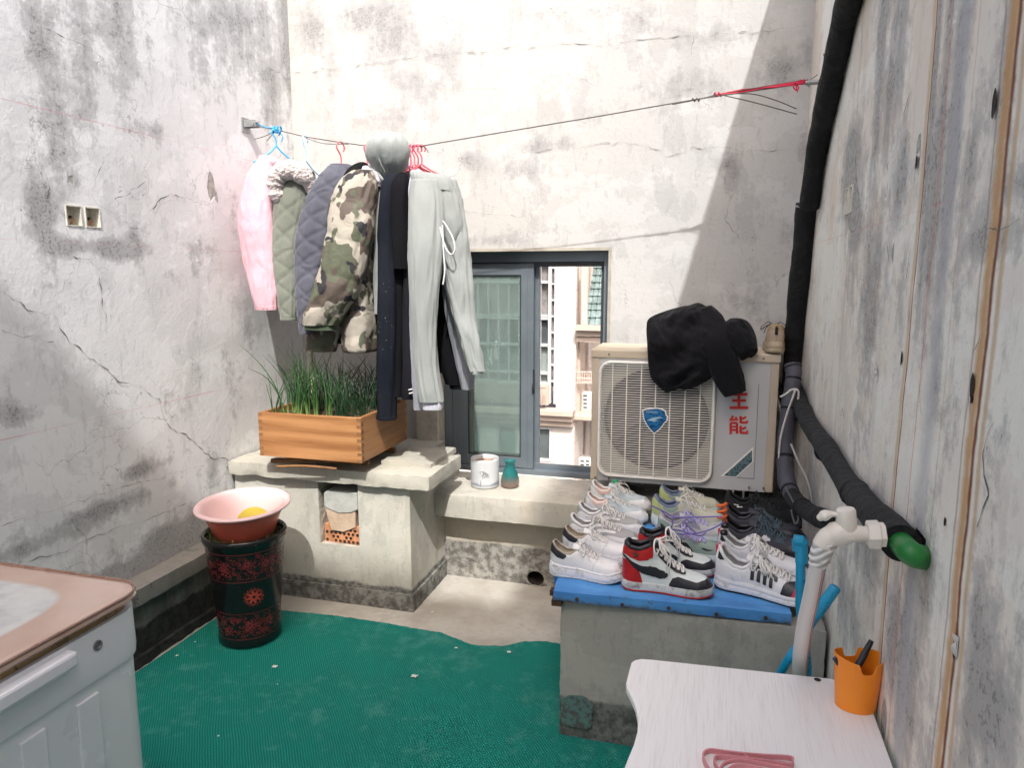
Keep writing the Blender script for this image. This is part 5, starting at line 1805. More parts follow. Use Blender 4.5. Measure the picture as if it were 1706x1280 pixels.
mb.tube(crom([on(a, b, 'Y', 2.80) for a, b in ((737, 375), (739, 420), (741, 450), (738, 474))], 7), .0035, 8)
mb.build('drawstring', plain('drawstring', (.66, .66, .66), .9), g10, smooth=True)
# 11 heather, 12 black -----------------------------------------------------
t = NT('heather_grey')
c = t.mix(t.noise(150, 3, .7), (.16, .17, .20), (.33, .34, .38))
m_he = t.out(c, .95, t.bump(t.noise(14, 6, .6), .3, .01), Sheen_Weight=.2)
g11 = thing('sweatpants', 'heather grey sweatpants mostly hidden behind the pale pair', 'sweatpants', on(715, 320, 'Y', 3.0))
tube_cloth('leg', [(704, 310, 14, 2.93, .03), (702, 400, 16, 2.93, .045), (700, 500, 16, 2.92, .05), (702, 580, 17, 2.91, .05), (704, 640, 16, 2.9, .045), (705, 682, 14, 2.9, .035)], m_he, g11, wr=.005, seed=41)
tube_cloth('leg', [(748, 330, 20, 3.0, .03), (758, 420, 24, 3.0, .045), (764, 500, 24, 3.0, .05), (770, 560, 20, 3.0, .05), (776, 620, 13, 3.0, .045), (779, 648, 9, 3.0, .035)], m_he, g11, wr=.006, seed=42)
g12 = thing('sweatpants', 'black sweatpants with gathered ankles behind the pale grey pair', 'sweatpants', on(740, 330, 'Y', 3.05))
tube_cloth('leg', [(735, 320, 18, 3.06, .03), (740, 400, 24, 3.06, .05), (740, 480, 26, 3.06, .055), (744, 560, 26, 3.05, .055), (756, 610, 22, 3.04, .05), (762, 640, 18, 3.04, .04)], m_bk1, g12, wr=.007, wf=(9, 9, 2.5), seed=43)
tube_cloth('leg', [(722, 320, 14, 3.16, .03), (724, 440, 20, 3.16, .05), (728, 560, 20, 3.16, .05), (735, 620, 16, 3.16, .045)], m_bk1, g12, wr=.007, wf=(9, 9, 2.5), seed=44)
cuff_ring('cuff', 764, 645, 14, 3.04, .035, m_bk1, g12, h=.02, g=1.0, seed=45)

# ------------------------------------------------------------------ on top of the air conditioner
m_bk2 = cloth_mat('black_jersey', (.006, .006, .008), .95, fold=1.0, sheen=.06, Specular_IOR_Level=.2)
k1 = thing('sweater', 'black sweater thrown over the air conditioner, a sleeve hanging over its front', 'sweater', (-.1, 3.15, 1.23))
ztop = zhi + .02


def drape(name, cols, mat, parent, nu=60, th=.012, wr=.008, seed=0):
    """cols: for v along the drape, (left px, right px, py, Y left, Y right). Two skins closed along the rim"""
    nv_ = len(cols)
    c4 = crom([Vector((a, c, 0)) for a, b, c, d, e in cols], 6)
    c5 = crom([Vector((b, d, e)) for a, b, c, d, e in cols], 6)
    front, back = [], []
    for i, (A_, B_) in enumerate(zip(c4, c5)):
        fr, bk = [], []
        for k in range(nu + 1):
            s = k / nu
            px = A_.x + (B_.x - A_.x) * s
            Y = B_.y + (B_.z - B_.y) * s
            p = on(px, A_.y + 2.5 * math.sin(s * 5 + seed), 'Y', Y)
            e = min(1, 4.5 * min(s, 1 - s)) ** .6 * min(1, 5 * min((i + .05) / (len(c4) - 1), 1 - i / (len(c4) - .6))) ** .6
            r1 = mnoise.noise(Vector((s * 4 + seed, i * .10, 0)))
            r2 = 1 - 2.2 * abs(mnoise.noise(Vector((s * 2.4 + i * .05 + seed, i * .05, 2))))
            r3 = 1 - 3 * abs(mnoise.noise(Vector((s * 6.5 - i * .10 + seed * 2, i * .16 + s * 2, 5))))
            d = wr * (r1 * 1.3 + r2 * .9 + r3 * .35) * e
            n_ = Vector((0, -1, .25)).normalized()
            fr.append(p + n_ * (th * e + d))
            bk.append(p - n_ * (th * e * .6))
        front.append(fr)
        back.append(bk)
    mb = MB()
    mb.grid([f + b[::-1] for f, b in zip(front, back)], closed=True)
    return mb.build(name, mat, parent, smooth=True)


drape('body', [(1142, 1170, 507, 3.26, 3.28), (1112, 1182, 515, 3.18, 3.22), (1082, 1190, 528, 3.12, 3.18), (1077, 1194, 545, 3.09, 3.13), (1078, 1198, 568, 3.055, 3.07), (1079, 1202, 590, 3.05, 3.055), (1081, 1200, 612, 3.05, 3.05), (1086, 1186, 630, 3.05, 3.05), (1100, 1160, 645, 3.05, 3.05), (1108, 1140, 651, 3.05, 3.05)], m_bk2, k1, th=.014, wr=.024, seed=1)
tube_cloth('sleeve', [(1172, 513, 12, 3.2, .03), (1182, 535, 22, 3.14, .035), (1192, 565, 25, 3.06, .03), (1203, 600, 24, 3.04, .025), (1216, 635, 22, 3.035, .02), (1225, 656, 17, 3.035, .018)], m_bk2, k1, 44, 70, wr=.005, wf=(9, 9, 4), seed=52, tilt=.35)
tube_cloth('back_fold', [(1176, 512, 8, 3.26, .04), (1180, 525, 18, 3.25, .06), (1182, 550, 24, 3.24, .06), (1182, 578, 24, 3.22, .05)], m_bk2, k1, 30, 40, wr=.008, wf=(9, 9, 5), seed=53)
k2 = thing('cap', 'crumpled black cloth bundle beside the sweater on the air conditioner', 'clothing', (.13, 3.2, 1.23))
drape('fold', [(1205, 1222, 533, 3.18, 3.2), (1201, 1244, 536, 3.12, 3.15), (1201, 1254, 548, 3.09, 3.12), (1203, 1260, 563, 3.07, 3.09), (1210, 1262, 577, 3.06, 3.07), (1226, 1262, 588, 3.055, 3.06), (1234, 1252, 598, 3.055, 3.06)], m_bk2, k2, 40, th=.03, wr=.010, seed=7)
k2.name = 'black_garment'

# ================================================================== shoe bench
bk = thing('concrete_block', 'long damp concrete block under the blue board', 'block', (-.05, 2.4, 0))
mb = MB()
rough_box(mb, -.440, XR - .012, 2.165, 2.86, 0, .495, .018, .004, .008, 61)
blk = mb.build('core', m_stone, bk, smooth=True)
mb = MB()
rows = []
p0 = Vector((-.38, 2.156, .105))
n = 18
poly = [Vector((p0.x + .052 * math.copysign(abs(math.cos(a)) ** .5, math.cos(a)) * (1 + .3 * nz((a, 0, 0), 2)), 2.158, p0.z + .058 * math.copysign(abs(math.sin(a)) ** .5, math.sin(a)) * (1 + .3 * nz((a, 3, 0), 2)))) for a in [2 * math.pi * j / n for j in range(n)]]
mb.prism(poly, Vector((0, -.003, 0)))
t = NT('teal_remnant')
f = t.step(t.noise(60, 5, .7), .48, .56)
mb.build('paint_remnant', t.out(t.mix(f, (.08, .16, .15), (.07, .075, .07)), .85), bk)

ZB = .535
t = NT('blue_board_paint')
a = t.noise(4, 5, .6, vec=t.mapping((.8, 1.5, 3)))
c = t.mix(t.step(a, .35, .7), (.045, .20, .52), (.10, .33, .66))
x, y, z = t.xyz()
wearf = t.step(t.math('MULTIPLY_ADD', t.noise(18, 6, .7), .05, z), .545, .520)
c = t.mix(t.math('MULTIPLY', wearf, t.step(t.noise(10, 5, .7), .40, .55)), c, (.05, .045, .04))
c = t.mix(t.step(t.noise(30, 5, .7), .61, .68, 0, .8), c, (.10, .09, .075))
c = t.mix(t.step(t.noise(7, 5, .7, vec=t.mapping((.6, 3, 3))), .50, .62, 0, .45), c, (.03, .13, .36))
m_bb = t.out(c, .6, t.bump(t.noise(25, 5), .3, .004))
bb = thing('bench_board', 'sky blue painted wooden board on the concrete block, covered with shoes', 'board', (-.05, 2.4, .5))
mb = MB()
Mr = Matrix.Translation((-.46, 2.135, 0)) @ Matrix.Rotation(R(3.0), 4, 'Z')
rough_box(mb, 0, .735, 0, .13, .500, ZB, .012, .002, .004, 71, M=Mr)
rough_box(mb, -.02, .78, .134, .72, .500, ZB - .001, .02, .002, .004, 72, M=Mr)
mb.build('plank', m_bb, bb, smooth=True)
mb = MB()
rough_box(mb, -.006, .028, .006, .05, .478, .499, .008, .003, .003, 75, M=Mr)
mb.box(-.475, -.455, 2.16, 2.19, .505, .523)
mb.build('hinge', plain('rust_dark', (.05, .025, .015), .9, .4, 40), bb)
mb = MB()
for k in range(5):
    rr_ = .006
    p = Mr @ Vector((.08 + .145 * k, -.0035, .515 - .004 * (k % 2)))
    mb.tube([p, p + Vector((0, .004, 0))], rr_, 12)
mb.build('nail_stain', plain('rust_stain', (.06, .04, .03), .9, .4, 60), bb)


# ================================================================== shoes
def sgrid(fn, ns, nt):
    return [[fn(i / ns, j / nt) for j in range(nt + 1)] for i in range(ns + 1)]


class Shoe:
    """local frame: x heel to toe, y to the left, z up from the sole"""

    def __init__(self, L, W, sole, rim, crest, s1=.34, plan=None, spring=.012):
        self.L, self.W, self.sole, self.rim, self.crest, self.s1 = L, W, sole, rim, crest, s1
        self.plan = plan or [(0, 0), (.004, .22), (.02, .42), (.06, .60), (.14, .70), (.3, .71), (.45, .76), (.6, .93), (.72, 1.0), (.84, .93), (.92, .74), (.97, .48), (.993, .22), (1, 0)]
        self.spring = spring

    def w(self, s):
        return self.W * lerp_pts(self.plan, s)

    def cy(self, s):
        return .010 * math.sin(math.pi * s) - .008 * sm(.6, 1, s)

    def lift(self, s):
        return self.spring * sm(.72, 1, s) ** 1.3 + .004 * sm(.1, 0, s)

    def zs(self, s):
        return lerp_pts(self.sole, s) + self.lift(s)

    def zt(self, s):
        return (lerp_pts(self.rim, s) if s < self.s1 else lerp_pts(self.crest, s)) + self.lift(s)

    def wt(self, s):
        return self.w(s) * .80 * (1 - sm(self.s1 - .03, self.s1 + .07, s)) if s < self.s1 + .07 else 0

    def up(self, s, t, side, out=0.0):
        """upper surface: t 0 at the sole, 1 at the crest or rim"""
        w, zs, zt, wt = self.w(s) * .965, self.zs(s) - .003, self.zt(s), self.wt(s)
        k = sm(self.s1 - .05, self.s1 + .1, s)
        a = t * math.pi / 2
        e1 = 1.0 - .25 * k
        hw = wt + (w - wt) * max(0.0, math.cos(a)) ** (.75 + .15 * (1 - k))
        z = zs + (zt - zs) * max(0.0, math.sin(a)) ** (1.02 - .1 * k)
        # the heel counter bulges, the ankle hugs
        hw += .003 * math.sin(math.pi * t) * (1 - k)
        x = self.L * s
        if s < .08:
            x += (zt - zs) * .0 + .010 * sm(.08, 0, s) * (t - .35 * math.sin(math.pi * t) * 1.4)
        if s > .85:
            x -= .010 * sm(.85, 1, s) * t
        n = Vector((0, side * math.cos(a * .9), math.sin(a * .9)))
        if s < .06:
            n = (n + Vector((-1.2 * sm(.06, 0, s), 0, 0))).normalized()
        if s > .9:
            n = (n + Vector((1.2 * sm(.9, 1, s), 0, 0))).normalized()
        return Vector((x, self.cy(s) + side * hw, z)) + n * out

    def ss(self, i, n, a=0.0, b=1.0):
        u = a + (b - a) * i / n
        return .5 - .5 * math.cos(math.pi * u)


def inv_ss(s):
    return math.acos(1 - 2 * min(1, max(0, s))) / math.pi


def build_shoe(lab, group, heel, toe, sh, P, detail=True, z=ZB, roll=0):
    """heel / toe: photo pixels of the sole ends on the board"""
    a, b = on(heel[0], heel[1], 'Z', z), on(toe[0], toe[1], 'Z', z)
    d = b - a
    ang = math.atan2(d.y, d.x) + R(random.Random(hash(heel) % 97).uniform(-3, 3))
    root = thing(P.get('name', 'sneaker'), lab, P.get('cat', 'shoe'), (a.x, a.y, z + .001), ang, group)
    root.scale = (1, 1, 1)
    Mx = Matrix.Translation((a.x, a.y, z + .001)) @ Matrix.Rotation(ang, 4, 'Z')
    if roll:
        Mx = Mx @ Matrix.Rotation(roll, 4, 'X')
    S_ = d.length / sh.L if P.get('fit', True) else 1
    S_ = min(1.12, max(.85, S_))
    Mx = Mx @ Matrix.Diagonal((S_, S_, S_ * P.get('tall', 1.14), 1))
    NS = 56 if detail else 40
    NTT = 16 if detail else 12

    def fin(mb, name, mat, parent=root, smooth=True, **k):
        mb.v = [tuple(Mx @ Vector(p)) for p in mb.v]
        return mb.build(name, mat, parent, smooth=smooth, **k)
    # ---- upper
    mb = MB()
    for side in (1, -1):
        mb.grid([[sh.up(sh.ss(i, NS), j / NTT, side) for j in range(NTT + 1)] for i in range(NS + 1)], flip=side < 0)
    upper = fin(mb, 'upper', P['upper'], weld=True)
    # ---- lining
    mb = MB()
    n2 = 20
    e0, e1_ = 0.0, inv_ss(sh.s1 + .05)
    for side in (1, -1):
        rows = []
        for i in range(n2 + 1):
            s = sh.ss(i, n2, e0, e1_)
            top = sh.up(s, 1, side, 0)
            inn = Vector((sh.L * max(.02, s * .96 + .015), sh.cy(s) + side * max(0, sh.wt(s) * .9 - .002), sh.zs(s) + .016))
            rows.append([top, top.lerp(inn, .12) + Vector((0, 0, -.004)), top.lerp(inn, .5), inn, Vector((inn.x, sh.cy(s), inn.z))])
        mb.grid(rows, flip=side > 0)
    fin(mb, 'lining', P['lining'])
    # ---- padded rim
    path = [sh.up(sh.ss(i, 22, e0, e1_), 1, -1, 0) for i in range(22, -1, -1)] + [sh.up(sh.ss(i, 22, e0, e1_), 1, 1, 0) for i in range(1, 23)]
    mb = MB()
    mb.tube(path, P.get('pad', .0042), 8)
    fin(mb, 'collar', P.get('collar', P['lining']))
    # ---- sole, in layers
    z_prev = None
    for k, (name, f0, f1, g0, g1_, mat) in enumerate(P['sole']):
        mb = MB()
        rows = []
        m = 44
        prof = [(0, g0 * .97), (.12, g0), (.5, (g0 + g1_) / 2 + P.get('bulge', .02)), (.88, g1_), (1, g1_ * .985)]
        ring_s = [sh.ss(i, m) for i in range(m + 1)]
        for (h, g) in prof:
            r = []
            for side, seq in ((-1, ring_s), (1, ring_s[::-1][1:-1])):
                for s in seq:
                    zz_ = (sh.zs(s)) * (f0 + (f1 - f0) * h) + sh.lift(s) * (1 - (f0 + (f1 - f0) * h))
                    ex = 1 if side else 0
                    x = sh.L * (.5 + (s - .5) * (1 + (g - 1) * .35))
                    r.append(Vector((x, sh.cy(s) + side * sh.w(s) * g, zz_)))
            rows.append(r)
        mb.grid(rows, closed=True)
        mb.add(rows[0], [tuple(range(len(rows[0])))[::-1]])
        mb.add(rows[-1], [tuple(range(len(rows[-1])))])
        fin(mb, name, mat)
    # ---- tongue
    mb = MB()
    s1 = sh.s1
    th = P.get('tongue_h', .010)
    rows = []
    for i in range(9):
        u = i / 8
        s = s1 + .18 - (.18 + P.get('tongue_back', .03)) * u
        base = lerp_pts(sh.crest, max(s, s1)) + sh.lift(s)
        zc = base + .002 + th * u ** 1.6
        ww = .019 + .006 * u
        r = []
        for j in range(13):
            q = 2 * math.pi * j / 12
            r.append(Vector((sh.L * s, sh.cy(s) + ww * math.cos(q), zc - .006 * math.cos(q) ** 2 + .005 * math.sin(q) * (1 if u > .3 else .5))))
        rows.append(r[:-1])
    mb.grid(rows, closed=True)
    mb.add(rows[-1], [tuple(range(12))])
    fin(mb, 'tongue', P.get('tongue', P['upper']))
    # ---- panels laid on the side: (name, mat, [(s, t_low, t_high)...], lift, sides)
    for (name, mat, rows_, lift, sides) in P.get('panels', ()):
        for side in sides:
            mb = MB()
            s0, s9 = rows_[0][0], rows_[-1][0]
            n_ = max(8, int((s9 - s0) * 60))
            g = []
            for i in range(n_ + 1):
                s = s0 + (s9 - s0) * i / n_
                lo, hi = lerp_pts(rows_, s)
                g.append([sh.up(s, lo + (hi - lo) * j / 7, side, lift) for j in range(8)])
            mb.grid(g)
            edge = [g[i][0] for i in range(n_ + 1)] + [g[-1][j] for j in range(1, 8)] + [g[i][7] for i in range(n_ - 1, -1, -1)] + [g[0][j] for j in range(6, 0, -1)]
            c_ = [p.copy() for p in edge]
            inn = []
            for k2, p in enumerate(edge):
                q = p.copy(); q.y -= side * (lift + .0012); inn.append(q)
            mb.grid([edge, inn], closed=True)
            fin(mb, name, mat)
    # closed loops drawn on the side
    for (name, mat, pts, r, sides) in P.get('lines', ()):
        for side in sides:
            mb = MB()
            pp = crom([Vector((a_, b_, 0)) for a_, b_ in pts], 5)
            mb.tube([sh.up(q.x, q.y, side, r * .35) for q in pp], r, 5)
            fin(mb, name, mat)
    # ---- laces
    if P.get('laces', True):
        rnd = random.Random(P.get('seed', 1))
        lm = P['lace']
        lr = P.get('lace_r', .0022)
        mb = MB()
        n_ = P.get('rows', 6)
        sa, sb = P.get('lace_s', (s1 + .06, .70))
        tt = .80
        for k in range(n_):
            s = sa + (sb - sa) * k / (n_ - 1)
            l, r = sh.up(s, tt - .1, 1, .004), sh.up(s + .012, tt - .1, -1, .004)
            m1, m2 = sh.up(s, .97, 1, .007), sh.up(s + .012, .97, -1, .007)
            mb.tube(crom([l, m1, m2, r], 4), lr, 6, aspect=.6)
            if k < n_ - 1:
                s2 = sa + (sb - sa) * (k + 1) / (n_ - 1)
                mb.tube(crom([sh.up(s, tt - .1, 1, .003), sh.up((s + s2) / 2, 1, 1, .006), sh.up(s2, tt - .1, -1, .003)], 4), lr, 6, aspect=.6)
                mb.tube(crom([sh.up(s, tt - .1, -1, .003), sh.up((s + s2) / 2, 1, -1, .008), sh.up(s2, tt - .1, 1, .003)], 4), lr, 6, aspect=.6)
        kn = sh.up(sa, 1, 1, .010)
        for q in range(P.get('bows', 2)):
            sd_ = -1 if q % 2 == 0 else 1
            le = rnd.uniform(.035, .055)
            drop = rnd.uniform(.015, .03)
            f = rnd.uniform(-.01, .03)
            mb.tube(crom([kn, kn + Vector((f, sd_ * le * .5, .012)), kn + Vector((f * 1.6, sd_ * le, -.004)), kn + Vector((f * 2 + .01, sd_ * le * 1.05, -drop)), kn + Vector((f + .018, sd_ * le * .6, -.002)), kn + Vector((.004, 0, .002))], 5), lr, 6, aspect=.6)
            e = [kn, kn + Vector((.012, sd_ * .016, .006)), kn + Vector((.03 + f, sd_ * .036, -.012))]
            e.append(e[-1] + Vector((rnd.uniform(.0, .02), sd_ * .008, -.02)))
            if P.get('long_end') and sd_ < 0:
                e.append(e[-1] + Vector((-.006, -.004, -.045)))
            mb.tube(crom(e, 5), lr * .9, 6, aspect=.6)
        mb.tube([kn + Vector((-.005, -.006, 0)), kn + Vector((0, 0, .004)), kn + Vector((.005, .006, 0))], lr * 2.1, 8)
        fin(mb, 'laces', lm)
    if P.get('tab'):
        mb = MB()
        s_ = .0
        p = sh.up(0.0, 1, 1, 0)
        mb.tube([p + Vector((.006, 0, -.006)), p + Vector((-.004, 0, .006)), p + Vector((-.010, 0, -.002)), p + Vector((-.008, 0, -.022))], .0045, 8, aspect=1.2)
        fin(mb, 'heel_tab', P['tab'])
    return root, Mx, sh, fin


def mat_shoe(name, col, rough=.5, **k):
    return plain(name, col, rough, .07, 25, .25, .0012, 120, **k)


t = NT('leather_white')
n = t.noise(18, 6, .65)
m_w = t.out(t.mix(t.step(n, .55, .75), (.72, .72, .73), (.50, .49, .47)), .5, t.bump(n, .5, .004))
m_w2 = mat_shoe('leather_cool_white', (.64, .70, .68))
t = NT('rubber_white')
m_off = t.out(t.mix(t.step(t.noise(24, 5, .7), .54, .72), (.70, .70, .72), (.42, .40, .38)), .55)
t = NT('rubber_grey_white')
m_midw = t.out(t.mix(t.step(t.noise(30, 5, .7), .48, .66), (.56, .57, .56), (.30, .28, .25)), .65)
m_bl = mat_shoe('leather_black', (.018, .018, .024), .42)
m_rd = mat_shoe('leather_red', (.42, .012, .014), .42)
m_lin = mat_shoe('lining_beige', (.42, .37, .30), .95)
m_ling = mat_shoe('lining_grey', (.33, .33, .34), .95)
m_lind = mat_shoe('lining_dark', (.012, .012, .014), .95)
m_lace = mat_shoe('lace_white', (.72, .70, .67), .9)
m_laceb = mat_shoe('lace_black', (.02, .02, .022), .9)
m_laced = mat_shoe('lace_slate', (.07, .10, .12), .9)
m_lacel = mat_shoe('lace_lilac', (.45, .42, .68), .9)
m_mint = mat_shoe('suede_mint', (.27, .36, .31), .8)
m_cream = mat_shoe('suede_cream', (.52, .52, .42), .8)
m_mesh = mat_shoe('mesh_lightgrey', (.50, .50, .51), .85)
m_dkgy = mat_shoe('suede_charcoal', (.055, .055, .068), .8)
m_navyg = mat_shoe('suede_slate_blue', (.05, .075, .095), .8)
m_pk = mat_shoe('suede_peach', (.62, .42, .36), .7)
m_icy = mat_shoe('mesh_icy', (.46, .53, .56), .7)
m_bll = mat_shoe('lining_blue', (.16, .20, .30), .9)
m_yel = mat_shoe('heel_yellow_green', (.42, .48, .20), .7)
m_lil = mat_shoe('panel_lilac_grey', (.30, .29, .36), .8)
m_pinkr = mat_shoe('pull_red', (.55, .02, .07), .5)

LOWRIM = [(0, .088), (.05, .086), (.12, .072), (.2, .062), (.28, .066), (.36, .080)]
LOWCR = [(.3, .082), (.4, .086), (.5, .080), (.62, .068), (.74, .058), (.86, .052), (.95, .046), (1, .034)]
both = (1, -1)
near = (-1,)

# A: white leather shoes on a thick sole ---------------------------------
gA = 'white thick-soled sneakers with black heels'
shA = Shoe(.292, .052, [(0, .043), (.3, .036), (.7, .030), (1, .030)], [(0, .105), (.05, .104), (.12, .090), (.2, .078), (.28, .078), (.36, .090)], [(.3, .088), (.4, .092), (.5, .084), (.62, .072), (.76, .064), (.88, .058), (.96, .050), (1, .038)])
PA = dict(tall=1.24, upper=m_w, lining=m_lin, collar=m_lin, lace=m_lace, sole=[('outsole', 0, .18, 1.07, 1.10, m_midw), ('midsole', .182, .84, 1.11, 1.10, m_off), ('foxing', .845, 1.03, 1.055, 1.03, m_off)], bulge=.03,
          panels=[('heel_patch', m_bl, [(.0, .42, .99), (.05, .38, .96), (.12, .36, .93), (.19, .40, .85), (.235, .58, .70)], .0016, both)],
          lines=[('stitching', plain('stitch', (.35, .35, .37), .8), [(.60, .02), (.61, .3), (.63, .5), (.66, .62)], .0006, both)], seed=3, rows=6, bows=2, lace_s=(.40, .64), lace_r=.0027)
for (h, t_, lab) in (((918, 955), (1038, 968), 'white thick-soled sneaker with a black heel patch at the front left of the board'), ((938, 927), (1052, 938), 'white sneaker with beige lining and black heel behind the front left one')):
    build_shoe(lab, gA, h, t_, shA, PA)

# B: high tops -------------------------------------------------------------
gB = 'red, black and white high-top sneakers'
shB = Shoe(.298, .050, [(0, .030), (.4, .027), (1, .026)],
           [(0, .138), (.04, .140), (.1, .134), (.18, .130), (.28, .140), (.36, .150)], [(.3, .148), (.36, .140), (.42, .118), (.5, .098), (.6, .080), (.72, .066), (.84, .058), (.94, .050), (1, .036)], s1=.30, spring=.008)
PB = dict(upper=m_w2, lining=m_lind, collar=m_bl, pad=.0075, lace=m_lace, sole=[('outsole', 0, .22, 1.04, 1.06, m_rd), ('midsole', .222, 1.02, 1.07, 1.05, m_midw)], bulge=.01,
          panels=[('heel_counter', m_rd, [(0, .02, .40), (.08, .02, .42), (.15, .02, .36), (.20, .02, .20), (.225, .02, .05)], .0016, both),
                  ('ankle_strap', m_rd, [(0, .52, .74), (.1, .50, .74), (.2, .46, .76), (.30, .44, .80), (.335, .46, .78)], .0030, both),
                  ('ankle_padding', m_bl, [(0, .76, .99), (.1, .76, .99), (.2, .78, .99), (.30, .82, .99)], .0022, both),
                  ('swoosh', m_bl, [(.0, .46, .50), (.06, .40, .46), (.14, .29, .40), (.24, .19, .33), (.34, .13, .29), (.42, .13, .31), (.475, .18, .34), (.505, .26, .32)], .0030, both),
                  ('toe_rand', m_bl, [(.52, .02, .06), (.56, .02, .28), (.62, .02, .40), (.72, .02, .44), (.82, .02, .42), (.90, .02, .60), (.96, .02, .92), (.999, .02, .98)], .0016, both),
                  ('eyestay', m_bl, [(.34, .66, .86), (.42, .60, .84), (.52, .56, .84), (.60, .54, .84), (.66, .58, .84), (.70, .70, .82)], .0022, both)],
          tongue=m_bl, tongue_h=.014, tongue_back=.02, seed=8, rows=7, lace_s=(.37, .66), lace_r=.0031, bows=3, long_end=True)
rootB, MxB, _, finB = build_shoe('red, white and black high-top sneaker, front centre of the board', gB, (1037, 978), (1187, 990), shB, PB)
o_ = MB()
p = shB.up(.15, .0, -1, .006)
text_dir = (MxB.to_3x3() @ Vector((1, 0, .02))).normalized()
wz_ = Vector((0, 0, 1))
text_mesh('AIR', .011, MxB @ Vector((shB.L * .17, shB.cy(.17) - shB.w(.17) * 1.09, .0165)), text_dir, wz_, mat_shoe('sole_print', (.2, .2, .21)), rootB, 'sole_lettering')
m_emb = mat_shoe('strap_emblem', (.05, .035, .01))
cw = []
for k in range(13):
    a_ = math.pi * k / 12
    cw.append((.13 + .045 * math.cos(a_), .60 + .06 * math.sin(a_)))
mb = MB()
for dx, dy in ((-.045, .07), (-.02, .10), (.0, .11), (.02, .10), (.045, .07)):
    q0, q1 = shB.up(.145 + dx * .5, .60, -1, .0042), shB.up(.145 + dx, .60 + dy, -1, .0046)
    mb.tube([q0, q1], .0011, 5)
q0, q1 = shB.up(.115, .585, -1, .0042), shB.up(.175, .58, -1, .0042)
mb.tube([q0, shB.up(.145, .565, -1, .0048), q1], [.0014, .003, .0014], 6)
finB(mb, 'strap_emblem', m_emb)
build_shoe('high-top sneaker with black toe and white lace, tucked behind the front centre one', gB, (1062, 950), (1192, 958), shB, PB)

# C: white trainers with black windows ----------------------------------------
gC = 'white and black running trainers with red pull tabs'
shC = Shoe(.315, .055, [(0, .040), (.25, .036), (.6, .028), (1, .027)], [(0, .118), (.05, .114), (.12, .092), (.2, .076), (.28, .074), (.36, .086)], [(.3, .090), (.4, .092), (.5, .086), (.62, .076), (.76, .064), (.88, .056), (.96, .048), (1, .036)])
winp, winl = [], []
for k in range(4):
    s0 = .37 + .062 * k
    winp.append(('side_window', m_bl, [(s0 - .002, .18 - .01 * k, .50 - .03 * k), (s0 + .016, .17 - .01 * k, .58 - .03 * k), (s0 + .033, .18 - .01 * k, .55 - .03 * k)], .0026, near))
    x0_, x1_ = s0 - .008, s0 + .038
    b0_, b1_ = .15 - .01 * k, .62 - .03 * k
    winl.append(('window_ring', m_w, [(x0_, b0_), (x0_ - .001, (b0_ + b1_) / 2), (x0_ + .006, b1_ - .04), ((x0_ + x1_) / 2, b1_), (x1_ - .004, b1_ - .05), (x1_, (b0_ + b1_) / 2), (x1_ - .002, b0_ + .02)], .0021, near))
PC = dict(upper=m_w, lining=m_ling, collar=m_w, pad=.006, lace=m_lace, sole=[('outsole', 0, .14, 1.04, 1.07, m_lind), ('midsole', .142, .60, 1.10, 1.08, m_off), ('midsole', .605, 1.02, 1.06, 1.04, m_w)], bulge=.02,
          panels=[('heel_stripe', m_bl, [(.035, .45, .99), (.06, .48, .97), (.085, .60, .96), (.115, .84, .95)], .0016, both),
                  ('quarter_panel', m_w, [(.0, .02, .45), (.1, .02, .50), (.18, .02, .62), (.24, .02, .66), (.27, .02, .40)], .0022, both),
                  ('toe_panel', m_bl, [(.67, .02, .10), (.70, .02, .55), (.75, .02, .75), (.80, .02, .85), (.82, .2, .80)], .0016, both),
                  ('toe_edge', m_pinkr, [(.775, .02, .06), (.80, .02, .40), (.85, .02, .55), (.885, .05, .5)], .0022, near),
                  ('toe_cap', mat_shoe('toe_suede', (.40, .36, .33), .9), [(.80, .02, .04), (.82, .02, .33), (.87, .02, .46), (.93, .02, .55), (.99, .02, .6)], .0030, both)] + [('lace_guard', m_bl, [(.355, .50, .66), (.42, .47, .72), (.54, .42, .70), (.63, .42, .62)], .0016, both)] + winp,
          lines=winl + [('sole_line', m_ling, [(.12, -.02), (.2, .03), (.28, .0)], .0008, near)], tab=m_pinkr, seed=12, rows=6, lace_s=(.40, .72), lace_r=.0034, bows=5, tongue_h=.012)
# sole plates
build_shoe('white trainer with four black side windows and red pull tab, front right of the board', gC, (1192, 975), (1362, 1010), shC, PC)
build_shoe('white trainer with red pull tab standing behind the four-window trainer', gC, (1196, 940), (1345, 968), shC, dict(PC, panels=PC['panels'][:2], lines=[]))

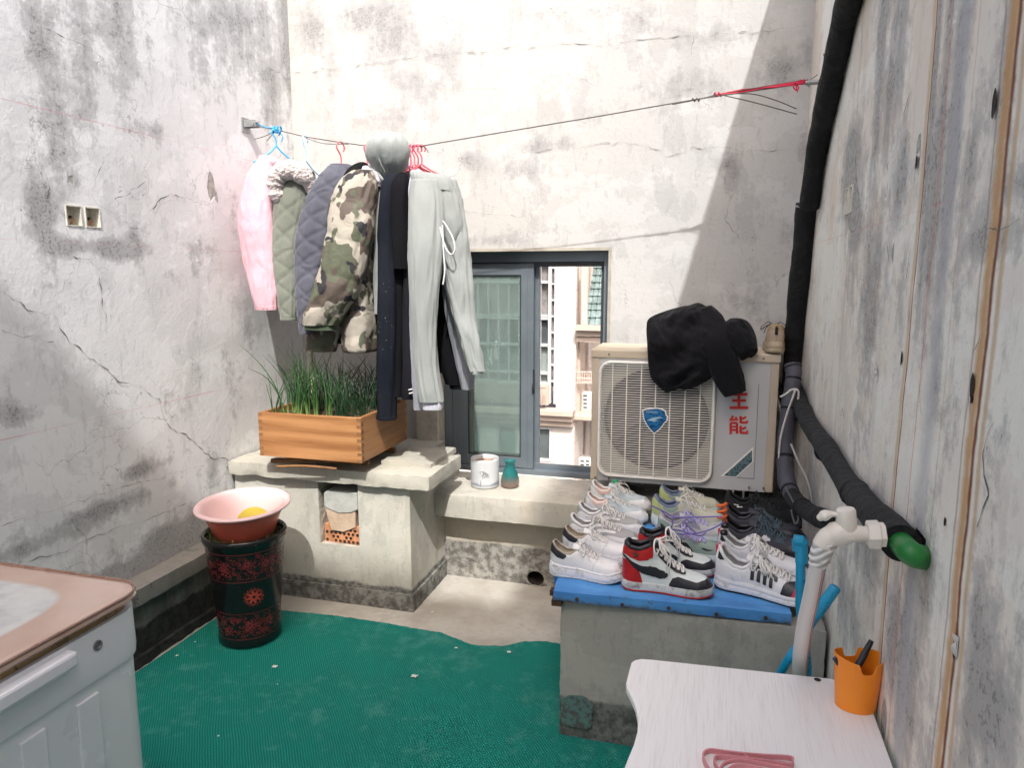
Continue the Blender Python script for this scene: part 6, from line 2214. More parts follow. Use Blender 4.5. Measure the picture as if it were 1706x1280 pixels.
# D: white grey runners -----------------------------------------------------
gD = 'white chunky mesh runners in the middle left'
shD = Shoe(.30, .053, [(0, .040), (.3, .034), (1, .028)], LOWRIM and [(0, .105), (.05, .102), (.12, .088), (.2, .076), (.28, .078), (.36, .092)], [(.3, .090), (.42, .094), (.52, .088), (.64, .076), (.78, .066), (.9, .056), (1, .036)])
m_gr1 = mat_shoe('runner_grey', (.36, .36, .36), .8)
PD = dict(upper=m_gr1, lining=m_ling, collar=m_w, pad=.005, lace=m_lace, sole=[('outsole', 0, .25, 1.04, 1.07, m_midw), ('midsole', .252, 1.02, 1.09, 1.04, m_off)],
          panels=[('overlay', m_w, [(.0, .02, .3), (.1, .02, .62), (.2, .34, .60), (.34, .45, .62), (.45, .55, .7), (.5, .6, .64)], .0018, both),
                  ('overlay', m_w, [(.16, .02, .10), (.26, .04, .26), (.36, .14, .34), (.46, .30, .44), (.54, .38, .5), (.66, .5, .6)], .0020, both),
                  ('overlay', m_w, [(.42, .02, .08), (.52, .02, .22), (.62, .02, .30), (.74, .02, .34), (.86, .02, .45), (.99, .02, .6)], .0020, both)],
          lines=[('overlay_edge', m_ling, [(.14, .42), (.2, .5), (.3, .5), (.34, .40), (.26, .32), (.18, .34), (.14, .42)], .0016, both), ('overlay_edge', m_gr1, [(.40, .10), (.46, .24), (.54, .25), (.56, .12)], .0014, both)],
          seed=21, rows=6, bows=3)
build_shoe('white chunky runner with grey mesh gaps behind the thick-soled pair', gD, (948, 905), (1068, 918), shD, PD)
build_shoe('chunky white runner with messy laces, just behind its twin', gD, (962, 882), (1072, 895), shD, dict(PD, seed=23))

# G: white pink pair at the back left
gG = 'white and peach trainers at the back left'
PG = dict(upper=m_icy, lining=m_pk, collar=m_w, pad=.005, lace=m_lace, sole=[('outsole', 0, .25, 1.04, 1.07, m_midw), ('midsole', .252, 1.02, 1.09, 1.04, m_w)],
          panels=[('heel_panel', m_w, [(0, .02, .6), (.1, .02, .55), (.2, .02, .35), (.28, .02, .1)], .0018, both), ('ankle_panel', m_pk, [(.10, .58, .97), (.2, .45, .97), (.3, .45, .97), (.38, .6, .85)], .0020, both),
                  ('toe_panel', m_w, [(.6, .02, .1), (.7, .02, .35), (.82, .02, .5), (.99, .02, .8)], .0018, both)], seed=31, rows=6, bows=3)
build_shoe('white and icy blue trainer with peach ankle, back left of the board', gG, (976, 862), (1078, 874), shD, PG)
rG, MxG, _, finG = build_shoe('hindmost trainer on the left, white with peach lining and a green lace toggle', gG, (984, 842), (1084, 853), shD, dict(PG, seed=33))
mb = MB()
q = shD.up(.40, 1, 1, .016)
mb.tube([q + Vector((-.012, 0, 0)), q + Vector((-.006, 0, .006)), q + Vector((.006, 0, .006)), q + Vector((.013, 0, 0))], [.004, .009, .009, .004], 10)
finG(mb, 'lace_toggle', mat_shoe('toggle_green', (.01, .36, .15)))

# E: mint grey pair
gE = 'mint green and grey trainers in the middle'
PE = dict(upper=m_mint, lining=m_ling, collar=m_lil, pad=.005, lace=m_lacel, sole=[('outsole', 0, .2, 1.04, 1.07, m_midw), ('midsole', .202, 1.02, 1.09, 1.04, m_w2)],
          panels=[('side_panel', m_bl, [(.06, .10, .12), (.14, .10, .34), (.24, .08, .46), (.36, .06, .46), (.46, .05, .34), (.54, .04, .12)], .0022, both),
                  ('side_panel', m_lil, [(.28, .52, .58), (.4, .50, .74), (.55, .50, .74), (.64, .56, .66)], .0020, both),
                  ('toe_panel', m_mint, [(.58, .02, .1), (.7, .02, .5), (.84, .02, .7), (.98, .02, .8)], .0018, both),
                  ('side_mark', m_bl, [(.66, .30, .32), (.70, .24, .36), (.76, .26, .34), (.82, .34, .36)], .0032, both)], seed=41, rows=6, bows=4, lace_r=.0032)
rE, MxE, _, finE = build_shoe('mint green trainer with a black side panel and lettering, behind the high-tops', gE, (1088, 925), (1200, 932), shD, PE)
mt = mat_shoe('side_print', (.6, .6, .6))
pl_, pr2 = shD.up(.22, .38, -1, .005), shD.up(.40, .36, -1, .005)
text_mesh('STAND FOR ALL', .0105, MxE @ ((pl_ + pr2) / 2 + Vector((0, -.001, .002))), (MxE.to_3x3() @ (pr2 - pl_)).normalized(), (MxE.to_3x3() @ Vector((0, .35, .9))).normalized(), mt, rE, 'side_lettering')
mb = MB()
q = shD.up(.62, .62, -1, .005)
mb.tube([q + Vector((-.004, 0, 0)), q, q + Vector((.004, 0, 0))], [.002, .005, .002], 8)
finE(mb, 'orange_dot', mat_shoe('dot_orange', (.65, .12, .04)))
build_shoe('grey and lilac trainer with untidy lilac laces, middle of the board', gE, (1096, 898), (1210, 905), shD, dict(PE, upper=m_mesh, seed=43, panels=[('side_panel', m_mint, [(.0, .02, .5), (.12, .02, .6), (.24, .02, .4), (.34, .02, .1)], .002, both), ('side_panel', m_lil, [(.24, .40, .50), (.36, .35, .7), (.5, .3, .7), (.6, .3, .5)], .002, both), ('toe_panel', m_mesh, [(.6, .02, .1), (.7, .02, .5), (.98, .02, .8)], .0018, both)]))

# H: cream pair
gH = 'cream suede trainers with blue lining at the back'
PH = dict(upper=m_cream, lining=m_bll, collar=m_bll, pad=.006, lace=m_lace, sole=[('outsole', 0, .25, 1.04, 1.07, m_midw), ('midsole', .252, 1.02, 1.08, 1.04, m_w2)],
          panels=[('heel_panel', m_yel, [(0, .1, .9), (.06, .1, .9), (.12, .1, .6), (.16, .1, .3)], .0018, both), ('ankle_panel', m_mint, [(.14, .50, .95), (.24, .40, .95), (.34, .45, .9)], .0018, both), ('side_panel', m_lil, [(.2, .05, .1), (.3, .05, .35), (.42, .05, .3), (.5, .04, .08)], .0018, both)],
          seed=51, rows=6, bows=3)
build_shoe('cream trainer with pale blue lining and yellow-green heel, back centre', gH, (1086, 874), (1208, 880), shD, PH)
build_shoe('hindmost cream trainer in the middle column, showing its blue lining', gH, (1098, 850), (1200, 856), shD, dict(PH, seed=53))

# F: charcoal pair and I: black pair
gF = 'charcoal and slate trainers on the right'
PF = dict(upper=m_dkgy, lining=m_lind, collar=m_bl, pad=.006, lace=m_laced, sole=[('outsole', 0, .2, 1.04, 1.07, m_lind), ('midsole', .202, 1.02, 1.07, 1.04, m_bl)],
          panels=[('side_flash', m_w, [(.22, .22, .30), (.30, .18, .50), (.38, .22, .50), (.44, .34, .40)], .0022, both), ('side_flash', m_w, [(.46, .36, .40), (.50, .30, .62), (.55, .36, .44)], .0022, both),
                  ('eyestay', m_navyg, [(.40, .60, .86), (.50, .50, .86), (.62, .40, .84), (.70, .46, .8)], .0022, both), ('toe_panel', m_bl, [(.66, .02, .1), (.76, .02, .5), (.98, .02, .8)], .0018, both)], seed=61, rows=6, bows=3)
build_shoe('charcoal trainer with white side flashes behind the white windowed pair', gF, (1200, 918), (1352, 940), shD, PF)
build_shoe('charcoal and slate blue trainer with slate laces, one further back on the right', gF, (1204, 893), (1340, 912), shD, dict(PF, seed=63, panels=PF['panels'][2:]))
gI = 'black trainers at the back right'
m_k1 = mat_shoe('knit_black', (.012, .013, .014), .9)
PI_ = dict(upper=m_k1, lining=m_lind, collar=m_k1, pad=.006, lace=m_laceb, sole=[('outsole', 0, .3, 1.04, 1.06, m_lind), ('midsole', .302, 1.02, 1.06, 1.04, m_dkgy)],
           panels=[('side_panel', m_dkgy, [(.30, .02, .1), (.42, .02, .35), (.55, .05, .30), (.68, .04, .2), (.8, .04, .1)], .002, both)], seed=71, rows=6, bows=3)
rI, MxI, _, finI = build_shoe('black knit trainer with a white zigzag mark at the heel side, back right', gI, (1206, 868), (1336, 884), shD, PI_)
mb = MB()
for a_, b_ in (((.13, .52), (.19, .62)), ((.19, .62), (.17, .46)), ((.17, .46), (.24, .54))):
    mb.tube([shD.up(a_[0], a_[1], -1, .003), shD.up(b_[0], b_[1], -1, .003)], .0022, 5)
finI(mb, 'zigzag_mark', m_w)
build_shoe('hindmost black trainer, standing higher in the back right corner', gI, (1214, 846), (1330, 860), shD, dict(PI_, seed=73))

# things among the shoes
mb = MB()
pts = []
for k in range(60):
    a = k / 59 * math.pi * 6
    p = on(1203, 868 - k * .5, 'Y', 2.46)
    pts.append(p + Vector((.013 * math.cos(a), .013 * math.sin(a), 0)))
mb.tube(pts, .0055, 8)
tag(mb.build('spring_toggle', mat_shoe('orange_plastic', (.72, .13, .02), .35), None, smooth=True), 'bright orange coiled toggle standing between the cream and the black trainers', 'toggle')
for q, (px, py) in enumerate(((1208, 876), (1206, 888))):
    mb = MB()
    c0 = on(px, py, 'Y', 2.40)
    mb.tube([c0 + Vector((-.012, 0, 0)), c0 + Vector((-.009, 0, 0)), c0 + Vector((.009, 0, 0)), c0 + Vector((.012, 0, 0))], [.006, .0095, .0095, .006], 14)
    tag(mb.build('cord_lock', plain('glossy_black', (.01, .01, .012), .15, .1), None, smooth=True), ['upper glossy black cord lock under the orange toggle', 'lower glossy black cord lock above the charcoal trainer'][q], 'cord lock')
mb = MB()
for L in (((1085, 843), (1105, 852), (1122, 861), (1150, 862), (1204, 861)), ((1122, 861), (1120, 875), (1115, 885), (1122, 890), (1160, 889), (1190, 880), (1206, 870)), ((1160, 889), (1150, 880), (1140, 870)), ((1100, 880), (1130, 884), (1165, 893), (1176, 888))):
    mb.tube(crom([on(a, b, 'Y', 2.40) for a, b in L], 6), .0026, 6)
tag(mb.build('shoelace', mat_shoe('lace_violet', (.18, .14, .42), .8), None, smooth=True), 'long violet lace stretched from the cream trainers to the orange toggle', 'shoelace')

# khaki boot on the air conditioner, seen from the heel
m_kh = mat_shoe('suede_khaki', (.34, .25, .15), .85)
m_khs = mat_shoe('sole_khaki', (.42, .33, .23), .7)
shK = Shoe(.29, .050, [(0, .040), (.4, .036), (1, .030)], [(0, .098), (.05, .096), (.12, .086), (.2, .080), (.28, .084), (.36, .092)], LOWCR, plan=None)
a_ = on(1287, 583, 'Y', 3.10)
PK = dict(upper=m_kh, lining=m_lind, collar=m_kh, pad=.006, lace=m_laceb, fit=False, sole=[('outsole', 0, .4, 1.12, 1.16, m_khs), ('midsole', .402, 1.02, 1.14, 1.06, m_khs)], seed=81, rows=5, bows=2,
          panels=[('heel_panel', m_khs, [(0, .02, .5), (.05, .02, .5), (.12, .02, .4)], .002, both)])
zt_ = zhi + .021
_on = on


def build_at(lab, grp, pos, ang, sh, P, z):
    global on
    L = sh.L
    seq = [Vector((pos[0], pos[1], z)), Vector((pos[0] + L * math.cos(ang), pos[1] + L * math.sin(ang), z))]
    on = lambda a, b, c, d: seq[a]
    r = build_shoe(lab, grp, (0, 0), (1, 0), sh, P, z=z)
    on = _on
    return r


shK.W = .047
rK, MxK, _, finK = build_at('khaki trainer on top of the air conditioner, heel towards the viewer', None, (.262, 3.085), R(86), shK, PK, zt_)
mb = MB()
q = shK.up(0, .8, 1, 0)
mb.tube([Vector((-.001, 0, .096)), Vector((-.006, 0, .09)), Vector((-.008, 0, .078)), Vector((-.004, 0, .070))], .006, 8, aspect=.5)
finK(mb, 'heel_tab', m_lind)

# ================================================================== planter
m_pine = wood('pine_board', (.24, .10, .033), (.42, .21, .085), 0, 1.0, .5)
m_pine_y = wood('pine_board_side', (.23, .10, .035), (.38, .19, .08), 1, 1.0, .5)
m_pend = wood('pine_endgrain', (.16, .075, .03), (.26, .13, .05), 2, 2.0, .7)
PX0, PX1, PY0, PY1, PZ0, PZ1 = -1.972, -1.455, 2.745, 3.235, .732, .935
pb = thing('planter_box', 'orange pine planter box with finger-jointed corners on the corner slab', 'planter', (-1.71, 3.0, .7))
bt = .020
mb = MB(); mb.box(PX0 + .001, PX1 - .001, PY0, PY0 + bt, PZ0, PZ1, m_pine); mb.build('front_board', None, pb, bevel=.0015)
mb = MB(); mb.box(PX0 + .001, PX1 - .001, PY1 - bt, PY1, PZ0, PZ1, m_pine); mb.build('back_board', None, pb, bevel=.0015)
for nm, xx in (('side_board', PX0 + .0015), ('side_board', PX1 - bt - .0015)):
    mb = MB(); mb.box(xx, xx + bt, PY0 + bt + .0005, PY1 - bt - .0005, PZ0, PZ1, m_pine_y); mb.build(nm, None, pb, bevel=.0015)
nj = 13
for (cx_, sx) in ((PX0, 1), (PX1, -1)):
    mb = MB()
    for k in range(nj):
        z0_ = PZ0 + (PZ1 - PZ0) * k / nj
        z1_ = PZ0 + (PZ1 - PZ0) * (k + 1) / nj
        if k % 2 == 0:
            mb.box(min(cx_, cx_ + sx * bt), max(cx_, cx_ + sx * bt), PY0 - .0016, PY0 + .0008, z0_ + .001, z1_ - .001, m_pend)
        else:
            a, b = (cx_ - .0008, cx_ + .0016) if sx < 0 else (cx_ - .0008, cx_ + .002)
            mb.box(a, b, PY0 + .001, PY0 + bt, z0_ + .001, z1_ - .001, m_pend)
    mb.build('finger_joint', None, pb)
t = NT('potting_soil')
c = t.mix(t.step(t.noise(35, 6, .75), .35, .65), (.028, .019, .012), (.13, .085, .05))
m_soil = t.out(c, .95, t.bump(t.noise(40, 6, .7), 1, .02))
mb = MB()
rows = [[Vector((PX0 + .03 + (PX1 - PX0 - .06) * i / 30, PY0 + .022 + (PY1 - PY0 - .044) * j / 30, PZ1 - .030 + .018 * nz((i * .2, j * .2, 0), 1.0) + .008 * nz((i, j, 0), .9))) for j in range(31)] for i in range(31)]
mb.grid(rows)
tag(mb.build('soil', m_soil, pb, smooth=True))
mb = MB()
mb.box(PX0 + .004, PX1 - .03, PY0 + .03, PY1 - .01, PZ0 + .002, PZ0 + .012)
mb.build('bottom_board', m_pend, pb)
for k, (x0, y0, x1, y1, z_, r) in enumerate(((-1.95, 2.80, -1.48, 2.86, .715, .012), (-1.96, 3.1, -1.47, 3.12, .712, .014), (-1.9, 2.765, -1.6, 2.78, .700, .006))):
    mb = MB()
    mb.tube(crom([(x0, y0, z_ - .02), ((x0 + x1) / 2, (y0 + y1) / 2 - .01, z_ - .006), (x1, y1, z_ - .012)], 6), r, 8)
    tag(mb.build('batten', m_pend, None, smooth=True), ['front rough batten under the pine planter', 'rear rough batten under the pine planter, against the shade', 'thin loose stick lying before the pine planter on the slab'][k], 'batten')

# ------------------------------------------------------------------ spring onions
t = NT('onion_leaf')
x, y, z = t.xyz()
c = t.mix(t.step(t.noise(3, 2), .3, .7), (.020, .075, .018), (.045, .12, .03))
c = t.mix(t.step(z, .0, .07, 1, 0), c, (.20, .30, .09))
m_leaf = t.out(c, .45, None, Subsurface_Weight=.0)
m_leafd = plain('onion_leaf_shaded', (.014, .045, .018), .5, .3, 4)  # darker copy of the leaf green, with the crowded part's shade put in


def onion(seed, n, hmax, spread, mat):
    rd = random.Random(seed)
    mb = MB()
    for k in range(n):
        a = rd.uniform(0, 2 * math.pi)
        h = hmax * rd.uniform(.55, 1.0)
        sp = spread * rd.uniform(.15, 1.0)
        bend = rd.uniform(-.3, .8) * sp
        pts = crom([Vector((.004 * math.cos(a), .004 * math.sin(a), -.02)), Vector((.2 * sp * math.cos(a), .2 * sp * math.sin(a), h * .35)), Vector((.55 * sp * math.cos(a), .55 * sp * math.sin(a), h * .7)), Vector(((sp + bend * .3) * math.cos(a + .1), (sp + bend * .3) * math.sin(a + .1), h * (1 - .18 * max(0, bend / max(sp, .01)))))], 4)
        r0 = rd.uniform(.0022, .0038)
        mb.tube(pts, [r0 * (1 - .88 * (i / (len(pts) - 1)) ** 1.6) for i in range(len(pts))], 5)
    o = mb.build('onion_plant', mat, None, smooth=True)
    return o


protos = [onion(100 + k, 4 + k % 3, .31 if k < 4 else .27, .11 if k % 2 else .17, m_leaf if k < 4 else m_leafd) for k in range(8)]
tall = [(-1.93, 2.80, 0, .9), (-1.87, 2.82, 0, 1.15), (-1.80, 2.80, 1, 1.25), (-1.76, 2.83, 2, 1.3), (-1.71, 2.80, 3, 1.0), (-1.66, 2.82, 0, .9), (-1.92, 2.84, 1, .7), (-1.83, 2.88, 2, 1.2), (-1.74, 2.87, 3, 1.2), (-1.68, 2.88, 1, 1.1), (-1.78, 2.92, 0, 1.2), (-1.90, 2.92, 2, .9)]
rd = random.Random(5)
cells = []
for i in range(7):
    for j in range(6):
        x_ = -1.92 + .068 * i + rd.uniform(-.015, .015)
        y_ = 2.88 + .060 * j + rd.uniform(-.015, .015)
        if y_ < 2.9 and x_ < -1.65:
            continue
        cells.append((x_, y_, 4 + rd.randrange(4), rd.uniform(.75, 1.15)))
for x_ in (-1.62, -1.575, -1.53, -1.50):
    cells.append((x_, 2.83 + rd.uniform(-.02, .02), 4 + rd.randrange(4), rd.uniform(.6, .85)))
used_p = set()
names = {0: 'tall bright green spring onion plant in the sunlit front left of the planter', 1: 'dark green spring onion plant in the crowded shaded part of the planter'}
for (x_, y_, k, s_) in tall + cells:
    if k in used_p:
        o = protos[k].copy()
        C.objects.link(o)
    else:
        o = protos[k]
        used_p.add(k)
    o.location = (x_, y_, PZ1 - .03)
    o.rotation_euler = (0, 0, rd.uniform(0, 6.28))
    o.scale = (s_, s_, s_)
    tag(o, names[0 if k < 4 else 1], 'plant', 'bright spring onions at the front of the planter' if k < 4 else 'dark spring onions crowded in the planter')
for k, p in enumerate(protos):
    if k not in used_p:
        bpy.data.objects.remove(p)
st_ = thing('stake', 'pale upright wooden stick behind the spring onions', 'stick', (-1.745, 3.15, .90))
mb = MB()
a, b = on(518, 588, 'Y', 3.15), on(522, 680, 'Y', 3.15)
mb.tube([a, a.lerp(b, .5) + Vector((.002, 0, 0)), b], [.0085, .009, .009], 8)
mb.build('rod', plain('pale_wood', (.48, .42, .32), .8, .15, 30), st_, smooth=True)

# ------------------------------------------------------------------ bricks in the niche
m_hb = plain('brick_orange', (.48, .21, .10), .9, .25, 22, .6, .004, 60)
b1_ = thing('hollow_brick', 'orange hollow brick with rows of holes, lowest in the niche', 'brick', (-1.66, 2.92, NZ0))
mb = MB()
rough_box(mb, -1.742, -1.556, 2.895, 3.10, NZ0 + .001, NZ0 + .09, .012, .003, .005, 81, M=Matrix.Translation((-1.65, 2.98, 0)) @ Matrix.Rotation(R(-3), 4, 'Z') @ Matrix.Translation((1.65, -2.98, 0)))
mb.build('brick_body', m_hb, b1_, smooth=True)
mb = MB()
rd = random.Random(4)
m_hole = plain('hole_black', (.02, .012, .01), .9)
for i in range(8):
    for j in range(4):
        if rd.random() < .16:
            continue
        px_, pz_ = -1.732 + .0235 * i + (.011 if j % 2 else 0), NZ0 + .014 + .0195 * j
        if px_ > -1.563:
            continue
        yq = 2.892 + (px_ + 1.65) * -.052
        rows = [[Vector((px_ + r * math.cos(a), yq - o_, pz_ + r * .75 * math.sin(a))) for a in [2 * math.pi * q / 10 for q in range(10)]] for r, o_ in ((.0078, .0), (.0066, .0028))]
        mb.grid(rows, closed=True)
        mb.add(rows[1], [tuple(range(10))])
mb.build('core_hole', m_hole, b1_)
b2_ = thing('broken_block', 'peach-coloured broken block between the grey block and the hollow brick', 'brick', (-1.63, 2.92, NZ0 + .09))
mb = MB()
mb.prism([on(a, b, 'Y', 2.885) for a, b in ((541, 846), (592, 850), (592, 880), (572, 887), (552, 884))], Vector((0, .14, .0)))
mb.build('block_body', plain('block_peach', (.44, .33, .24), .95, .12, 20, .6, .005, 50), b2_, bevel=.003)
b3_ = thing('broken_block', 'pale grey chipped block wedged at the top of the niche', 'brick', (-1.63, 2.92, NZ0 + .15))
mb = MB()
mb.prism([on(a, b, 'Y', 2.880) for a, b in ((539, 822), (545, 817), (595, 822), (596, 850), (585, 855), (566, 856), (552, 851), (540, 845))], Vector((0, .16, .0)))
mb.build('block_body', plain('block_grey', (.40, .41, .38), .95, .12, 20, .6, .005, 50), b3_, bevel=.004)

# ------------------------------------------------------------------ flower pot, basin
PC_ = (-1.868, 2.465)
fp = thing('flower_pot', 'tall black glazed pot with red floral bands standing on the mat', 'pot', (PC_[0], PC_[1], .01))
KP = .83
prof = [(.001, .010), (.150, .010), (.156, .016), (.158, .03), (.152, .05), (.155, .10), (.168, .22), (.182, .36), (.193, .44), (.196, .452), (.204, .458), (.206, .468), (.206, .482), (.200, .488), (.192, .486), (.186, .47), (.180, .44), (.001, .44)]
prof = [(r * KP, z_) for r, z_ in prof]
mb = MB(); mb.lathe(prof, (PC_[0], PC_[1], 0), 72)
t = NT('glaze_black')
n = t.noise(9, 4)
m_gb = t.out(t.mix(n, (.005, .007, .008), (.009, .010, .010)), t.step(t.noise(20, 4), .3, .7, .12, .28), t.bump(t.noise(30, 3), .08, .002))
mb.build('body', m_gb, fp, smooth=True)


def potr(z_):
    return KP * lerp_pts([(.03, .158), (.05, .152), (.10, .155), (.22, .168), (.36, .182), (.44, .193), (.452, .196)], z_) + .0006


def on_pot(u, z_, off=0):
    """u: arc metres from the viewer-facing line"""
    r = potr(z_) + off
    a0 = math.atan2(-PC_[1], -PC_[0] + .02) + .06
    a = a0 + u / r
    return Vector((PC_[0] + r * math.cos(a), PC_[1] + r * math.sin(a), z_))


t = NT('pattern_red')
m_pat = t.out(t.mix(t.noise(9, 3), (.11, .016, .02), (.21, .028, .032)), .35)
mb = MB()
rd = random.Random(11)


def strip(pts2, w_):
    P3 = [on_pot(a, b, .0006) for a, b in pts2]
    rows = []
    for k in range(len(pts2)):
        a, b = pts2[max(0, k - 1)], pts2[min(len(pts2) - 1, k + 1)]
        dx, dz = b[0] - a[0], b[1] - a[1]
        l = math.hypot(dx, dz) + 1e-9
        ww = w_ * (.4 + .6 * math.sin(math.pi * (k + .5) / len(pts2)))
        rows.append([on_pot(pts2[k][0] - dz / l * ww, pts2[k][1] + dx / l * ww, .0007), on_pot(pts2[k][0] + dz / l * ww, pts2[k][1] - dx / l * ww, .0007)])
    mb.grid(rows)


def curl(cu, cz_, r, a0, turns, w_, sgn=1):
    n_ = 12
    strip([(cu + r * (1 - .75 * k / n_) * math.cos(a0 + sgn * turns * 2 * math.pi * k / n_), cz_ + r * (1 - .75 * k / n_) * math.sin(a0 + sgn * turns * 2 * math.pi * k / n_)) for k in range(n_ + 1)], w_)


def flower(cu, cz_, r, n_=7, rot=0):
    for k in range(n_):
        a = rot + 2 * math.pi * k / n_
        strip([(cu + r * s * math.cos(a), cz_ + r * s * math.sin(a)) for s in (.22, .45, .7, 1.0)], r * .19)
        curl(cu + r * 1.15 * math.cos(a + .4), cz_ + r * 1.15 * math.sin(a + .4), r * .22, a, .9, r * .05)


for (za, zb_) in ((.055, .165), (.315, .43)):
    u = -.27
    while u < .27:
        flower(u + rd.uniform(-.008, .008), (za + zb_) / 2 + rd.uniform(-.018, .018), rd.uniform(.018, .024), rd.choice((6, 7, 8)), rd.uniform(0, 1))
        u += .085
    for k in range(150):
        curl(rd.uniform(-.28, .28), rd.uniform(za + .010, zb_ - .010), rd.uniform(.007, .013), rd.uniform(0, 6.28), rd.uniform(.7, 1.3), .0012, rd.choice((-1, 1)))
    for k in range(170):
        a, l = rd.uniform(0, 6.28), .005
        uu, zz2 = rd.uniform(-.28, .28), rd.uniform(za + .008, zb_ - .008)
        strip([(uu - l * math.cos(a), zz2 - l * math.sin(a)), (uu, zz2), (uu + l * math.cos(a), zz2 + l * math.sin(a))], .0018)
for z_ in (.052, .168, .312, .434):
    strip([(-.30 + .6 * k / 60, z_) for k in range(61)], .0014)
mb.build('floral_band', m_pat, fp)
mb = MB()
flower(.012, .24, .030, 8, .2)
for k in range(8):
    a = .2 + 2 * math.pi * k / 8
    curl(.012 + .034 * math.cos(a), .24 + .034 * math.sin(a), .008, a, 1.0, .0014)
t = NT('pattern_bright'); 
mb.build('flower_emblem', t.out(t.mix(t.noise(30, 3), (.28, .025, .02), (.40, .07, .045)), .35), fp)
mb = MB()
rows = [[Vector((PC_[0] + .152 * i / 8 * math.cos(a), PC_[1] + .152 * i / 8 * math.sin(a), .443 + .008 * nz((i, a, 0), 2))) for a in [2 * math.pi * k / 24 for k in range(24)]] for i in range(9)]
mb.grid(rows, closed=True)
mb.build('soil', m_soil, fp, smooth=True)
mb = MB()
rd = random.Random(3)
for k in range(900):
    a = rd.uniform(0, 2 * math.pi)
    r = .187 * KP * math.sqrt(rd.uniform(.2, 1))
    p = Vector((PC_[0] + r * math.cos(a), PC_[1] + r * math.sin(a), .445))
    h = rd.uniform(.02, .055)
    b = rd.uniform(0, 6.28)
    le = rd.uniform(.01, .035)
    w_ = .0011
    q = Vector((math.cos(b), math.sin(b), 0))
    s = Vector((-q.y, q.x, 0)) * w_
    p1, p2 = p + q * le * .4 + Vector((0, 0, h * .8)), p + q * le + Vector((0, 0, h * rd.uniform(.5, 1)))
    mb.add([p - s, p + s, p1 + s * .8, p1 - s * .8, p2], [(0, 1, 2, 3), (3, 2, 4)])
t = NT('grass')
gr = mb.build('grass', t.out(t.mix(t.step(t.noise(50, 2), .35, .65), (.05, .12, .03), (.20, .20, .08)), .6))
tag(gr, 'short green and straw-coloured grass filling the top of the black pot', 'grass', None, 'stuff')

bs = thing('basin', 'pink plastic washbasin, darker red outside, resting on the black pot', 'basin', (PC_[0] + .01, 2.44, .47))
cB = (PC_[0] - .0, PC_[1] + .005, .0)
tiltM = Matrix.Translation((cB[0], cB[1], .47)) @ Matrix.Rotation(R(3.5), 4, Vector((RGT.y * 0 + .9, .2, 0))) @ Matrix.Translation((-cB[0], -cB[1], -.47))
t = NT('basin_pink')
m_bp = t.out(t.mix(t.noise(5, 3), (.66, .47, .48), (.70, .51, .51)), .32, t.bump(t.noise(12, 3), .06, .004))
m_br = plain('basin_red', (.72, .13, .09), .35, .06, 10, .06)
mb = MB()
zb2 = .468
outer_p = [(.001, 0), (.128, 0), (.136, .006), (.170, .085), (.186, .116), (.190, .120)]
mb.lathe([(r * .88, zb2 + z_) for r, z_ in outer_p], (cB[0], cB[1], 0), 72)
mb.v = [tuple(tiltM @ Vector(p)) for p in mb.v]
mb.build('outer_wall', m_br, bs, smooth=True)
mb = MB()
inner_p = [(.190, .121), (.214, .126), (.219, .129), (.220, .134), (.216, .138), (.206, .140), (.192, .136), (.184, .126), (.168, .085), (.132, .010), (.120, .005), (.001, .004)]
mb.lathe([(r * .88, zb2 + z_) for r, z_ in inner_p], (cB[0], cB[1], 0), 72)
mb.v = [tuple(tiltM @ Vector(p)) for p in mb.v]
mb.build('inner_wall', m_bp, bs, smooth=True)
mb = MB()
for k, zz_2 in enumerate((.105, .098)):
    r_ = .88 * (.136 + (.170 - .136) * (zz_2 - .006) / .079) + .0008
    mb.tube([tiltM @ Vector((cB[0] + r_ * math.cos(a), cB[1] + r_ * math.sin(a), zb2 + zz_2)) for a in [2 * math.pi * q / 60 for q in range(61)]], .0012, 5)
mb.build('moulded_ring', m_br, bs, smooth=True)
t = NT('sponge_yellow')
m_sy = t.out(t.mix(t.noise(60, 4), (.62, .48, .05), (.68, .56, .10)), .8, t.bump(t.noise(90, 3), .3, .003))
mb = MB()
rows = []
for i in range(17):
    u = i / 16
    hw_ = .040 * math.sin(math.pi * min(1, max(0.02, u))) ** .5
    hh2 = .050 * math.sin(math.pi * min(.98, max(.02, u * .86 + .12))) ** .7
    c_ = Vector((cB[0] - .055 + .13 * u, cB[1] + .035 + .02 * u, zb2 + .040 + .024 * u))
    rows.append([c_ + Vector((0, hw_ * math.cos(a), hh2 * math.sin(a))) for a in [2 * math.pi * q / 20 for q in range(20)]])
mb.grid(rows, closed=True)
mb.add(rows[0], [tuple(range(20))]); mb.add(rows[-1], [tuple(range(20))])
tag(mb.build('sponge', m_sy, None, smooth=True), 'yellow rounded sponge lying in the pink basin', 'sponge')

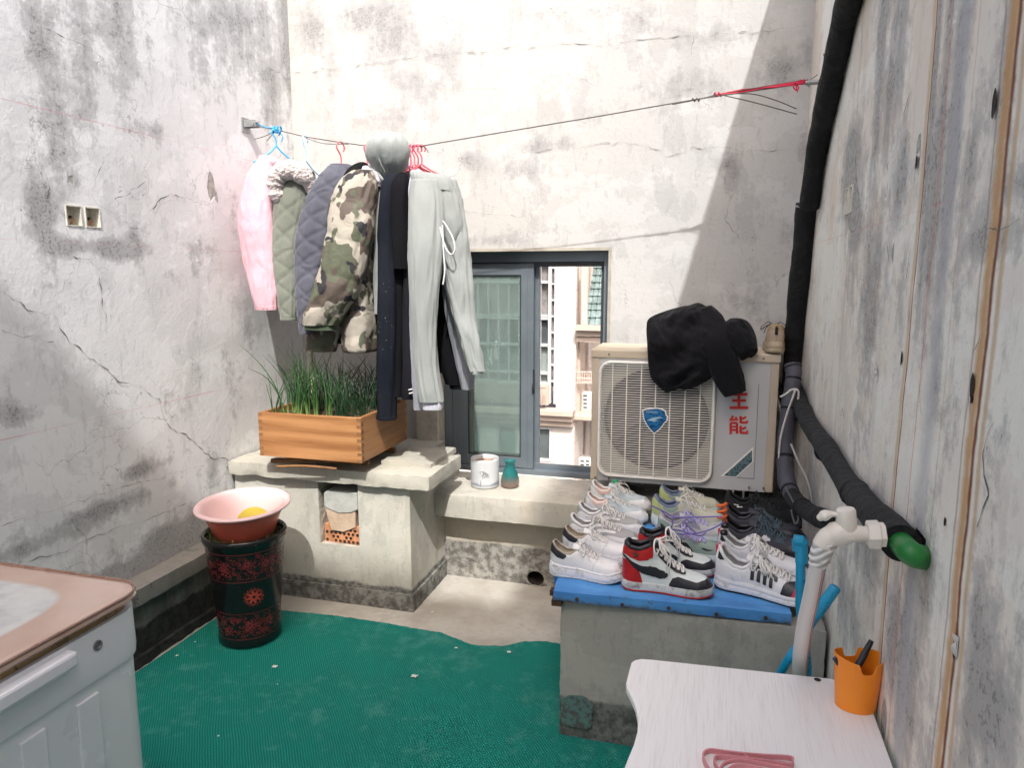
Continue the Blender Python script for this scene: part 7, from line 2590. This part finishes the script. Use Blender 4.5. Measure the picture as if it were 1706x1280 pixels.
# ------------------------------------------------------------------ on the sill
sp_ = thing('ceramic_pot', 'white ceramic pot painted with a bare tree, rusty ring inside, on the sill', 'pot', (-1.045, 3.30, .485))
SPc = on(805, 812, 'Z', .486)
SPc = Vector((SPc.x, SPc.y + .03, .486))
r_ = .073
t = NT('ceramic_painted')
x, y, z = t.xyz()
n = t.noise(14, 5, .6)
f = t.math('MULTIPLY', t.step(t.math('MULTIPLY_ADD', n, .05, z), .545, .530), t.step(z, .497, .505))
c = t.mix(t.math('MULTIPLY', f, .75), (.56, .57, .585), (.13, .17, .24))
c = t.mix(t.step(t.noise(25, 5), .62, .7, 0, .3), c, (.25, .25, .27))
m_cer = t.out(c, .3)
mb = MB()
mb.lathe([(.001, 0), (r_ * .93, 0), (r_ * .98, .006), (r_, .02), (r_, .135), (r_ * .985, .145), (r_ * .95, .149), (r_ * .90, .146), (r_ * .88, .135), (r_ * .88, .02), (.001, .02)], tuple(SPc), 56)
mb.build('body', m_cer, sp_, smooth=True)
mb = MB()
mb.lathe([(.001, .115), (.028, .116), (.030, .126), (.036, .126), (.038, .118), (r_ * .86, .121), (r_ * .875, .126)], tuple(SPc), 40)
t = NT('ash_rust')
mb.build('rusty_fill', t.out(t.mix(t.step(t.noise(45, 5, .7), .4, .62), (.50, .44, .36), (.26, .11, .035)), .95, t.bump(t.noise(60, 4), .6, .004)), sp_, smooth=True)
mb = MB()
rd = random.Random(2)
a0 = math.atan2(-SPc.y, -SPc.x) - .30


def pp_(u, z_):
    r = r_ + .0004
    return Vector((SPc.x + r * math.cos(a0 + u / r), SPc.y + r * math.sin(a0 + u / r), SPc.z + z_))


def branch(u, z_, a, l, w_, d):
    u2, z2 = u + l * math.sin(a), z_ + l * math.cos(a)
    mb.tube([pp_(u, z_), pp_((u + u2) / 2, (z_ + z2) / 2), pp_(u2, z2)], [w_, w_ * .85, w_ * .6], 5)
    if d:
        for k in range(3):
            branch(u2, z2, a + rd.uniform(-.8, .8), l * .68, w_ * .62, d - 1)


branch(0, .018, .05, .030, .0016, 4)
mb.build('painted_tree', plain('ink', (.10, .10, .11), .5), sp_)
mb = MB()
mb.tube(crom([pp_(.006, .02), pp_(.007, .035), pp_(.004, .05), pp_(.006, .062)], 4), .0022, 6)
mb.build('painted_trunk', plain('ink_white', (.72, .72, .72), .5), sp_)
vs = thing('vase', 'small teal glass vase with a narrow neck beside the painted pot', 'vase', (-.93, 3.3, .485))
Vc = on(848, 813, 'Z', .486)
Vc = Vector((Vc.x, Vc.y + .02, .486))
vprof = [(.001, .002), (.040, .002), (.043, .008), (.046, .025), (.044, .045), (.036, .075), (.026, .100), (.0235, .108), (.0235, .124), (.030, .134), (.031, .138), (.0285, .138), (.021, .126), (.021, .107), (.034, .075), (.041, .045), (.042, .02), (.036, .008), (.001, .007)]
t = NT('teal_glass')
x, y, z = t.xyz()
gcol = t.mix(t.step(z, .50, .56), (.50, .36, .30), (.05, .36, .36))
t.out(gcol, .06, None, Transmission_Weight=.72, IOR=1.45)
mb = MB()
n_ = 60
rows = [[Vector((Vc.x + r * (1 + .03 * math.cos(20 * a) * (1 if .01 < z_ < .11 else 0)) * math.cos(a), Vc.y + r * (1 + .03 * math.cos(20 * a) * (1 if .01 < z_ < .11 else 0)) * math.sin(a), Vc.z + z_)) for a in [2 * math.pi * q / n_ for q in range(n_)]] for r, z_ in vprof]
mb.grid(rows, closed=True)
mb.build('glass_body', t.mat, vs, smooth=True)

# ================================================================== washing machine
WM = thing('washing_machine', 'white washing machine with a rose-tinted lid at the lower left edge', 'washing machine', (-1.5, .8, 0))
wx0, wx1, wy0, wy1, wz = -1.88, -1.150, .30, 1.165, .895
m_ww = plain('enamel_white', (.74, .76, .79), .28, .03, 3, .03, .002, 8)
m_wg = plain('plastic_white', (.72, .73, .77), .38, .04, 4, .05)


def rr_plan(x0, x1, y0, y1, r, z_, n=7):
    out = []
    for (cx_, cy_, a0) in ((x1 - r, y1 - r, 0), (x0 + r, y1 - r, 90), (x0 + r, y0 + r, 180), (x1 - r, y0 + r, 270)):
        for k in range(n + 1):
            a = R(a0 + 90 * k / n)
            out.append(Vector((cx_ + r * math.cos(a), cy_ + r * math.sin(a), z_)))
    return out


def plan_solid(mb, levels):
    rows = [rr_plan(*l) for l in levels]
    mb.grid(rows, closed=True)
    mb.add(rows[0], [tuple(range(len(rows[0])))[::-1]])
    mb.add(rows[-1], [tuple(range(len(rows[-1])))])


mb = MB()
plan_solid(mb, [(wx0, wx1, wy0, wy1, .06, .04), (wx0, wx1, wy0, wy1, .06, wz - .135)])
mb.build('cabinet', m_ww, WM, ang=35)
mb = MB()
plan_solid(mb, [(wx0 - .006, wx1 + .006, wy0 - .006, wy1 + .006, .066, wz - .138), (wx0 - .008, wx1 + .008, wy0 - .008, wy1 + .008, .068, wz - .12), (wx0 - .006, wx1 + .006, wy0 - .006, wy1 + .006, .066, wz - .035)])
mb.build('top_rim', m_wg, WM, ang=35)
mb = MB()
plan_solid(mb, [(wx0 + .004, wx1 - .004, wy0 + .004, wy1 - .004, .062, wz - .034), (wx0 + .004, wx1 - .004, wy0 + .004, wy1 - .004, .062, wz - .017)])
mb.build('gold_trim', plain('gold_trim', (.28, .19, .085), .3, .2, 8, Metallic=.6), WM, ang=35)
t = NT('rose_lid')
x, y, z = t.xyz()
cx_, cy_ = (wx0 + wx1) / 2, (wy0 + wy1) / 2
d1_ = t.math('POWER', t.math('ABSOLUTE', t.math('DIVIDE', t.math('SUBTRACT', x, cx_), .285)), 6.0)
d2_ = t.math('POWER', t.math('ABSOLUTE', t.math('DIVIDE', t.math('SUBTRACT', y, cy_), .37)), 6.0)
d_ = t.math('ADD', d1_, d2_)
win = t.step(d_, .85, 1.15, 1, 0)
blot = t.mix(t.step(t.noise(5, 6, .6), .35, .65), (.24, .26, .27), (.50, .51, .50))
c = t.mix(win, t.mix(t.step(t.noise(4, 4), .3, .7), (.38, .25, .19), (.46, .33, .27)), blot)
m_lid = t.out(c, .06, None, Coat_Weight=1.0)
lidlv = [(wx0 - .010, wx1 + .010, wy0 - .010, wy1 + .010, .070, wz - .016), (wx0 - .016, wx1 + .016, wy0 - .016, wy1 + .016, .076, wz - .010), (wx0 - .014, wx1 + .014, wy0 - .014, wy1 + .014, .074, wz - .002), (wx0 + .004, wx1 - .004, wy0 + .004, wy1 - .004, .062, wz + .001)]
mb = MB(); plan_solid(mb, lidlv)
ld = mb.build('lid', m_lid, WM, ang=50)
mb = MB()
pl_2 = rr_plan(wx0 - .012, wx1 + .012, wy0 - .012, wy1 + .012, .072, wz - .0005)
mb.tube(pl_2 + [pl_2[0]], .0035, 6)
mb.build('lid_edge', plain('brown_edge', (.20, .12, .09), .3), ld, smooth=True)
# ribbed panel on the side with a long handle strip
mb = MB()
xs_ = wx1 + .002
nrm = [0.46, .60, .745, .89, 1.03]
for k in range(6):
    y0_ = 1.035 - .118 * k
    mb.box(wx1 - .001, wx1 + .0055, y0_ - .052, y0_, .06, wz - .165)
mb.build('side_rib', m_ww, WM, bevel=.006)
hp0, hp1 = on(132, 1085, 'X', wx1 + .03), on(0, 1172, 'X', wx1 + .03)
mb = MB()
mb.box(wx1 - .001, wx1 + .028, .30, hp0.y, hp0.z - .030, hp0.z + .0)
mb.box(wx1 + .001, wx1 + .012, .30, hp0.y - .001, hp0.z - .045, hp0.z - .0302)
mb.build('handle_strip', m_wg, WM, bevel=.006)
sp2 = on(163, 1076, 'X', wx1 + .008)
mb = MB()
rows = [[Vector((wx1 + .0068 + o_, sp2.y + r * math.cos(a), sp2.z + r * math.sin(a))) for a in [2 * math.pi * q / 20 for q in range(20)]] for r, o_ in ((.0105, 0), (.010, .003), (.007, .003), (.006, .0005), (.001, .0003))]
mb.grid(rows, closed=True)
mb.build('screw_recess', plain('screw_grey', (.22, .22, .23), .3, Metallic=.5), WM, smooth=False)
for (fx, fy) in ((wx0 + .08, wy0 + .08), (wx1 - .08, wy0 + .08), (wx0 + .08, wy1 - .08), (wx1 - .08, wy1 - .08)):
    mb = MB(); mb.tube([(fx, fy, .01), (fx, fy, .045)], [.025, .03], 12)
    mb.build('foot', m_blk, WM)

# ================================================================== white table
ZT = .62
tb = thing('table', 'white wood-grained table with a wavy left edge in the front right corner', 'table', (.1, 1.2, 0))
t = NT('table_white')
g1_ = t.wave(7, vec=t.mapping((1, .16, 1), (0, 0, R(6))), dist=5, detail=3, dscale=1.2, axis='X')
g2_ = t.noise(2.0, 4, .6, vec=t.mapping((150, 5, 5), (0, 0, R(6))))
gm = t.step(t.noise(2.4, 3), .42, .62)
f = t.math('MULTIPLY', t.math('MULTIPLY_ADD', t.step(g1_, .75, 1.0), .12, t.math('MULTIPLY', t.step(g2_, .48, .70), .7)), t.math('MULTIPLY_ADD', gm, .7, .3))
c = t.mix(t.math('MULTIPLY', f, .42), t.mix(t.step(t.noise(3.5, 2), .55, .75, 0, .35), (.80, .79, .78), (.77, .70, .69)), (.52, .42, .40))
m_tb = t.out(c, .42, t.bump(g2_, .1, .001))
outl = [(1058, 1100), (1068, 1098), (1085, 1099), (1385, 1131), (1440, 1137)]
P_ = [on(a, b, 'Z', ZT) for a, b in outl]
back_y = P_[3].y
left = [on(a, b, 'Z', ZT) for a, b in ((1052, 1104), (1048, 1118), (1043, 1138), (1044, 1146), (1052, 1162), (1059, 1178), (1063, 1198), (1062, 1218), (1056, 1240), (1047, 1262), (1040, 1280))]
dy = left[-1]
tail = [Vector((dy.x - .006, dy.y - .07, ZT)), Vector((dy.x + .01, dy.y - .16, ZT)), Vector((dy.x + .05, dy.y - .25, ZT)), Vector((dy.x + .055, dy.y - .36, ZT)), Vector((dy.x + .03, dy.y - .42, ZT))]
rc2 = [Vector((.362, 1.64, ZT)), Vector((.372, 1.58, ZT)), Vector((.372, 1.50, ZT)), Vector((.368, dy.y - .42, ZT))]
poly = [P_[0], P_[1], P_[2], P_[3], rc2[0], rc2[1], rc2[2], rc2[3]] + tail[::-1] + left[::-1]
mb = MB()
mb.prism([p - Vector((0, 0, .018)) for p in poly], Vector((0, 0, .018)))
mb.build('tabletop', m_tb, tb, bevel=.003)
for (lx, ly) in ((-.09, 1.56), (.33, 1.56), (-.06, .95), (.33, .95)):
    mb = MB(); mb.box(lx - .018, lx + .018, ly - .018, ly + .018, .012, ZT - .019)
    mb.build('leg', m_tb, tb, bevel=.003)
mb = MB()
p = on(1362, 1133, 'Z', ZT + .0012)
mb.lathe([(.001, 0), (.008, 0), (.006, .001), (.001, .0012)], tuple(p), 12)
tag(mb.build('chip', m_blk, tb), 'small black chip in the back edge')

# ------------------------------------------------------------------ orange pen cup
oc = on(1432, 1185, 'Z', ZT)
oc.y += .016
oc.x -= .006
cup = thing('pen_cup', 'orange plastic pen cup with notched rim on the white table by the wall', 'cup', (oc.x, oc.y, ZT))
t = NT('orange_plastic_cup')
m_oc = t.out(t.mix(t.noise(6, 3), (.85, .25, .012), (.90, .29, .018)), .35, t.bump(t.noise(40, 3), .05, .001), Subsurface_Weight=.15, Subsurface_Radius=(.02, .01, .004))
mb = MB()
n_ = 60
cup_h = .118


def cupr(a, z_):
    k = (z_ / cup_h)
    r = .041 + .009 * k
    return r


def cuptop(a):
    v = a % (2 * math.pi)
    f = 0
    for c0_ in (R(285), R(105)):
        d = abs((v - c0_ + math.pi) % (2 * math.pi) - math.pi)
        f = max(f, 1 - sm(.24, .34, d))
    return cup_h - .020 * f + .004 * math.cos(2 * (v - R(200)))


ZL = 14
outer_w, inner_w = [], []
for i in range(ZL + 1):
    ro, ri = [], []
    for k in range(n_):
        a = 2 * math.pi * k / n_
        zt3 = cuptop(a)
        z_ = zt3 * i / ZL
        r = cupr(a, z_)
        sxy = (1.0, .82)
        ro.append(Vector((oc.x + r * sxy[0] * math.cos(a), oc.y + r * sxy[1] * math.sin(a), ZT + .001 + z_)))
        z2 = max(.004, z_)
        ri.append(Vector((oc.x + (r - .0022) * sxy[0] * math.cos(a), oc.y + (r - .0022) * sxy[1] * math.sin(a), ZT + .001 + z2)))
    outer_w.append(ro); inner_w.append(ri)
mb.grid([[Vector((oc.x, oc.y, ZT + .001)).lerp(p, .02) for p in outer_w[0]]] + outer_w + inner_w[::-1] + [[Vector((oc.x, oc.y, ZT + .005)).lerp(p, .02) for p in inner_w[0]]], closed=True)
mb.build('cup_wall', m_oc, cup, ang=50)
pk_ = plain('pen_black', (.015, .015, .018), .35, .2, 30)
for (pa, pb_, r, lab) in (((1452, 1068, .0), (1423, 1122, .0), .0068, 'thick black marker leaning right in the orange cup'), ((1391, 1097, 0), (1411, 1126, 0), .0062, 'dark capped pen leaning left in the orange cup, its end showing')):
    yq = oc.y - .002 if r > .0065 else oc.y - .012
    a, b = on(pa[0], pa[1], 'Y', yq + (.01 if r > .0065 else .0)), on(pb_[0], pb_[1], 'Y', yq)
    d = (b - a)
    ex = b + d.normalized() * .055
    pn = thing('pen', lab, 'pen', tuple(ex))
    mb = MB()
    mb.tube([a, a + d * .04, a + d * .35, a + d * .36, ex], [r * .75, r * .82, r, r * 1.1, r * 1.05] if r > .0065 else [r, r, r, r, r * .9], 16)
    mb.build('barrel', pk_, pn, ang=40)
    mb = MB()
    if r > .0065:
        mb.tube([b - d * .25 + Vector((-.002, -r * 1.12, 0)), b - d * .02 + Vector((-.002, -r * 1.12, 0))], .0008, 5)
        mb.build('side_print', plain('print_grey', (.25, .25, .25), .5), pn)
    else:
        mb.tube([a - d.normalized() * .001, a + d.normalized() * .002], [r * .7, r * .75], 14)
        mb.build('end_plug', plain('pen_blue', (.02, .05, .16), .4), pn)

# ------------------------------------------------------------------ two pink hangers lying on the table
t = NT('pink_velvet_plastic')
m_ph = t.out((.56, .22, .24), .55, t.bump(t.noise(60, 3), .1, .001))


def flat_loop(mb, pxs, z_, w_, h_, closed=False):
    pts = crom([on(a, b, 'Z', z_) for a, b in pxs], 6)
    if closed:
        pts.append(pts[0])
    rows = []
    for k, p in enumerate(pts):
        t_ = pts[min(k + 1, len(pts) - 1)] - pts[max(0, k - 1)]
        n_ = Vector((-t_.y, t_.x, 0)).normalized() * w_ / 2
        rows.append([p - n_ + Vector((0, 0, -h_ / 2)), p - n_ + Vector((0, 0, h_ / 2)), p + n_ + Vector((0, 0, h_ / 2)), p + n_ + Vector((0, 0, -h_ / 2))])
    mb.grid(rows, closed=True)
    mb.add(rows[0], [(0, 1, 2, 3)])
    mb.add(rows[-1], [(3, 2, 1, 0)])


hA = thing('plastic_hanger', 'upper dusty pink hanger of the pair lying flat on the white table', 'hanger', tuple(on(1240, 1262, 'Z', ZT)), 0, 'dusty pink hangers lying on the table')
mb = MB()
flat_loop(mb, [(1185, 1290), (1174, 1272), (1172, 1258), (1182, 1252), (1202, 1254), (1235, 1258), (1270, 1261), (1316, 1264), (1320, 1270), (1318, 1276), (1290, 1272), (1240, 1266), (1200, 1262), (1190, 1268), (1196, 1284)], ZT + .009, .0035, .010)
mb.build('frame', m_ph, hA, bevel=.0012)
mb = MB()
flat_loop(mb, [(1240, 1259), (1246, 1266)], ZT + .009, .003, .009)
mb.build('rib', m_ph, hA)
hB = thing('plastic_hanger', 'lower dusty pink hanger cut off by the bottom edge of the photo', 'hanger', tuple(on(1250, 1275, 'Z', ZT)), 0, 'dusty pink hangers lying on the table')
mb = MB()
flat_loop(mb, [(1195, 1300), (1200, 1282), (1212, 1271), (1235, 1268), (1270, 1274), (1310, 1282), (1335, 1290)], ZT + .018, .0035, .009)
flat_loop(mb, [(1212, 1292), (1216, 1282), (1230, 1277), (1260, 1281), (1300, 1292)], ZT + .018, .0035, .009)
mb.build('frame', m_ph, hB, bevel=.0012)
